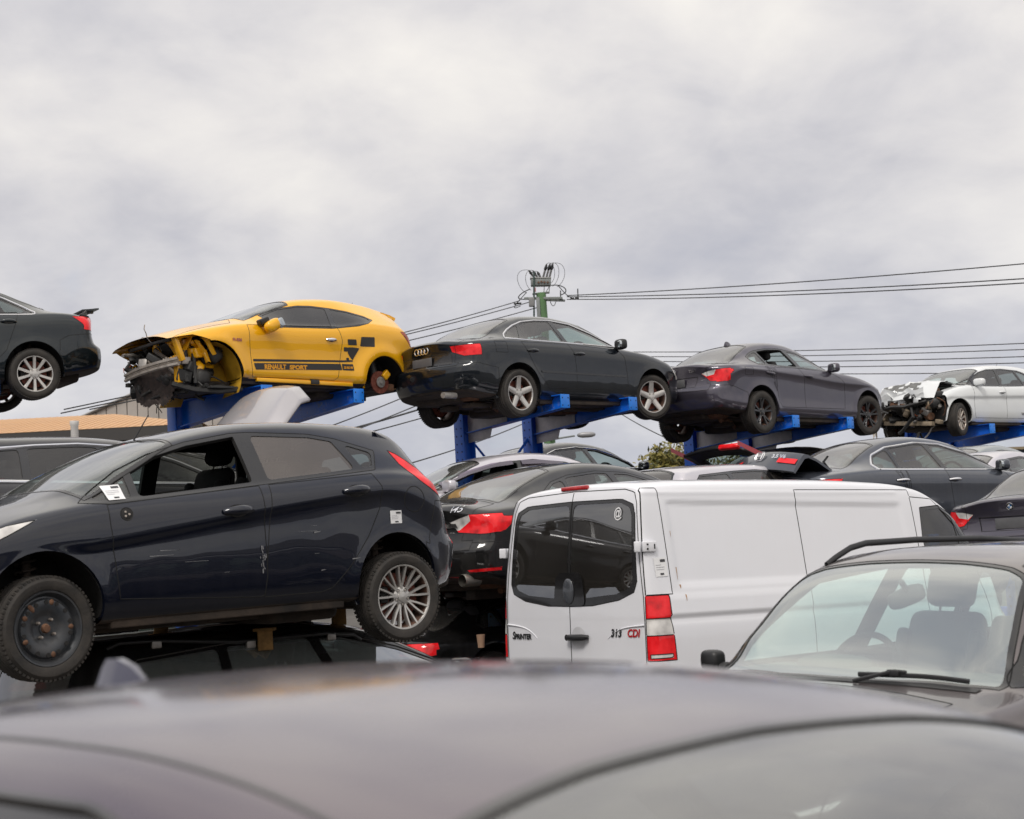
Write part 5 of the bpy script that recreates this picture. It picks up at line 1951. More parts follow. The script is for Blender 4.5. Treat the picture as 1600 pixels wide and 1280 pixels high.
    # bare rear end: lattice carrier where the bumper was, yellow panel behind, hub with disc and caliper
    rl = MB()
    for (y0, z0_, y1, z1_) in [(.0, .62, .80, .66), (.0, .30, .80, .36), (.15, .62, .4, .30), (.4, .62, .15, .30), (.45, .62, .7, .36), (.7, .64, .45, .36), (.80, .66, .80, .36), (.55, .5, .88, .5), (.72, .72, .88, .34)]:
        for s2 in (1, -1):
            X = lambda y: -2.02 + .22 * (y / .9) ** 2
            rl.tube([(X(y0), s2 * y0, z0_), (X((y0 + y1) / 2), s2 * (y0 + y1) / 2, (z0_ + z1_) / 2), (X(y1), s2 * y1, z1_)], .022, 5, flat=.6)
    for k in range(16):
        y = .50 + .022 * k
        rl.tube([(-1.99 + .22 * (y / .9) ** 2, y, .70 - .018 * k), (-1.98 + .22 * (y / .9) ** 2, y + .02, .40 - .004 * k)], .012, 4)
    rl.build('bumper_carrier', plain('blue_grey_plastic', (.035, .042, .065), .5, var=.3), coupe, 40)
    MB().box((-1.80, 0, .48), (.05, 1.55, .40), Matrix.Rotation(.08, 3, 'Y'), 0, .02).box((-1.93, .60, .40), (.03, .05, .25), None, 0, .005).build('rear_panel', P_YELLOW, coupe, 40)
    for sd in (1, -1):
        hb = MB()
        c = (-1.32, sd * .80, .32)
        pr = [(.001, .035), (.025, .035), (.030, .02), (.070, .018), (.075, .002), (.148, .002), (.150, -.016), (.05, -.018)]
        hb.lathe([(a, b * sd) for a, b in pr], 36, 0, c)
        hb.lathe([(a, (b + .003) * sd) for a, b in [(.072, .019), (.030, .021), (.026, .036), (.001, .036)]], 24, 1, c)
        hb.box((-1.32 - .10, sd * .80, .32 + .10), (.10, .08, .12), Matrix.Rotation(-.8, 3, 'Y'), 2, .02)
        hb.tube([(-1.32, sd * .76, .32), (-1.15, sd * .5, .30)], .05, 8, 3)
        hb.tube([(-1.30, sd * .72, .38), (-1.28, sd * .66, .72)], .05, 10, 3)
        hb.box((-1.50, sd * .74, .26), (.16, .10, .10), None, 4, .02)
        hb.build('brake_disc', [M_RUSTD, M_GREYMETAL, P_YELLOW, M_OILY, M_RUST], coupe, 40)
    MB().box((-.05, .86, .255), (1.5, .05, .05), None, 0, .01).box((-.18, .885, .262), (.13, .03, .055), None, 1, .004).build('sill', [P_YELLOW, M_OILY], coupe, 40)


coupe_more()


def cut_white(B):
    for sd in (1, -1):
        P = hull2([(2.8, 0), (2.8, .74), (1.62, .76), (1.42, .0)])
        B.kill(B.clip(B.pick(lambda f, c: c.y * sd > -.001 and c.x > 1.2, P, 0, 2, None), P, 0, 2))
    P = hull2([(2.8, -1), (2.8, 1), (1.72, 1.0), (1.60, .5), (1.72, -1)])
    B.kill(B.clip(B.pick(lambda f, c: c.x > 1.4, P, 0, 1, None), P, 0, 1))
    B.kill(B.clip(B.pick(lambda f, c: f.normal.z > .25 and c.z > .75 and c.x > 1.0, [(2.6, -.66), (2.6, .66), (1.02, .60), (1.02, -.60)], 0, 1, None), [(2.6, -.66), (2.6, .66), (1.02, .60), (1.02, -.60)], 0, 1))


ST_W10 = ('plain', 10, .026, .036, .2)
S_SUPER = dict(
    name='hatchback', label='white hatchback with smashed front and buckled bonnet at right end of the rack row', cat='car',
    loc=(8.75, 31.0, 3.46), rot=(0, 0, 219), paint=P_WHITE, wb=2.47, fo=.80, ro=.70, W=1.682, R=.308, rr=.205, ds=.05,
    top=[(2.03, .66), (1.9, .76), (1.6, .88), (1.2, .96), (.98, 1.0), (.30, 1.33), (0, 1.395), (-.4, 1.43), (-.9, 1.435), (-1.4, 1.40), (-1.6, 1.33), (-1.8, 1.0), (-1.93, .9)],
    belt=[(2.03, .6), (1.6, .80), (1.2, .90), (.9, .935), (0, .95), (-.8, .97), (-1.5, 1.02), (-1.93, .86)],
    bot=[(2.0, .24), (1, .235), (-1, .235), (-1.93, .34)],
    roofw=[(2., .6), (1.0, .70), (.6, .63), (.2, .575), (-.5, .56), (-1.2, .55), (-1.93, .6)],
    fprof=[(.2, .1), (.4, 0), (.6, .02), (.75, .10), (1.2, .2)], rprof=[(.2, .1), (.36, .03), (.6, 0), (.8, .05), (1.0, .08), (1.3, .14)],
    fb=.2, rb=.13, flare=.014, side=[(-.07, .05), (-.035, .14), (-.018, .26), (-.014, .42), (-.014, .58), ((-.006, -.02), (.66, [(1.6, .72), (-1.7, .80)], -.05)), ((0, -.002), (.76, [(1.6, .72), (-1.7, .80)], -.01)), ((0, .004), (.84, [(1.6, .72), (-1.7, .80)], .02)), (-.018, .93), (-.06, 1.0)],
    doors=[('front_door', [(.78, .94), (.79, .80), (.80, .45), (.76, .34), (-.235, .34), (-.235, .95)], []), ('rear_door', [(-.235, .95), (-.235, .34), (-.80, .34), (-1.0, .60), (-1.15, .80), (-1.15, .98)], [])],
    dlo=[(.90, 1.0), (.74, .945), (.0, .955), (-.72, .968), (-1.25, 1.0), (-1.35, 1.08), (-1.20, 1.26), (-1.0, 1.305), (-.5, 1.325), (0, 1.30), (.30, 1.235)],
    frame=.018, pillars=[(.70, .9, .56, 1.2, .03), (-.20, .96, -.27, 1.31, .085), (-.98, .97, -.88, 1.3, .05)], panedoor={1: 0, 2: 1}, glass=glass('pale_side_glass', (.76, .88, .86), .07),
    windscreen=(.95, .28, .70, .575), rear_screen=(-1.56, -1.78, .55, .5), dash=(.7, .98), zscreen=.9,
    handles=[(0, -.10, .83, .19, None), (1, -.95, .84, .19, None)], mirrors=[(.62, .965, P_WHITE, (1, -1))], mirsize=(.13, .22, .14),
    wheels=[(1, 1, ST_W10, M_ALLOYR, 14), (1, -1, ST_W10, M_ALLOYR, 14), (-1, 1, ST_W10, M_ALLOYR, 0), (-1, -1, ST_W10, M_ALLOYR, 0)],
    cutaway=cut_white, firewall=.95, cabin=dict(xs=-.1, zs=.55))
supermini, WB_ = make_car(S_SUPER)


def white_more():
    def hood(u, v):
        y = -.66 + 1.32 * u
        x = 1.02 + .88 * v - .10 * (2 * u - 1) ** 2 * v
        z = .985 - .05 * v + .13 * math.sin(v * 2.7) * (1 - .25 * u) - .18 * max(0, v - .72) / .28 * 1.3 - .03 * (2 * u - 1) ** 2
        return (x, y, z)
    vs, fs = crumple(None, 22, hood, 9, .045)
    MB().add(vs, fs).build('bonnet', P_WHITE, supermini, 28)
    # bare primer where the paint has flaked along the main fold
    vs, fs = crumple(lambda u, v: .74 < v < .86 and .05 < u < .75 and (int(u * 13) * 7 + int(v * 40) * 3) % 4 > 0, 22, hood, 9, .045)
    MB().add([q + Vector((.004, 0, .006)) for q in vs], fs).build('flaked_paint', plain('primer_grey', (.16, .16, .155), .7, var=.4), supermini, 28)
    def lip(u, v):
        return (1.86 + .05 * math.sin(u * 9), -.50 + 1.0 * u, .92 - .30 * v + .03 * math.sin(u * 13))
    vs, fs = crumple(lambda u, v: v < .75 + .25 * math.sin(u * 17), 16, lip, 4, .08)
    MB().add(vs, fs).build('bonnet_edge', P_WHITE, supermini, 28)
    def wing(u, v):
        return (1.50 + .28 * u, .80 - .08 * u, .72 + .14 * v - .05 * u)
    engine_bay(supermini, 1.30, 1.85, .72, .22, .84, 8, [M_OILY, M_GREYMETAL, plain('sand_metal', (.30, .24, .17), .6, metal=.3, var=.4), M_RUST, M_WIRE], 130, .42)
    b = MB()
    b.tube([(1.80, -.62, .60), (1.92, -.2, .63), (1.95, .1, .60), (1.88, .55, .66)], .045, 4, 0, flat=.8)
    b.tube([(1.90, .20, .66), (1.92, .26, .40), (1.84, -.05, .18), (1.84, -.15, .12)], .035, 6, 1)
    b.tube([(1.90, -.6, .80), (1.97, -.5, .62), (1.92, -.3, .52)], .02, 5, 1)
    b.box((1.78, .62, .62), (.14, .10, .12), None, 1, .02)
    b.box((1.70, 0, .70), (.10, 1.1, .06), Matrix.Rotation(.2, 3, 'X'), 2, .01)
    b.box((1.72, 0, .30), (.10, 1.1, .08), Matrix.Rotation(-.1, 3, 'X'), 2, .01)
    b.build('front_beam', [M_OILY, M_OILY, plain('sand_metal', (.30, .24, .17), .6)], supermini, 40)
    def bum(u, v):
        return (1.95 - .28 * u, -.62 - .28 * u * u, .42 - .42 * v + .06 * u)
    vs, fs = crumple(lambda u, v: v < .62 + .3 * math.sin(u * 8), 14, bum, 2, .06)
    MB().add(vs, fs).build('bumper_remnant', plain('cream_plastic', (.52, .46, .38), .6, var=.25), supermini, 30)
    MB().box((1.62, .66, .78), (.20, .14, .12), Matrix.Rotation(.3, 3, 'Z'), 0, .03).build('headlight', M_OILY, supermini, 40)
    MB().tube([WB_.hit_top(-1.2, 0)[0], WB_.hit_top(-1.2, 0)[0] + Vector((-.05, 0, .13))], [.006, .003], 6).build('roof_antenna', M_BLACK, supermini)
    vs, fs = text_mesh('Vivid', .075, 0, .002, 0, 1.1)
    q = []
    for a, b_, c in vs:
        p, n = WB_.hit(-.70 - a, .40 + b_, 1)
        q.append(p + n * .004)
    MB().add(q, fs).build('door_lettering', M_BLACK, supermini, 60)


white_more()
# ------------------------------------------------------------------ white panel van, big off-roader and the roof in the foreground
P_VAN = paint('van_white_paint', (0.755, 0.76, 0.80), 0.0, 0.30, 0.07, coat=.8, dustcol=(0.52, 0.47, 0.41))


def van_warp(X, Y, Z):
    # pressed side panels: a recess behind rounded edges, and two long swages
    s = np.sign(Y)
    a = np.abs(Y)
    def rect(x0, x1, z0, z1, w=.03):
        return sstep(x0, x0 + w, X) * (1 - sstep(x1 - w, x1, X)) * sstep(z0, z0 + w, Z) * (1 - sstep(z1 - w, z1, Z))
    top = 2.20 - .012 * (X + 2.4)
    rec = sstep(-2.34, -2.30, X) * (1 - sstep(.60 + .05 * np.clip((2.1 - Z) / .5, 0, 1), .66 + .05 * np.clip((2.1 - Z) / .5, 0, 1), X)) * sstep(1.515, 1.535, Z) * (1 - sstep(top - .03, top, Z))
    a = a - .014 * rec * (a > .7)
    band = (1 - sstep(1.425, 1.455, Z)) * sstep(1.27, 1.29, Z) * (X < .7) * (X > -2.46)
    a = a + .010 * band * (a > .7) * (X < 0.7)
    a = a - .008 * (1 - sstep(1.25, 1.275, Z)) * (a > .7)
    # swage above the recess
    a = a + .006 * np.exp(-((Z - 2.262) / .014) ** 2) * (a > .7) * (X < .62)
    return X, s * a, Z


S_VAN = dict(
    name='panel_van', label='white panel van with tinted rear door windows parked behind the foreground roof', cat='van',
    loc=(2.47, 14.99, -.13), rot=(.2, -1.1, 38.6), paint=P_VAN, wb=3.25, fo=1.0, ro=1.075, W=1.95, R=.345, rr=.21, wt=.235, ds=.035, nper=12,
    top=[(2.62, .95), (2.5, 1.05), (2.25, 1.22), (2.05, 1.42), (1.78, 1.78), (1.50, 2.08), (1.25, 2.24), (.95, 2.345), (.6, 2.385), (-.5, 2.41), (-2.0, 2.40), (-2.5, 2.375), (-2.70, 2.34)],
    belt=[(2.62, .8), (2.2, 1.0), (1.6, 1.16), (1.0, 1.20), (-2.70, 1.22)],
    bot=[(2.62, .30), (1.5, .30), (-2.0, .34), (-2.70, .40)],
    roofw=[(2.6, .7), (2.0, .82), (1.8, .80), (1.4, .78), (.9, .785), (-2.3, .79), (-2.70, .80)],
    planf=[(0, -.30), (.1, -.2), (.35, -.10), (.9, -.03), (1.6, 0), (3, 0)], planr=[(0, -.048), (.02, -.030), (.06, -.012), (.14, -.003), (.3, 0), (3, 0)],
    fprof=[(.2, .1), (.45, 0), (.8, .03), (1.2, .2)], rprof=[(.3, .06), (.5, .0), (1.1, .0), (1.5, .005), (2.1, .055), (2.3, .10), (2.4, .16)],
    span=.25, fb=.2, rb=.035, crown=.055, inset=.022, kh=.5, flare=.02, capn=24, smooth=.03,
    side=[(-.07, .05), (-.03, .15), (-.01, .30), (0, .48), (0, .66), (-.002, .82), (-.006, .93), (-.012, 1.0)], warp=van_warp,
    dlo=[(.92, 1.42), (.88, 1.84), (.92, 2.12), (1.25, 2.14), (1.58, 1.99), (1.80, 1.78), (2.0, 1.45)], frame=.03, wround=.07, pillars=[(1.55, 1.4, 1.45, 2.1, .06)], glass=G_DARK,
    windscreen=(2.03, 1.34, .80, .70), screenmat=G_SCREEN, zscreen=1.3,
    doors=[('cab_door', [(.80, 2.22), (.80, .42), (1.75, .42), (1.78, 1.2), (1.45, 1.95), (1.15, 2.2)], []), ('sliding_door', [(.80, 2.285), (.80, .42), (-.78, .42), (-.78, 2.285)], [])],
    panels=[dict(name='tail_light', mat=M_RED, side=[(-3, 1.445), (-2.475, 1.445), (-2.46, 1.265), (-3, 1.265)], end=[(.885, 1.445), (1.2, 1.445), (1.2, 1.265), (.885, 1.265)], e=-1, one=True, sides=(q,), ny=.2, nx=.2, allow={0}) for q in (1, -1)]
    + [dict(name='reversing_light', mat=M_CLEAR, side=[(-3, 1.265), (-2.46, 1.265), (-2.445, 1.132), (-3, 1.132)], end=[(.885, 1.265), (1.2, 1.265), (1.2, 1.132), (.885, 1.132)], e=-1, one=True, sides=(q,), ny=.2, nx=.2, allow={0}) for q in (1, -1)]
    + [dict(name='reflector', mat=M_CLEAR, side=[(-3, .985), (-2.47, .985), (-2.465, .955), (-3, .955)], e=-1, one=True, sides=(q,), ny=.2, allow={0}) for q in (1, -1)]
    + [dict(name='brake_light', mat=M_RED, side=[(-3, 1.132), (-2.445, 1.132), (-2.43, .935), (-3, .935)], end=[(.885, 1.132), (1.2, 1.132), (1.2, .935), (.885, .935)], e=-1, one=True, sides=(q,), ny=.2, nx=.2, allow={0}) for q in (1, -1)]
    + [dict(name='rear_door', sides=(q,), end=[(0, 2.315), (.62, 2.30), (.735, 2.27), (.775, 2.18), (.865, 1.44), (.872, 1.2), (.872, .55), (0, .55)], e=-1, nx=.3, allow={0}) for q in (1, -1)],
    handles=[], cabin=dict(xs=.75, zs=.85, rear=False, xdash=1.75, zdash=1.35), lin_rng=(-2.6, 1.7), liningz=2.0, under=False, seam_r=.0055, headliner=M_DARK,
    wheels=[(-1, -1, ('steel',), M_STEEL, 0), (-1, 1, ('steel',), M_STEEL, 0), (1, -1, ('steel',), M_STEEL, 0), (1, 1, ('steel',), M_STEEL, 0)])
_mc = Body.finish


def van_finish(s, **kw):
    # door glass: black painted border, then the panes
    if s.S['name'] == 'panel_van':
        dl = [t for t, v in s.tags.items() if v[0] == 'rear_door']
        for q, t in zip((1, -1), dl):
            P = [(.004, 2.232), (.60, 2.222), (.735, 2.175), (.765, 2.09), (.80, 1.56), (.765, 1.475), (.60, 1.415), (.28, 1.372), (.004, 1.368)]
            P = [(a * q, b) for a, b in P]
            fs = s.end(P, -1, {t}, .2)
            tr = s.mark(fs, s.newtag('window_border', M_TRIM, t))
            Q = [(.022, 2.205), (.58, 2.195), (.70, 2.15), (.725, 2.08), (.752, 1.58), (.72, 1.51), (.56, 1.462), (.20, 1.435), (.022, 1.45)]
            Q = hull2(round2([(a * q, b) for a, b in Q], .07))
            s.mark(s.end(Q, -1, {tr}, .2), s.newtag('window', G_VAN, t, .004), seam=False)
        # a seam down the rear corner post
        for sd in (1, -1):
            fs = s.side([(-2.41, 2.30), (-2.41, 1.45), (-2.9, 1.45), (-2.9, 2.30)], sd, {0}, .4)
            s.seam(fs)
    _mc(s, **kw)


G_VAN = glass('smoked_door_glass', (.42, .50, .48), .05, base=.17)
Body.finish = van_finish
van, VB = make_car(S_VAN)


def van_more():
    root = van
    mb = MB()
    # high brake light and the moulded cap around it
    p, n = VB.hit_end(-.0, 2.345, -1)
    mb.box(p + Vector((-.012, 0, 0)), (.03, .34, .036), None, 0, .010)
    mb.build('high_brake_light', M_REDS, root, 40)
    def rear_obj(y, z):
        return VB.hit_end(y, z, -1)
    # handle plate between the windows
    vs, fs = gridpoly(round2([(-.20, 1.37), (.20, 1.375), (.17, 1.60), (.12, 1.645), (-.12, 1.645), (-.17, 1.60)], .05), .06)
    q = []
    for y, z in vs:
        p, n = rear_obj(y, z)
        q.append(p + n * .008)
    ph = MB().add(q, fs)
    p, n = rear_obj(0, 1.49)
    ph.build('window_catch_cover', M_TRIM, root, 60)
    MB().blob(p + Vector((-.012, 0, 0)), (.03, .135, .215), 0, .9, 12).build('oval_cap', plain('smoked_cap', (.06, .065, .075), .25, coat=.6), root, 50)
    # pull handle over a round recess
    p, n = rear_obj(-.10, 1.115)
    h = MB().tube([p + Vector((-.01, .115, 0)), p + Vector((-.04, .08, 0)), p + Vector((-.045, 0, 0)), p + Vector((-.04, -.08, .003)), p + Vector((-.01, -.13, .004))], [.018, .026, .027, .026, .018], 10)
    h.lathe([(.022, -.006), (.026, .002), (.001, .004)], 14, 0, p + Vector((-.045, .10, 0)), M=Matrix.Rotation(RAD(90), 3, 'Z'))
    h.build('handle', M_BLACK, root, 50)
    vs, fs = gridpoly(circle2(0, 0, .088, 30), .05)
    q = [rear_obj(-.10 + a, 1.115 + b)[0] + Vector((-.003, 0, 0)) for a, b in vs]
    MB().add(q, fs).build('handle_recess', plain('recess_white', (.60, .60, .62), .5), root, 60)
    # swages sweeping in from the lamps
    for sd in (1, -1):
        P = []
        for t in np.linspace(0, 1, 14):
            y = sd * (.865 - .42 * t)
            z = 1.215 - .03 * t - .085 * t ** 4
            p, n = rear_obj(y, z)
            P.append(p + n * (.001 - .003 * (t > .95)))
        MB().tube(P, [.010 * (1 - .6 * t) for t in np.linspace(0, 1, 14)], 8, flat=.8).build('door_swage', P_VAN, root, 60)
    # hinges
    for sd in (1, -1):
        for z in (1.83, .75):
            p, n = VB.hit(-2.57, z, sd)
            hb = MB().box(p + Vector((-.03, sd * .012, 0)), (.13, .030, .085), Matrix.Rotation(sd * .10, 3, 'Z'), 0, .008)
            hb.box(p + Vector((-.135, -sd * .015, 0)), (.06, .05, .085), Matrix.Rotation(-sd * .9, 3, 'Z'), 0, .008)
            for dx, dz in ((-.06, .018), (-.06, -.018)):
                hb.lathe([(.001, .006), (.007, .005), (.008, -.01)], 10, 1, p + Vector((dx, sd * .028, dz)), M=Matrix.Rotation(0 if sd > 0 else math.pi, 3, 'Z'))
            hb.box(p + Vector((.015, sd * .028, 0)), (.02, .008, .04), None, 1, .002)
            hb.build('hinge', [P_VAN, M_OILY], root, 40)
    # lettering on the doors
    def let(txt, y, z, size, mat, shear=0., sx=1., bold=.002):
        vs, fs = text_mesh(txt, size, 0, bold, shear, sx)
        q = []
        for a, b, c in vs:
            p, n = rear_obj(y - a, z + b)
            q.append(p + n * .006)
        MB().add(q, fs).build('lettering', mat, root, 60)
    let('S', .80, 1.095, .085, M_BLACK, .15, 1.0, .003)
    let('PRINTER', .764, 1.095, .060, M_BLACK, .15, 1.02, .003)
    let('313', -.49, 1.125, .085, M_BLACK, .2, .95, .003)
    let('CDI', -.675, 1.125, .085, plain('badge_red', (.45, .01, .015), .4), .2, .95, .003)
    let('@', -.53, 2.075, .11, M_PAPER, 0, .8, .001)
    # rust weeping from the panel edge
    ru = MB()
    for (x, z, l, w_) in ((-2.325, 1.66, .10, .006), (-2.31, 1.52, .03, .010), (-2.27, 1.44, .05, .007), (-2.335, 1.95, .05, .004)):
        vs, fs = gridpoly([(x - w_, z), (x + w_, z), (x + w_ * .3, z - l), (x - w_ * .3, z - l)], .03)
        ru.add([VB.hit(a, b, -1)[0] + VB.hit(a, b, -1)[1] * .002 for a, b in vs], fs)
    ru.build('rust_stain', plain('rust_stain', (.42, .24, .12), .8, var=.4, scale=30), root, 60)


def sticker(parent, B, x, z, side, w=.085, h=.085, tilt=0., name='paper_label', seed=1):
    """a paper yard label: printed lines and a bar block"""
    r = random.Random(seed)
    c, s_ = math.cos(tilt), math.sin(tilt)
    def quad(x0, z0, x1, z1, off, mi, mb):
        vs, fs = gridpoly([(x0, z0), (x1, z0), (x1, z1), (x0, z1)], .02)
        k = -1 if side > 0 else 1
        q = []
        for a, b in vs:
            p, n = B.hit(x + (a * c - b * s_) * k, z + a * s_ + b * c, side)
            q.append(p + n * off)
        mb.add(q, fs, mi)
    mb = MB()
    quad(-w / 2, -h / 2, w / 2, h / 2, .004, 0, mb)
    quad(0, h * .26, w * .42, h * .40, .006, 1, mb)
    for k in range(3):
        quad(-w * .40, h * (.10 - .12 * k), w * (r.uniform(0, .35)), h * (.125 - .12 * k), .006, 2, mb)
    quad(-w * .12, -h * .42, w * .18, -h * .32, .006, 1, mb)
    return mb.build(name, [M_PAPER, M_INK, plain('faint_print', (.45, .45, .48), .7)], parent, 60)


van_more()
sticker(van, VB, -2.50, 1.665, -1, .13, .15, .03)
sticker(hatch, HB, .765, 1.055, 1, .105, .09, .05, seed=2)
sticker(hatch, HB, -1.215, .83, 1, .095, .085, .0, seed=3)

P_SUV = paint('bronze_grey_paint', (0.125, 0.108, 0.110), 0.6, 0.30, 0.08)
S_SUV = dict(
    name='off_roader', label='grey off roader with black roof rails facing the camera at lower right', cat='suv',
    loc=(2.0, 7.66, .03), rot=(-1.95, 1.15, 222.4), paint=P_SUV, wb=2.795, fo=.83, ro=.92, W=1.85, R=.36, rr=.225, wt=.235, ds=.035, nper=7,
    top=[(2.23, .78), (2.1, .90), (1.7, 1.005), (1.2, 1.065), (.98, 1.09), (.84, 1.15), (.46, 1.51), (.27, 1.595), (-.1, 1.645), (-1.1, 1.66), (-1.9, 1.62), (-2.1, 1.5), (-2.25, 1.2), (-2.32, 1.1)],
    belt=[(2.23, .74), (1.7, .93), (1.2, 1.01), (.8, 1.04), (-.5, 1.07), (-2.0, 1.12), (-2.32, 1.0)],
    bot=[(2.2, .30), (1, .28), (-1, .28), (-2.3, .40)],
    roofw=[(2.2, .6), (1.0, .77), (.75, .72), (.45, .635), (.1, .605), (-1.5, .57), (-2.3, .62)],
    fprof=[(.2, .1), (.45, 0), (.7, .02), (.85, .08), (1.2, .2)], rprof=[(.2, .1), (.5, 0), (.8, .02), (1.0, .06), (1.4, .16), (1.6, .2)],
    fb=.2, rb=.12, crown=.045, flare=.02, side=SED_SIDE,
    doors=[('front_door', [(.75, 1.0), (.75, .45), (-.30, .42), (-.35, 1.05)], []), ('rear_door', [(-.35, 1.05), (-.30, .42), (-.95, .42), (-1.2, .8), (-1.3, 1.08)], [])],
    dlo=[(.82, 1.08), (-.4, 1.09), (-1.8, 1.14), (-1.85, 1.25), (-1.6, 1.50), (-1.0, 1.555), (-.3, 1.56), (.25, 1.50), (.6, 1.28)], frame=.02,
    pillars=[(-.32, 1.08, -.42, 1.55, .11), (-1.25, 1.1, -1.15, 1.55, .10)], panedoor={0: 0, 1: 1}, glass=glass('pale_side_glass', (.76, .88, .86), .07), screenmat=glass('green_windscreen', (.68, .88, .80), .15, dustcol=(.52, .60, .56), base=.27),  # green dust colour paints in the sky reflected by the windscreen
    windscreen=[(1.00, 0), (.985, -.30), (.92, -.60), (.87, -.735), (.82, -.745), (.37, -.605), (.33, -.5), (.305, -.25), (.30, 0), (.305, .25), (.33, .5), (.37, .605), (.82, .745), (.87, .735), (.92, .60), (.985, .30)], seal=.026, zscreen=.95,
    rear_screen=(-2.02, -2.2, .55, .55), dash=(.62, 1.085), dashmat=plain('grey_dash', (.10, .105, .10), .8), liningz=1.4,
    panels=[dict(name='bonnet', plan=[(2.6, -.74), (2.6, .74), (1.12, .70), (1.06, .5), (1.10, 0), (1.06, -.5), (1.12, -.70)], sides=(1,), allow={0}, nz=.3)],
    handles=[(0, -.18, .96, .2, None), (1, -1.1, .99, .2, None)], mirrors=[(.66, 1.06, M_BLACK, (1, -1))], mirsize=(.09, .12, .10),
    wheels=[(1, 1, ST_5, M_ALLOY, 0), (1, -1, ST_5, M_ALLOY, 0), (-1, 1, ST_5, M_ALLOY, 0), (-1, -1, ST_5, M_ALLOY, 0)],
    cabin=dict(xs=-.12, zs=.68, mat=plain('grey_leather', (.10, .10, .095), .6, var=.1)))
suv, UB = make_car(S_SUV)


def suv_more():
    for sd in (1, -1):
        P = []
        xs_ = [.27, .19, .07, -.06, -.5, -1.1, -1.7, -1.88, -2.0]
        hs = [.0, .020, .046, .056, .060, .060, .056, .036, 0]
        for x, h in zip(xs_, hs):
            p, n = UB.hit_top(x, sd * .545)
            P.append(p + Vector((0, 0, h)))
        mb = MB().tube(P, .0125, 8, flat=1.3)
        vs = [UB.hit_top(x, sd * .545 + dy)[0] + Vector((0, 0, .003)) for x in np.linspace(.30, -2.0, 24) for dy in (-.02, .02)]
        mb.add(vs, [(2 * k, 2 * k + 1, 2 * k + 3, 2 * k + 2) for k in range(23)])
        mb.build('roof_rail', M_BLACK, suv, 50)
    # wiper resting at the foot of the screen
    for (x0, y0, x1, y1) in ((.985, .14, .90, .62),):
        P = []
        for t in np.linspace(0, 1, 10):
            p, n = UB.hit_top(x0 + (x1 - x0) * t, y0 + (y1 - y0) * t)
            P.append(p + n * .020)
        wb_ = MB().tube(P, .007, 6, flat=1.5)
        q = P[3]
        wb_.tube([UB.hit_top(1.06, y0 + .02)[0] + Vector((0, 0, .01)), q + Vector((0, 0, .016)), P[4] + Vector((0, 0, .012))], .009, 6)
        wb_.box(q + Vector((0, 0, .008)), (.03, .06, .03), None, 0, .006)
        wb_.build('wiper', M_BLACK, suv, 40)
    p, n = UB.hit_top(.46, 0)
    MB().blob(p + Vector((-.08, -.02, -.09)), (.06, .20, .085), 0, .55, 8, Matrix.Rotation(.35, 3, 'X')).tube([p - n * .02, p + Vector((-.08, 0, -.08))], .014, 6).build('rear_view_mirror', plain('mirror_back', (.10, .08, .085), .5), suv, 50)
    # grab dark scuttle between bonnet and screen
    vs = [UB.hit_top(x, y)[0] + Vector((0, 0, .004)) for y in np.linspace(-.68, .68, 21) for x in (1.05 - .10 * (y / .7) ** 2, 1.005 - .11 * (y / .7) ** 2)]
    MB().add(vs, [(2 * k, 2 * k + 1, 2 * k + 3, 2 * k + 2) for k in range(20)]).build('scuttle', M_BLACK, suv, 60)


suv_more()

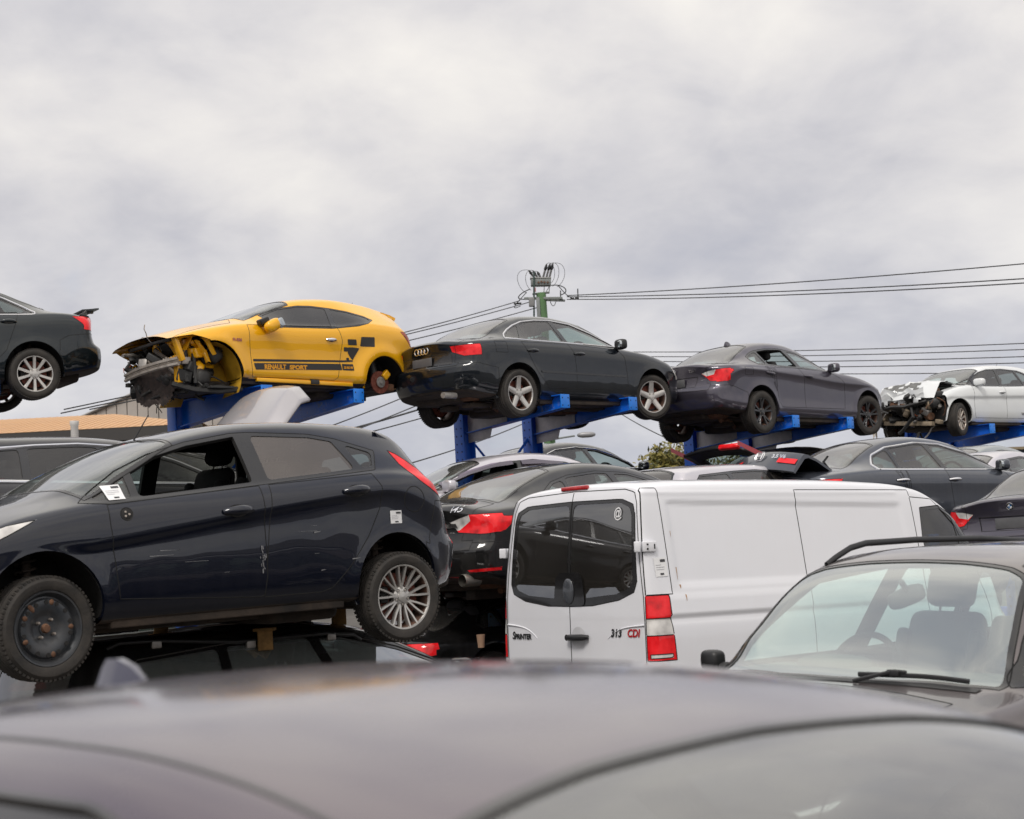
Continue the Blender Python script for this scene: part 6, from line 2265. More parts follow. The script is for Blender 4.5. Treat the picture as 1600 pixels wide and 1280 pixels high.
P_FG = paint('mauve_grey_paint', (0.105, 0.078, 0.102), 0.75, 0.26, 0.05, dustcol=(.34, .31, .30), wave=.04, crough=.10)
S_FG = dict(
    name='sedan', label='mauve grey sedan whose blurred roof fills the foreground, shark fin antenna at its rear', cat='car',
    loc=(.08, 1.70, .158), rot=(-.9, 3.0, -45.9), paint=P_FG, wb=2.76, fo=.76, ro=.98, W=1.817, R=.316, rr=.212, wt=.215, ds=.03, nper=8,
    top=[(2.14, .62), (2.05, .71), (1.75, .845), (1.3, .955), (.95, 1.02), (.80, 1.06), (.30, 1.385), (.05, 1.445), (-.2, 1.475), (-.6, 1.49), (-.95, 1.475), (-1.25, 1.42), (-1.8, 1.12), (-1.9, 1.09), (-2.2, 1.07), (-2.34, 1.055), (-2.36, 1.0)],
    belt=[(2.14, .60), (1.7, .80), (1.2, .91), (.6, .965), (-.3, 1.0), (-1.4, 1.015), (-1.9, 1.01), (-2.36, .96)],
    bot=[(2.14, .24), (1, .21), (-1, .22), (-2.36, .36)],
    roofw=[(2.14, .6), (.95, .69), (.6, .61), (.3, .545), (0, .52), (-.6, .51), (-1.1, .50), (-1.6, .57), (-2, .68), (-2.36, .68)],
    fprof=[(.2, .1), (.4, 0), (.6, .02), (.75, .10), (1.2, .2)], rprof=[(.3, .17), (.40, .05), (.60, 0), (.71, .055), (.85, .085), (1.06, .02)],
    fb=.25, rb=.15, flare=.018, side=SED_SIDE, crown=.055,
    doors=[('rear_door', [(-.40, 1.0), (-.318, .80), (-.315, .40), (-.94, .40), (-.99, .50), (-1.42, .995)], [circle2(-1.45, .45, .475, 36)]), ('front_door', [(.45, .97), (.74, .80), (.735, .60), (.71, .40), (-.315, .40), (-.40, 1.0)], [])],
    dlo=[(.78, .985), (-.25, 1.017), (-1.10, 1.022), (-1.38, 1.03), (-1.42, 1.16), (-1.25, 1.28), (-.95, 1.385), (-.6, 1.405), (-.1, 1.38), (.25, 1.295), (.50, 1.15)],
    frame=.022, pillars=[(-.33, 1.02, -.44, 1.31, .09), (-1.12, 1.02, -1.14, 1.26, .045)], panedoor={0: 1, 1: 0}, glass=G_TINT, chrome=.007, chromemat=M_TRIM,
    windscreen=[(.92, 0), (.90, -.3), (.84, -.6), (.78, -.665), (.72, -.665), (.31, -.515), (.275, -.45), (.25, -.25), (.24, 0), (.25, .25), (.275, .45), (.31, .515), (.72, .665), (.78, .665), (.84, .6), (.90, .3)], seal=.014, screenseam=False,
    screenmat=glass('grey_windscreen', (.50, .56, .55), .20, dustcol=(.50, .49, .47), base=.09), rear_screen=(-1.18, -1.84, .50, .60), dash=(.60, .99), zscreen=.9, seam_r=.005,
    mirrors=[(.48, .99, P_FG, (1, -1))], handles=[(1, -.22, .872, .20, None), (0, -1.17, .898, .20, None)],
    wheels=[(a, b, ST_TW, M_ALLOY, 0) for a in (1, -1) for b in (1, -1)], cabin=dict(xs=-.2, zs=.52))
front_car, FB_ = make_car(S_FG)
fin(front_car, FB_, -.93, paint('fin_paint', (.05, .05, .085), .5, .2, .03), .8)


def fg_more():
    # roof drip channels, slightly sunk
    for sd in (1, -1):
        P = []
        for x in np.linspace(.30, -1.25, 40):
            y = sd * (float(FB_.yr(x)) - .06)
            p, n = FB_.hit_top(x, y)
            P.append(p - n * .002)
        MB().tube(P, .0045, 6).build('roof_channel', M_TRIM, front_car, 60)


fg_more()
pc_ = MB()  # two pale flat sheets just above the dashboard
for (x, y, a, w_, h_) in ((.66, .30, .3, .21, .15), (.72, -.05, -.2, .12, .10)):
    M = Matrix.Rotation(a, 3, 'Z')
    pc_.add([Vector((x, y, 1.0)) + M @ Vector((i * h_, j * w_, .004 * i * j)) for i, j in ((-.5, -.5), (.5, -.5), (.5, .5), (-.5, .5))], [(0, 1, 2, 3)])
pc_.build('dash_sheet', M_PAPER, front_car)
# ------------------------------------------------------------------ blue cantilever racks


def rack_paint(name, col, amount, scuff=(.30, .36, .46)):
    # blue enamel, rubbed pale and rusted where cars and forks have scraped it
    m, t = newmat(name)
    c = objco(t)
    n1_ = t.n('ShaderNodeTexNoise', {'Vector': c, 'Scale': 2.4, 'Detail': 7.0, 'Roughness': 0.62}).outputs[0]
    n2_ = t.n('ShaderNodeTexNoise', {'Vector': c, 'Scale': 16.0, 'Detail': 5.0, 'Roughness': 0.7}).outputs[0]
    base_ = t.ramp(n1_, [(0.3, tuple(x * .72 for x in col)), (0.6, col), (0.75, tuple(min(1, x * 1.15 + .01) for x in col))])
    f = t.math('ADD', t.math('MULTIPLY', n1_, .6), t.math('MULTIPLY', n2_, .4))
    k = t.n('ShaderNodeMapRange', {0: f, 1: .60 - amount, 2: .68 - amount, 3: 0.0, 4: .75}).outputs[0]
    cc = t.mix(k, base_, scuff)
    k2 = t.n('ShaderNodeMapRange', {0: n2_, 1: .66, 2: .72, 3: 0.0, 4: .8}).outputs[0]
    cc = t.mix(k2, cc, (.16, .07, .03))
    rg = t.math('ADD', t.math('MULTIPLY', k, .35), .36)
    p_ = t.n('ShaderNodeBsdfPrincipled', {'Base Color': cc, 'Roughness': rg})
    out(t, p_.outputs[0])
    return m


M_BLUE = rack_paint('blue_rack_paint', (0.006, 0.12, 0.62), .0)
M_BLUEW = rack_paint('worn_blue_paint', (0.006, 0.14, 0.68), .055)
M_GALV = plain('scuffed_steel_plate', (.42, .40, .40), .55, metal=.3, var=.25, scale=4.0, var2=(.60, .56, .55))


def rack(label, carloc, yaw, sd, xs_, zt_, tip=1.0, back=-.98, low=None, plate=True):
    """two columns with tapered arms reaching under a car; sd: the side of the car the arms point to"""
    root = empty('cantilever_rack', (carloc[0], carloc[1], 0), (0, 0, RAD(yaw)))
    tag(root, label, 'rack', 'blue steel racks carrying the upper row of cars')
    H = carloc[2]
    for x in xs_:
        col_ = MB()
        yb = back * sd
        top = H + zt_ + .10
        # I-section column
        for dx in (-.10, .10):
            col_.box((x + dx, yb, top / 2), (.016, .20, top), None, 0, .003)
        col_.box((x, yb, top / 2), (.19, .014, top), None, 0)
        for k in range(12):
            z = top - .25 - .11 * k
            for q in (-.05, .05):
                col_.lathe([(.001, .002), (.011, .002), (.012, -.004)], 8, 1, (x - .109, yb + q, z), M=Matrix.Rotation(RAD(90), 3, 'Z'))
        col_.box((x, yb, .015), (.45, .45, .03), None, 0, .004)
        col_.box((x, yb + sd * .55, .10), (.16, 1.3, .18), None, 0, .004)
        p = col_.build('post', [M_BLUE, M_DARK], root, 40)
        tag(p)
        levels = [(H + zt_, tip)] + ([(low, .85)] if low else [])
        for zt2, tp in levels:
            a = MB()
            y0, y1 = yb + sd * .10, tp * sd
            # tapered web with top and bottom flanges
            L = abs(y1 - y0)
            def at_(t, z):
                return (x, y0 + (y1 - y0) * t, z)
            d0, d1 = .34, .17
            for dx, w_ in ((0, .012),):
                vs = [(x + q, y, z) for q in (-.006, .006) for y, z in ((y0, zt2), (y0, zt2 - d0), (y1, zt2 - d1), (y1, zt2))]
                a.add(vs, [(0, 1, 2, 3), (7, 6, 5, 4), (0, 3, 7, 4), (1, 5, 6, 2), (0, 4, 5, 1), (3, 2, 6, 7)], 0)
            for z0_, z1_ in ((zt2, zt2), (zt2 - d0, zt2 - d1)):
                vs = [(x + q, y, z + h) for q in (-.075, .075) for y, z in ((y0, z0_), (y1, z1_)) for h in (0, .012)]
                a.add(vs, [(0, 1, 3, 2), (4, 6, 7, 5), (0, 4, 5, 1), (2, 3, 7, 6), (0, 2, 6, 4), (1, 5, 7, 3)], 0)
            o = a.build('arm', M_BLUEW, root, 30)
            e = MB().box((x, y1 + sd * .008, zt2 - d1 / 2 + .006), (.165, .016, d1 + .012), None, 0, .003)
            for q in (-.055, .055):
                for z in (-.05, .05):
                    e.lathe([(.001, .003), (.008, .003), (.009, -.003)], 8, 1, (x + q, y1 + sd * .017, zt2 - d1 / 2 + z), M=Matrix.Identity(3) if sd > 0 else Matrix.Rotation(math.pi, 3, 'Z'))
            e.build('end_plate', [plain('bright_blue_paint', (.006, .19, .72), .4, coat=.3), M_DARK], o, 40)
            if plate:
                g = MB()
                y2 = y0 + (y1 - y0) * .42
                vs = [(x - .012 - q, y, z) for q in (0, .008) for y, z in ((y0, zt2 - .07), (y0, zt2 - d0 - .13), (y0 + (y2 - y0) * .55, zt2 - d0 - .10), (y0 + (y2 - y0) * .62, zt2 - d0 * .85), (y2, zt2 - .24), (y2, zt2 - .05))]
                g.add(vs, [(0, 1, 2, 3, 4, 5), (11, 10, 9, 8, 7, 6)] + [(k, k + 6, (k + 1) % 6 + 6, (k + 1) % 6) for k in range(6)])
                g.build('gusset_plate', M_GALV, o, 30)
    b = MB()
    xa, xb = xs_
    yb = back * sd
    zb_ = H + zt_ - .30
    b.tube([(xa, yb, zb_), (xb, yb, zb_ - 1.3)], .022, 4)
    b.tube([(xb, yb, zb_), (xa, yb, zb_ - 1.3)], .022, 4)
    b.tube([(xa, yb, zb_ - 1.4), (xb, yb, zb_ - 1.4)], .03, 4)
    b.build('cross_brace', M_BLUE, root, 30)
    return root


rack('blue rack with white scuffed gussets under the yellow coupe', (-3.22, 20.6, 3.78), 224.8, 1, (.66, -.78), .175, 1.0, -.95, plate=False)
rack('blue rack with pale gusset plates under the sedan with rings', (.48, 22.32, 3.53), 44.1, -1, (-.66, .69), .275, 1.0, -1.0, low=2.0)
rack('blue rack under the graphite sedan with black wheels', (4.07, 25.06, 3.31), 44.0, -1, (-.77, .64), .25, 1.0, -1.0, low=1.8)
rack('blue rack under the smashed white hatchback', (8.75, 31.0, 3.46), 219, 1, (.57, -.80), .20, 1.0, -.95)
rack('blue rack under the blue black sedan at the left edge', (-7.35, 19.39, 3.95), 213.1, 1, (.60, -.75), .20, 1.0, -.95)

# ------------------------------------------------------------------ the packed rows of cars between
GL_B = glass('green_tinted_glass', (.42, .52, .50), .10)


def generic(name, label, paint_, loc, yaw, H=1.46, W=1.80, wb=2.74, fo=.88, ro=1.0, chrome=None, kind='sedan', **over):
    k = H / 1.46
    S = dict(name=name, label=label, loc=loc, rot=(0, 0, yaw), paint=paint_, wb=wb, fo=fo, ro=ro, W=W, R=.32, rr=.22, ds=.06, nper=3, capn=8,
             belt=[(wb / 2 + fo, .60 * k), (1.6, .80 * k), (1.0, .92 * k), (0, .98 * k), (-1.4, 1.01 * k), (-1.9, 1.0 * k), (-wb / 2 - ro, .93 * k)],
             bot=[(2.3, .26), (1, .22), (-1, .22), (-2.4, .36)], roofw=[(2.2, .6), (1.0, .69), (.55, .625), (.1, .565), (-.6, .55), (-1.1, .54), (-1.6, .60), (-2.1, .66)],
             fprof=[(.2, .1), (.4, 0), (.6, .02), (.75, .10), (1.2, .2)], rprof=[(.3, .17), (.42, .04), (.62, 0), (.72, .055), (.85, .08), (1.05, .03)],
             fb=.25, rb=.16, side=SED_SIDE, flare=.016, cabin=dict(xs=-.1, zs=.52), dash=(.72, .98 * k), zscreen=.85, glass=GL_B, frame=.022,
             wheels=[(a, b, ST_10, M_ALLOY, 0) for a in (1, -1) for b in (1, -1)],
             handles=[(0, -.20, .86 * k, .19, None), (1, -1.12, .88 * k, .19, None)])
    xR = -wb / 2 - ro
    if kind == 'sedan':
        S['top'] = [(wb / 2 + fo, .64 * k), (2.05, .74 * k), (1.6, .89 * k), (1.05, .985 * k), (.9, 1.02 * k), (.15, 1.37 * k), (-.2, 1.435 * k), (-.55, 1.46 * k), (-.95, 1.435 * k), (-1.25, 1.365 * k), (-1.80, 1.10 * k), (-1.95, 1.065 * k), (xR + .12, 1.045 * k), (xR, .98 * k)]
        S['dlo'] = [(.86, .99 * k), (-.25, 1.015 * k), (-1.15, 1.025 * k), (-1.42, 1.035 * k), (-1.44, 1.10 * k), (-1.30, 1.22 * k), (-1.05, 1.30 * k), (-.6, 1.345 * k), (-.15, 1.32 * k), (.3, 1.20 * k), (.62, 1.075 * k)]
        S['pillars'] = [(-.33, 1.0 * k, -.42, 1.33 * k, .085), (-1.12, 1.02 * k, -1.08, 1.3 * k, .045)]
        S['rear_screen'] = (-1.16, -1.84, .50, .60)
        S['windscreen'] = (.98, .14, .70, .56)
    elif kind in ('hatch', 'wagon'):
        zr = 1.40 if kind == 'hatch' else 1.43
        S['top'] = [(wb / 2 + fo, .66 * k), (2.0, .76 * k), (1.6, .90 * k), (1.05, 1.0 * k), (.9, 1.04 * k), (.15, 1.38 * k), (-.2, 1.44 * k), (-.6, 1.46 * k), (-1.2, 1.45 * k), (xR + .45, zr * k), (xR + .30, (zr - .06) * k), (xR + .08, 1.02 * k), (xR, .90 * k)]
        S['rprof'] = [(.3, .15), (.42, .03), (.62, 0), (.75, .05), (1.0, .10), (1.3, .18), (1.5, .22)]
        e = xR + .42
        S['dlo'] = [(.86, 1.0 * k), (-.25, 1.02 * k), (-1.15, 1.04 * k), (e - .05, 1.06 * k), (e, 1.16 * k), (e + .22, 1.30 * k), (-1.0, 1.35 * k), (-.6, 1.365 * k), (-.15, 1.34 * k), (.3, 1.22 * k), (.62, 1.09 * k)]
        S['pillars'] = [(-.33, 1.0 * k, -.40, 1.33 * k, .085), (-1.18, 1.02 * k, -1.12, 1.3 * k, .075)]
        S['rear_screen'] = (xR + .40, xR + .10, .52, .55)
        S['windscreen'] = (.98, .14, .70, .56)
    S['panedoor'] = {0: 0, 1: 1}
    S['doors'] = [('front_door', [(.70, .97 * k), (.80, .8 * k), (.8, .42), (.74, .40), (-.26, .40), (-.36, 1.0 * k)], []), ('rear_door', [(-.36, 1.0 * k), (-.26, .40), (-.90, .40), (-.98, .55), (-1.40, 1.0 * k)], [circle2(-wb / 2 - .05, .42, .47, 30)])]
    if chrome:
        S['chrome'] = chrome
    tl = [dict(name='tail_light', mat=M_RED, side=[(xR + .30, .93 * k), (xR + .30, .80 * k), (xR - .4, .78 * k), (xR - .4, .95 * k)], end=[(.50, .94 * k), (1., .94 * k), (1., .79 * k), (.55, .80 * k)], e=-1, one=True, sides=(q,), ny=.3) for q in (1, -1)]
    hl = [dict(name='headlight', mat=M_CLEAR, side=[(1.75, .74 * k), (2.6, .60 * k), (2.6, .72 * k), (1.85, .80 * k)], ny=.05, end=[(.45, .58 * k), (.95, .58 * k), (.95, .74 * k), (.5, .68 * k)], e=1, one=True, sides=(q,)) for q in (1, -1)]
    S['panels'] = tl + hl + [dict(name='rear_bumper', one=True, side=[(-1.72, .1), (-1.72, .62 * k), (-2.0, .70 * k), (-2.9, .70 * k), (-2.9, .1)], ny=.05, e=-1, end=[(-.02, .1), (1., .1), (1., .70 * k), (-.02, .70 * k)], allow={0})]
    S['mirrors'] = [(.66, .99 * k, paint_, (1, -1))]
    S.update(over)
    return make_car(S)


P_BLACK = paint('black_paint', (.004, .0042, .005), .0, .3, .05)
P_SILVER = paint('silver_paint', (.40, .39, .41), .75, .32, .10, dustcol=(.45, .42, .40))
P_SILVL = paint('light_silver_paint', (.40, .385, .40), .4, .35, .08)
P_SILVG = paint('silver_green_paint', (.30, .33, .33), .7, .32, .10)
P_STEELB = paint('steel_blue_paint', (.060, .068, .088), .6, .30, .10)
P_GREY2 = paint('charcoal_paint', (.040, .040, .046), .6, .32, .09)
P_LILAC = paint('pale_lilac_silver_paint', (.56, .54, .58), .4, .3, .06)
P_DARKG = paint('dark_charcoal_paint', (.016, .016, .020), .5, .32, .05)
P_REDP = paint('red_paint', (.38, .012, .018), .1, .3, .08)


def roofloc(px, py, d, H, yaw, xr=-.6):
    """base of a car whose roof crown (local x = xr) is seen at the pixel at depth d"""
    p = at(px, py, d)
    a = RAD(yaw)
    return (p.x - xr * math.cos(a), p.y - xr * math.sin(a), p.z - H)


# the sedan with the big lamps between hatchback and van
i4, IB = generic('sedan', 'glossy black sedan with large red tail lamps squeezed between hatchback and white van', P_BLACK, (.83, 16.75, 1.17), 43, H=1.47, W=1.835, wb=2.795, fo=.98, ro=1.045, ds=.045, nper=5,
    top=[(2.37, .64), (2.1, .76), (1.6, .90), (1.15, .985), (1.0, 1.02), (.2, 1.38), (-.2, 1.45), (-.6, 1.47), (-1.05, 1.43), (-1.35, 1.355), (-1.95, 1.115), (-2.1, 1.085), (-2.38, 1.075), (-2.44, 1.0)],
    dlo=[(.95, .99), (-.25, 1.02), (-1.15, 1.04), (-1.52, 1.06), (-1.46, 1.14), (-1.25, 1.25), (-1.0, 1.315), (-.6, 1.355), (-.15, 1.335), (.3, 1.23), (.65, 1.10)], rear_screen=(-1.12, -1.94, .50, .62),
    panels=[dict(name='tail_light', mat=M_RED, side=[(-1.95, .93), (-2.1, .80), (-2.25, .775), (-2.9, .79), (-2.9, .95)], end=[(.36, .90), (.60, .96), (1., .96), (1., .80), (.70, .775), (.46, .80)], e=-1, one=True, sides=(q,), ny=.25) for q in (1, -1)]
    + [dict(name='reversing_light', mat=M_CLEAR, sides=(q,), end=[(.36, .90), (.60, .96), (.60, .90), (.47, .82), (.44, .82)], e=-1, noseam=True) for q in (1, -1)]
    + [dict(name='boot_lid', end=[(-.60, 1.2), (.60, 1.2), (.50, .68), (-.50, .68)], e=-1, plan=[(-2.9, -.66), (-2.9, .66), (-2.0, .62), (-2.0, -.62)], one=True, sides=(1,), allow={0}),
       dict(name='reflector', mat=M_RED, sides=(1,), end=[(.58, .455), (.84, .47), (.84, .435), (.60, .425)], e=-1, noseam=True), dict(name='reflector', mat=M_RED, sides=(-1,), end=[(.58, .455), (.84, .47), (.84, .435), (.60, .425)], e=-1, noseam=True),
       dict(name='rear_bumper', one=True, side=[(-1.74, .1), (-1.74, .62), (-2.0, .70), (-2.9, .70), (-2.9, .1)], ny=.05, e=-1, end=[(-.02, .1), (1., .1), (1., .68), (-.02, .68)], allow={0})])
cm = MB()
vs, fs = gridpoly([(-.46, .845), (.46, .845), (.44, .885), (-.44, .885)], .08)
cm.add([IB.hit_end(y, z, -1)[0] + Vector((-.012, 0, 0)) for y, z in vs], fs)
cm.build('chrome_garnish', M_CHROME, i4, 60)
put_plate(i4, IB, 0, .775, -1, .37, .11, plain('plate_holder_grey', (.20, .20, .20), .5))
vs, fs = text_mesh('i45', .085, 0, .0005, .2, 1.25)
MB().add([IB.hit_end(-.40 - a, .99 + b, -1)[0] + Vector((-.008, 0, .0)) for a, b, c in vs], fs).build('model_lettering', M_CHROME, i4, 60)
for sd in (1, -1):
    MB().lathe([(.055, .03), (.060, .02), (.060, -.16), (.052, -.16), (.050, .0)], 24, 0, (-2.36, sd * .55, .36), M=Matrix.Rotation(RAD(90), 3, 'Z')).build('exhaust_tip', plain('brushed_tip', (.3, .28, .25), .35, metal=.8), i4, 40)

# wagon that carries the hatchback
RL = lambda: None
wag, GB = generic('station_wagon', 'black station wagon with roof rails crushed under the navy hatchback', P_BLACK, (-1.55, 11.75, -.06), 42, H=1.44, W=1.80, kind='wagon', chrome=.007, chromemat=M_TRIM, glass=glass('wagon_glass', (.30, .36, .36), .30, dustcol=(.42, .46, .45), base=.34), nper=4, ds=.05, ro=1.05)  # heavier dust film on the wagon glass paints in the reflected sky
for sd in (1, -1):
    P = [GB.hit_top(x, sd * .60)[0] + Vector((0, 0, h)) for x, h in ((.0, .0), (-.06, .03), (-.3, .042), (-1.0, .045), (-1.6, .042), (-1.86, .03), (-1.95, 0))]
    r_ = MB().tube(P, .014, 8)
    for x in (-.25, -.9, -1.6):
        r_.box(GB.hit_top(x, sd * .60)[0] + Vector((0, 0, .02)), (.07, .025, .05), None, 1, .006)
    r_.build('roof_rail', [M_BLACK, M_GREYMETAL], wag, 50)
for x, y in ((.0, -.35), (-.8, -.62), (.0, .45), (-1.0, .4)):
    p = GB.hit_top(x, y)[0]
    q = Matrix.Rotation(RAD(42), 3, 'Z') @ p + Vector((-1.55, 11.75, -.06))
    o = MB().box((0, 0, .06), (.10, .09, .13), Matrix.Rotation(.2, 3, 'Z'), 0, .006).box((0, 0, .132), (.14, .12, .02), None, 0, .004).build('timber_block', plain('weathered_timber', (.30, .17, .06), .8, var=.4, scale=20), None, 30)
    o.location = q
    tag(o, 'short timber block wedged between wagon roof and hatchback floor', 'block', 'timber blocks on the wagon roof')

# dark sedan on the ground below, with the single red lamp showing
low, LB2 = generic('sedan', 'flattened black sedan low on the ground, red lamp under the glossy sedan', P_BLACK, tuple(at(655, 1016, 14.9) - Matrix.Rotation(RAD(44), 3, 'Z') @ Vector((-2.25, -.80, .72))), 44, H=1.20, W=1.80, kind='sedan', rear_screen=(-1.2, -1.84, .5, .6))
pc = MB().lathe([(.001, 0), (.028, 0), (.038, .115), (.035, .115), (.026, .005), (.001, .005)], 20, 0, M=Matrix.Rotation(RAD(90), 3, 'X')).build('paper_cup', plain('brown_cup', (.32, .20, .13), .7), None, 40)
pc.location = at(752, 1012, 14.2)
tag(pc, 'brown paper cup left on the black boot lid beside the van', 'cup')

# ground level car filling the dark gap under the hatchback
gd, _g = generic('sedan', 'black sedan on the ground in the shade behind the crushed wagon', P_BLACK, (-3.1, 15.6, 0), 42, glass=GL_B, cabin=False)

# silver car facing left with its window down
sv, VB2 = generic('sedan', 'pale silver sedan with open front window and weather shields, facing left', P_LILAC, roofloc(800, 709, 20.3, 1.46, 206), 206, open={(1, 0)}, glass=GL_B, nper=4, ds=.05)
vz = MB()
for P, z0 in (([(.68, 1.085), (.30, 1.225), (-.02, 1.305), (-.30, 1.335)], 0), ([(-.42, 1.335), (-.7, 1.335), (-1.0, 1.30)], 0)):
    vs, fs = [], []
    for x, z in P:
        a, n = VB2.hit(x, z - .005, 1)
        b, n2 = VB2.hit(x, z - .065, 1)
        vs += [a + n * .012, b + n2 * .026]
    for k in range(len(P) - 1):
        fs.append((2 * k, 2 * k + 1, 2 * k + 3, 2 * k + 2))
    vz.add(vs, fs)
vz.build('weather_shield', glass('smoke_shield', (.30, .24, .33), .25, dustcol=(.3, .25, .32)), sv, 60)

# black car behind, high on the second level
bk, _b = generic('sedan', 'black sedan with chrome window line under the sedan with rings', P_BLACK, roofloc(857, 693, 25.5, 1.46, 44), 44, chrome=.012, open={(-1, 0)}, glass=GL_B)
fin(bk, _b, -1.05, M_BLACK, 1.2)

# silver car with its bonnet up behind the hatchback
bp = at(390, 648, 18.2) - Matrix.Rotation(RAD(44), 3, 'Z') @ Vector((1.35, 0, 1.50))
bo, BB_ = generic('hatchback', 'silver hatchback with raised bonnet hidden behind the navy hatchback', P_SILVL, tuple(bp), 44, H=1.16, kind='hatch', glass=GL_B, rear_screen=(-1.95, -2.2, .5, .5), cabin=False)


def dome(u, v):
    # raised lid: hinged at the scuttle, free edge high in front, crowned across and rounded off at the lip
    a = (u - .5) * 2
    q = .90 + .72 * v + .10 * v * v
    return (q + .05 * a * a, a * (.76 - .16 * v * v), 1.00 + .98 * v - .14 * v * v - .10 * max(0, v - .8) / .2 + .10 * (1 - a * a) * math.sin(1.6 * v + .3) - .12 * max(0, abs(a) - .72) / .28)


vs, fs = [], []
N = 28
for i in range(N + 1):
    for j in range(N + 1):
        vs.append(dome(i / N, j / N))
for i in range(N):
    for j in range(N):
        fs.append((i * (N + 1) + j, i * (N + 1) + j + 1, (i + 1) * (N + 1) + j + 1, (i + 1) * (N + 1) + j))
bon = MB().add(vs, fs).build('bonnet', P_SILVL, bo, 60)
bon.modifiers.new('thickness', 'SOLIDIFY').thickness = .03

# dark grey off-roader behind at far left
le, LE_ = generic('off_roader', 'charcoal wagon with chrome window line and privacy glass at far left', P_DARKG, roofloc(75, 686, 14.2, 1.50, 42), 42, H=1.50, W=1.80, kind='wagon', chrome=.014, glass=G_DARK, wb=2.7, ro=.95)

# black hatchback with red nose and its tailgate up
hb_, HB2 = generic('hatchback', 'black hatchback with red edged tailgate raised below the graphite sedan', P_BLACK, roofloc(1205, 737, 24.0, 1.46, 44, -1.2), 44, kind='hatch', glass=GL_B)
tg = MB()
vs, fs = [], []
N = 14
for i in range(N + 1):
    for j in range(N + 1):
        u, v = i / N, j / N
        a = (u - .5) * 2
        vs.append((-1.70 - .95 * v + .12 * v * v, a * (.60 - .03 * v), 1.42 + .40 * v + .06 * math.sin(v * 3.1) - .07 * a * a))
for i in range(N):
    for j in range(N):
        if not (2 <= i < N - 2 and 2 <= j < N - 5):
            fs.append((i * (N + 1) + j, i * (N + 1) + j + 1, (i + 1) * (N + 1) + j + 1, (i + 1) * (N + 1) + j))
ob_ = tg.add(vs, fs).build('tailgate', M_BLACK, hb_, 60)
ob_.modifiers.new('thickness', 'SOLIDIFY').thickness = .04
gl_ = MB()
fs = [(i * (N + 1) + j, i * (N + 1) + j + 1, (i + 1) * (N + 1) + j + 1, (i + 1) * (N + 1) + j) for i in range(2, N - 2) for j in range(2, N - 5)]
gl_.add(vs, fs).build('window', GL_B, ob_, 60)
MB().box((-2.62, -.36, 1.79), (.09, .36, .08), Matrix.Rotation(.4, 3, 'Y'), 0, .03).build('tail_light', M_RED, ob_, 40)
MB().add([(x, s_ * .615, z) for s_ in (1, -1) for x, z in ((-1.62, 1.45), (-2.2, 1.70), (-2.75, 1.86), (-2.75, 1.80), (-2.2, 1.62), (-1.62, 1.38))], [(0, 1, 2, 3, 4, 5), (11, 10, 9, 8, 7, 6)]).build('tailgate_edge', P_REDP, ob_, 40)

g2, G2_ = generic('sedan', 'small grey sedan with dark rear screen below the graphite sedan', P_GREY2, roofloc(1228, 699, 26.0, 1.44, 44), 44, H=1.44, glass=GL_B)
w2, W2_ = generic('hatchback', 'white hatchback roof showing between van top and red hatchback', P_LILAC, roofloc(1120, 727, 19.5, 1.46, 44), 44, kind='hatch', glass=GL_B)
w3, W3_ = generic('coupe', 'silver coupe roof behind the van beside the raised boot', P_SILVER, roofloc(1200, 726, 21.0, 1.38, 44), 44, H=1.38, glass=GL_B)

# steel blue sedan with open boot
ac, AB = generic('sedan', 'steel blue sedan with open boot lid and chrome framed windows behind the van', P_STEELB, (5.2, 20.9, 1.49), 32, H=1.476, W=1.847, wb=2.8, fo=.95, ro=1.15, chrome=.013, glass=glass('accord_glass', (.34, .44, .42), .12), ds=.045, nper=5,
    handles=[(0, -.25, .875, .21, M_CHROME), (1, -1.15, .885, .21, M_CHROME)],
    dlo=[(.90, .985), (-.25, 1.01), (-1.15, 1.02), (-1.48, 1.03), (-1.50, 1.09), (-1.36, 1.22), (-1.10, 1.31), (-.6, 1.365), (-.15, 1.34), (.3, 1.22), (.66, 1.08)],
    panels=[dict(name='tail_light', mat=M_RED, side=[(-2.1, .93), (-2.2, .76), (-3, .74), (-3, .93)], end=[(.62, .92), (1., .92), (1., .76), (.62, .76)], e=-1, one=True, sides=(q,), ny=.3) for q in (1, -1)])
# the lid hinged up about 24 degrees
lid = MB()
hinge = Vector((-2.02, 0, 1.075))
Rm = Matrix.Rotation(RAD(31), 3, 'Y')
sec = [(-.02, 0.0), (-.28, -.006), (-.50, -.03), (-.555, -.05), (-.575, -.09), (-.60, -.20), (-.615, -.33), (-.58, -.335), (-.55, -.20), (-.525, -.10), (-.48, -.06), (-.28, -.035), (-.02, -.03)]
vs, fs = [], []
Y = np.linspace(-.62, .62, 15)
for y in Y:
    for x, z in sec:
        q = Rm @ Vector((x + .10 * (y / .62) ** 2 * (1 if x < -.45 else .3), y, z - .02 * (y / .62) ** 2))
        vs.append(hinge + q)
n_ = len(sec)
for i in range(len(Y) - 1):
    for j in range(n_):
        fs.append((i * n_ + j, (i + 1) * n_ + j, (i + 1) * n_ + (j + 1) % n_, i * n_ + (j + 1) % n_))
for e_ in (0, (len(Y) - 1) * n_):
    fs += [(e_ + k, e_ + k + 1, e_ + 11 - k, e_ + 12 - k) for k in range(6)]
lo = lid.add(vs, fs).build('boot_lid', P_STEELB, ac, 40)
def onlid(y, x, z):
    return hinge + Rm @ Vector((x + .10 * (y / .62) ** 2, y, z - .02 * (y / .62) ** 2))
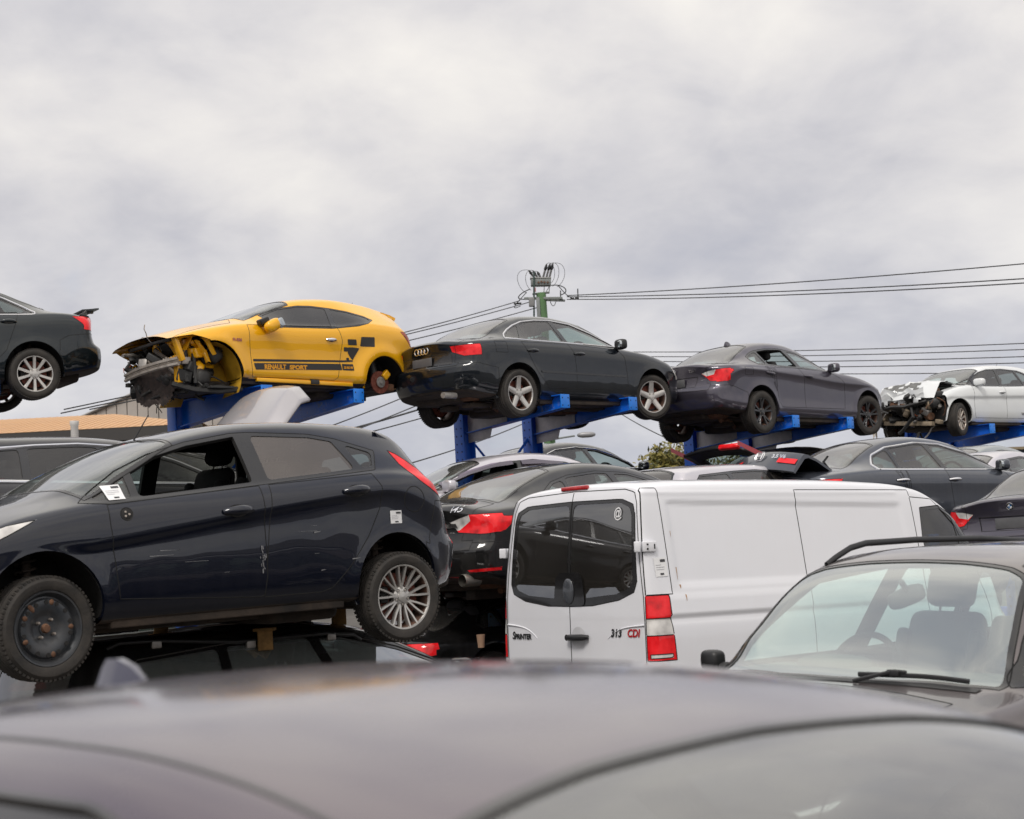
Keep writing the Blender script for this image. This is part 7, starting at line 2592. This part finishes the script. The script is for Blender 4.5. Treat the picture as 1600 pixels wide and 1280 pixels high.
for sd in (1, -1):
    MB().add([onlid(sd * a, b, c) for a, b, c in ((.60, -.597, -.15), (.33, -.597, -.15), (.33, -.617, -.225), (.60, -.617, -.225), (.60, -.617, -.225), (.33, -.617, -.225), (.33, -.628, -.31), (.60, -.628, -.31))], [(0, 1, 2, 3)]).build('tail_light', M_RED, lo, 40)
    MB().tube([(-1.98, sd * .56, 1.03), (-2.10, sd * .56, 1.16), (-2.02, sd * .56, 1.22), hinge + Rm @ Vector((-.12, sd * .56, -.03))], .014, 6).build('lid_hinge', M_BLACK, lo, 40)
vs, fs = text_mesh('3.5 V6', .075, 0, .003, .1, 1.1)
MB().add([onlid(-.22 - a, -.60 - .012 * 0, -.16 + b * .9) + Vector((-.012, 0, .004)) for a, b, c in vs], fs).build('model_lettering', M_CHROME, lo, 60)
hb = MB()
for P in ([(-.055, .05), (-.04, -.05)], [(.055, .05), (.04, -.05)], [(-.042, .0), (.042, .0)]):
    hb.tube([onlid(a, -.60, -.13 + b * .9) + Vector((-.012, 0, 0)) for a, b in P], .010, 4)
P = [onlid(.075 * math.copysign(abs(math.cos(a)) ** .5, math.cos(a)), -.60, -.13 + .06 * math.copysign(abs(math.sin(a)) ** .5, math.sin(a))) + Vector((-.010, 0, 0)) for a in np.linspace(0, 6.2832, 25)]
hb.tube(P, .005, 4)
hb.build('grille_badge', M_CHROME, lo, 40)

# graphite sedan seen from behind at the right edge
br = dict(S_SALOON)
br.update(label='graphite sedan seen from behind at the right edge, round badge on boot', loc=tuple(at(1578, 791, 17.0) - Matrix.Rotation(RAD(46), 3, 'Z') @ Vector((-2.30, 0, .965))), rot=(0, 0, 46), open=(), ds=.05, glass=GL_B)
brc, BRB = make_car(br)
roundel(brc, BRB, 0, .965, -1, .042)
put_plate(brc, BRB, 0, .785, -1)

s3, _ = generic('sedan', 'silver green sedan roof behind the steel blue sedan, under the white hatchback', P_SILVG, roofloc(1515, 697, 27.0, 1.46, 44), 44, glass=GL_B, open={(-1, 1)})
s4, _ = generic('sedan', 'pale sedan roof with dark windows tucked behind the graphite sedan at right', P_LILAC, roofloc(1535, 706, 23.5, 1.44, 44), 44, H=1.44, glass=GL_B)


for o, nm in ((sv, 'pale silver sedan with weather shields'), (bk, 'black sedan with chrome window line'), (ac, 'steel blue sedan with open boot'), (hb_, 'black hatchback with raised tailgate'), (brc, 'graphite sedan at right edge'), (i4, 'glossy black sedan with big lamps')):
    l = o.location
    if l.z > .5:
        y_ = math.degrees(o.rotation_euler.z) % 360
        rack('blue low rack mostly hidden under the ' + nm, (l.x, l.y, l.z), y_, 1 if 180 < y_ < 340 else -1, (.6, -.7), .20, .9, -.80, plate=False)

# ------------------------------------------------------------------ buildings, pole, wires, tree
M_TAN = plain('tan_roof_sheet', (.56, .33, .165), .7, var=.05, scale=1.2)
M_CONC = plain('grey_panel_wall', (.36, .335, .31), .85, var=.12, scale=.8)
M_WIREB = plain('power_cable', (.03, .03, .032), .6)
wh = empty('warehouse', tuple(at(80, 676, 52) * 1.0))
wz = wh.location.z
wh.location.z = 0
tag(wh, 'low warehouse with broad tan sheet roof and dark fascia at far left', 'building')
wa = RAD(3)
wh.rotation_euler = (0, 0, wa)
wl = MB().box((-6, 8, wz / 2 - .3), (26, 16, wz - .9), None, 0)
wl.build('wall', plain('weathered_wall', (.10, .105, .10), .9, var=.25), wh)
rf = MB()
z0, z1 = wz, wz + 1.25
xa, xb = -20, 5.0
vs = [(xa, -.6, z0), (xb, -.6, z0), (xb - 4.4, 7.5, z1), (xa, 7.5, z1), (xb, 16, z0), (xa, 16, z0)]
rf.add(vs, [(0, 1, 2, 3), (1, 4, 2), (3, 2, 4, 5)])
for k in range(100):
    x = xa + .25 * k
    t = 1.0 if x < xb - 4.4 else max(0, (xb - x) / 4.4)
    if t > .02:
        rf.tube([(x, -.6, z0 + .015), (x, -.6 + 8.1 * t, z0 + .004 + 1.25 * t)], .008, 4)
rf.build('roof', M_TAN, wh, 20)
MB().box(((xa + xb) / 2, -.55, wz - .22), (xb - xa - .1, .12, .40), None, 0).build('fascia', plain('dark_fascia', (.045, .042, .040), .7), wh)
bd = empty('concrete_shed', tuple(at(235, 640, 75)), (0, 0, RAD(-16)))
bz = bd.location.z
bd.location.z = 0
tag(bd, 'grey ribbed panel building with sloping top edge behind the tan roof', 'building')
ww = MB()
x = -4.5
pts = []
while x < 7.4:
    pts.append(x)
    x += .55
top = lambda q: bz + (.9 if q > -.4 else .9 + (q + .4) * .32)
for k in range(len(pts) - 1):
    xa_, xb_ = pts[k], pts[k + 1] - .05
    ww.add([(a, b, c) for b in (0, .3) for a, c in ((xa_, 0), (xb_, 0), (xb_, top(xb_)), (xa_, top(xa_)))], [(0, 1, 2, 3), (7, 6, 5, 4), (0, 4, 5, 1), (1, 5, 6, 2), (2, 6, 7, 3), (3, 7, 4, 0)])
ww.add([(-4.5, .28, 0), (7.4, .28, 0), (7.4, .28, bz + .8), (-.4, .28, bz + .8), (-4.5, .28, bz - .5)], [(0, 1, 2, 3, 4)])
ww.build('wall', M_CONC, bd, 20)
MB().add([(a, b, c) for b in (-.1, 9) for a, c in ((-4.6, top(-4.6) + .02), (-.4, bz + .93), (7.5, bz + .93))], [(0, 1, 4, 3), (1, 2, 5, 4)]).tube([(-4.6, -.1, top(-4.6) + .05), (-.4, -.1, bz + .96), (7.5, -.1, bz + .96)], .07, 4).build('roof', plain('grey_capping', (.28, .27, .26), .7), bd, 20)
pp = at(116, 690, 40)
po = MB().lathe([(.001, .0), (.11, 0), (.11, -.10), (.095, -.12), (.095, -7)], 20, 0, (0, 0, 0), M=Matrix.Rotation(RAD(90), 3, 'X')).build('vent_pipe', plain('white_pipe', (.72, .70, .68), .5), None, 40)
po.location = at(116, 658, 40)
tag(po, 'white capped vent pipe standing before the tan roof', 'pipe')

sh = empty('corrugated_shed', tuple(at(1580, 703, 60)), (0, 0, RAD(20)))
sz = sh.location.z
sh.location.z = 0
tag(sh, 'blue grey corrugated shed at far right below the white hatchback', 'building')
cw = MB()
for k in range(110):
    x = -1.2 + .09 * k
    cw.box((x, .02 * (k % 2), sz / 2), (.09, .05, sz), None, 0)
cw.build('wall', plain('blue_grey_cladding', (.075, .095, .13), .6, var=.1), sh, 20)
MB().box((4, .3, sz + .04), (11, 1.2, .10), None, 0).build('roof', plain('rusty_gutter', (.24, .19, .12), .7), sh, 20)
fl = empty('long_fence', (0, 90, 0))
tag(fl, 'long low grey steel fence closing the yard far behind', 'fence')
fm = MB()
for k in range(150):
    fm.box((-75 + k, 0, 1.1), (.98, .04, 2.2), None, 0)
fm.build('panel', plain('grey_fence', (.16, .17, .17), .7), fl)

# added shed, unseen behind the camera: it puts a dark band into the paintwork reflections
ls = empty('added_dark_shed', (0, -24, 0))
tag(ls, 'added long dark shed, unseen behind the camera, mirrored as the dark band in the car flanks', 'building')
MB().box((0, 0, 1.9), (120, 8, 3.8), None, 0).build('wall', plain('added_shed_wall', (.07, .062, .055), .85, var=.3), ls, 30)
MB().add([(-61, -4.4, 3.7), (61, -4.4, 3.7), (61, 0, 4.6), (-61, 0, 4.6), (61, 4.4, 3.7), (-61, 4.4, 3.7)], [(0, 1, 2, 3), (3, 2, 4, 5)]).build('roof', plain('added_shed_roof', (.16, .15, .14), .6), ls, 30)

# the pole with its switch gear
PD = 45.0
pb = at(846, 470, PD)
dirp = Vector((0, 0, 1))
pole = empty('power_pole', (pb.x, pb.y, 0))
tag(pole, 'green power pole carrying a switch unit, insulators and looping cables', 'power pole')
M_POLE = plain('green_pole', (.10, .19, .085), .8, var=.25, scale=3)
M_PGREY = plain('pole_steel', (.20, .215, .21), .6, metal=.3, var=.2)
M_CER = plain('grey_insulator', (.20, .20, .20), .45, var=.2)
zt_ = pb.z
# 1 px of the photograph is about 18 mm at this distance
k_ = PD / FPX
MB().lathe([(.001, .22), (.135, .22), (.15, -.5), (.18, -zt_)], 20, 0, (0, 0, zt_), M=Matrix.Rotation(RAD(90), 3, 'X')).build('shaft', M_POLE, pole, 40)
MB().box((-.10, -.15, zt_ - .6), (.10, .05, 1.3), None, 0, .01).box((-.26, -.16, zt_ - .9), (.05, .05, 3.4), Matrix.Rotation(.055, 3, 'Y'), 1, .008).box((-.28, -.16, zt_ - .05), (.16, .12, .26), None, 2, .02).build('cable_duct', [M_PGREY, plain('dark_green_pipe', (.012, .035, .03), .5), M_CER], pole, 30)
def halve(o):
    # true size of the pole-top gear
    o.scale = (.54, .54, .50)
    o.location.z = zt_ * .5


arm = MB().box((.10, -.17, zt_ + .10), (2.0, .12, .14), Matrix.Rotation(.05, 3, 'Y'), 0, .01).box((.55, .15, zt_ + .02), (1.4, .10, .12), Matrix.Rotation(.06, 3, 'Y') @ Matrix.Rotation(.2, 3, 'Z'), 0, .01)
arm.box((.0, 0, zt_ + .42), (.9, .30, .07), Matrix.Rotation(-.05, 3, 'Y'), 0, .01)
for x in (.15, .42):
    arm.tube([(x, -.1, zt_ + .44), (x + .05, -.1, zt_ + .85)], .02, 4)
arm.tube([(.25, -.1, zt_ + .44), (.5, -.1, zt_ + .85)], .018, 4)
halve(arm.build('crossarm', M_PGREY, pole, 30))
sw = MB().box((.02, -.05, zt_ + 1.02), (1.05, .42, .42), Matrix.Rotation(.04, 3, 'Y'), 0, .05)
sw.box((.02, -.05, zt_ + 1.26), (1.1, .46, .06), Matrix.Rotation(.04, 3, 'Y'), 1, .01)
for x in (-.1, .05, .2, .38):
    sw.lathe([(.001, .04), (.05, .04), (.06, 0)], 12, 2, (x, -.28, zt_ + 1.0 + .03 * math.sin(x * 30)), M=Matrix.Rotation(math.pi, 3, 'Z'))
sw.lathe([(.001, .1), (.055, .1), (.055, -.12), (.03, -.16)], 14, 3, (-.32, -.25, zt_ + .62), M=Matrix.Rotation(RAD(90), 3, 'X'))
halve(sw.build('switch_unit', [M_PGREY, plain('pale_steel', (.34, .34, .33), .5, metal=.3), M_RUST, plain('red_white_flag', (.55, .20, .22), .6)], pole, 30))
tops = []
for i, (x0, lean, L) in enumerate(((-.42, -.55, .55), (-.16, -.50, .50), (.08, -.42, .40), (.22, .30, .80), (.50, .30, .80), (.76, .28, .80))):
    ins = MB()
    b = Vector((x0 * .62, -.05, zt_ + 1.24))
    dv = Vector((math.sin(lean), -.15, math.cos(lean))).normalized()
    for q in range(7):
        c = b + dv * (.06 + (L * .55) * q / 7)
        Mq = dv.to_track_quat('Y', 'Z').to_matrix()
        ins.lathe([(.045, -.02), (.075, 0), (.045, .02)], 12, 0, c, M=Mq)
    ins.tube([b, b + dv * L * .62], .05, 8, 0)
    ins.tube([b + dv * L * .60, b + dv * L * .72, b + dv * L * .95, b + dv * (L + .06)], [.06, .085, .06, .02], 10, 1)
    halve(ins.build('insulator', [M_CER, M_BLACK], pole, 40))
    tops.append(b + dv * (L + .06))


def bez(a, b, c, d, n=18):
    return [a * (1 - t) ** 3 + b * 3 * t * (1 - t) ** 2 + c * 3 * t * t * (1 - t) + d * t ** 3 for t in np.linspace(0, 1, n)]


loops = []
z = zt_
V = Vector
for i, (tp, e1, e2, en) in enumerate(((tops[0], (-.9, 0, .2), (-1.0, 0, -.9), (-.75, -.1, z + .45)), (tops[1], (-.5, 0, .15), (-.75, 0, -.9), (-.5, -.1, z + .6)), (tops[2], (-.3, 0, .12), (-.45, 0, -.6), (-.4, -.1, z + .9)),
                                      (tops[3], (.4, 0, .25), (.75, 0, -.5), (.55, -.1, z + .95)), (tops[4], (.6, 0, .25), (1.0, 0, -.9), (.6, -.1, z + .75)), (tops[5], (.8, 0, .15), (1.15, 0, -.8), (.85, -.1, z + .72)))):
    loops.append((bez(tp, tp + V(e1), V(en) + V((e2[0] * .5, 0, .3)), V(en)), .012))
for a, b, c, d, r_ in (((-.55, -.1, z + .68), (-1.1, -.1, z + .5), (-1.5, -.1, z + .1), (-.85, -.1, z + .12), .028), ((-.75, -.1, z + .52), (-1.0, -.1, z + .2), (-1.9, -.1, z - .6), (-1.1, -.1, z - .25), .022),
                       ((.55, -.1, z + .82), (1.2, -.1, z + .9), (1.6, -.1, z + .4), (1.02, -.1, z + .25), .028), ((.9, -.1, z + .8), (1.2, -.1, z + .4), (1.3, -.1, z + .15), (1.72, -.1, z - .02), .024),
                       ((.45, -.1, z + .0), (.5, -.1, z - .5), (.7, -.1, z - .4), (.75, -.1, z - .05), .018)):
    loops.append((bez(V(a), V(b), V(c), V(d)), r_))
lp = MB()
for P, r_ in loops:
    lp.tube(P, r_, 6)
for x in (-1.35, -1.15, 1.02, 1.6, 1.85):
    lp.lathe([(.03, -.10), (.06, -.08), (.04, 0), (.06, .08), (.03, .10)], 10, 0, (x, -.1, z - .05 + .04 * x), M=Matrix.Rotation(RAD(90), 3, 'Z'))
for x, h in ((1.0, .5), (1.9, .55)):
    lp.tube([(x, -.1, z - .05), (x + .02, -.1, z + h)], .03, 6)
halve(lp.build('jumper_cable', M_BLACK, pole, 40))
# lower part of the same pole carries the lamp
sl_ = MB()
lp0 = at(872, 686, PD)
lp1 = at(915, 684, PD - .5)
zz = lp0.z
sl_.tube([(0, -.2, zz - .05), (lp1.x - pb.x - .3, lp1.y - pb.y - .1, zz + .02)], .025, 6)
sl_.blob((lp1.x - pb.x + .02, lp1.y - pb.y - .1, zz + .03), (.52, .22, .16), 1, .8, 10)
sl_.build('street_lamp', [M_PGREY, plain('lamp_head_grey', (.28, .28, .29), .4, metal=.4)], pole, 40)


def wire(name, label, pts, r_=.012, group=None):
    P = []
    for a, b in zip(pts[:-1], pts[1:]):
        A, Bv = at(*a), at(*b)
        n = 24
        sag = (A - Bv).length ** 2 * .00035
        for q in range(n + (b == pts[-1])):
            t = q / n
            P.append(A + (Bv - A) * t - V((0, 0, 4 * sag * t * (1 - t))))
    o = MB().tube(P, r_, 5).build(name, M_WIREB, None, 60)
    tag(o, label, 'cable', group)
    return o


GR = 'overhead wires right of the pole'
GLW = 'overhead wires left of the pole'
for a, lb in (([(886, 462, PD), (1700, 403, 34)], 'uppermost wire running from the pole to the right edge'), ([(886, 464, PD), (1700, 429, 32)], 'middle wire running from the pole to the right edge'), ([(886, 468, PD), (1700, 436, 31)], 'lower wire running from the pole to the right edge')):
    wire('power_line', lb, a, .014, GR)
for k, (y0, y1) in enumerate(((550, 534), (557, 544), (564, 556), (572, 566), (579, 582))):
    wire('phone_line', ('highest', 'second', 'third', 'fourth', 'lowest')[k] + ' of five parallel wires crossing behind the white hatchback', [(960, y0, 60), (1720, y1 - 3, 48)], .016, 'parallel wires at right')
for k, (a, lb) in enumerate((([(812, 470, PD), (630, 520, 38), (100, 640, 30)], 'upper wire sloping from the pole down behind the yellow coupe'), ([(828, 472, PD), (630, 524, 38), (95, 646, 30)], 'second wire sloping from the pole down behind the yellow coupe'), ([(842, 480, PD), (640, 532, 38), (140, 640, 31)], 'third wire sloping from the pole down behind the yellow coupe'),
                              ([(700, 590, 40), (500, 672, 30)], 'thin wire under the yellow coupe, uppermost of the bundle'), ([(760, 585, 40), (540, 678, 30)], 'thin wire under the yellow coupe, second of the bundle'), ([(760, 605, 40), (535, 674, 30)], 'dark twisted cable under the yellow coupe'),
                              ([(790, 612, 40), (560, 680, 30)], 'thin wire under the yellow coupe, lowest of the bundle'), ([(840, 652, 42), (620, 730, 28)], 'wire passing low between the blue posts'), ([(960, 640, 44), (1090, 705, 30)], 'wire sloping down right of the pole toward the tree'))):
    wire('power_line', lb, a, .013 if k != 5 else .02, GLW)


def tree(px, py, d, w_, h_, label, seed):
    r = random.Random(seed)
    base = at(px, py, d)
    root = empty('tree', (base.x, base.y, 0))
    tag(root, label, 'tree')
    top_ = base.z
    t = MB().tube([(0, 0, 0), (.1, 0, top_ * .4), (-.05, .1, top_ * .75)], [.28, .2, .12], 8)
    ends = []
    for k in range(9):
        a = r.uniform(0, 6.28)
        e = V((math.cos(a) * w_ * r.uniform(.2, .42), math.sin(a) * w_ * r.uniform(.2, .42), top_ - h_ * r.uniform(.15, .7)))
        t.tube([(0, 0, top_ * .45 + r.uniform(-.5, .5)), e * .5 + V((0, 0, top_ * .3)), e], [.11, .07, .03], 5)
        ends.append(e)
    t.build('trunk', plain('bark', (.12, .09, .07), .9, var=.3), root, 60)
    lv = MB()
    for k in range(70):
        if k < 18:
            c = ends[k % 9] + V((r.gauss(0, .5), r.gauss(0, .5), r.gauss(0, .4)))
        else:
            a = r.uniform(0, 6.28)
            q = r.uniform(.2, 1) ** .6
            c = V((math.cos(a) * q * w_ * .46, math.sin(a) * q * w_ * .46, top_ - h_ + h_ * r.uniform(0, .93) * (1 - .35 * q * q)))
        cr_ = r.uniform(.35, .75)
        for j in range(70):
            u = V((r.gauss(0, 1), r.gauss(0, 1), r.gauss(0, .8))).normalized() * cr_ * r.uniform(.5, 1)
            p = c + u
            s = r.uniform(.07, .15)
            a = V((r.gauss(0, 1), r.gauss(0, 1), r.gauss(0, 1))).normalized()
            b = a.orthogonal().normalized()
            lv.add([p - a * s, p - b * s * .45, p + a * s, p + b * s * .45], [(0, 1, 2, 3)], r.choice((0, 0, 1, 1, 2)))
    lv.build('crown', [plain('leaf_olive', (.15, .135, .022), .7, var=.3), plain('leaf_dull', (.20, .165, .035), .7, var=.3), plain('leaf_dark', (.06, .065, .014), .7, var=.3)], root, flat=True)


tree(1036, 699, 62, 2.2, 2.0, 'small olive green tree far behind between the two racked sedans', 3)
tree(1160, 712, 80, 3.0, 2.0, 'distant olive tree mostly hidden below the graphite sedan', 5)
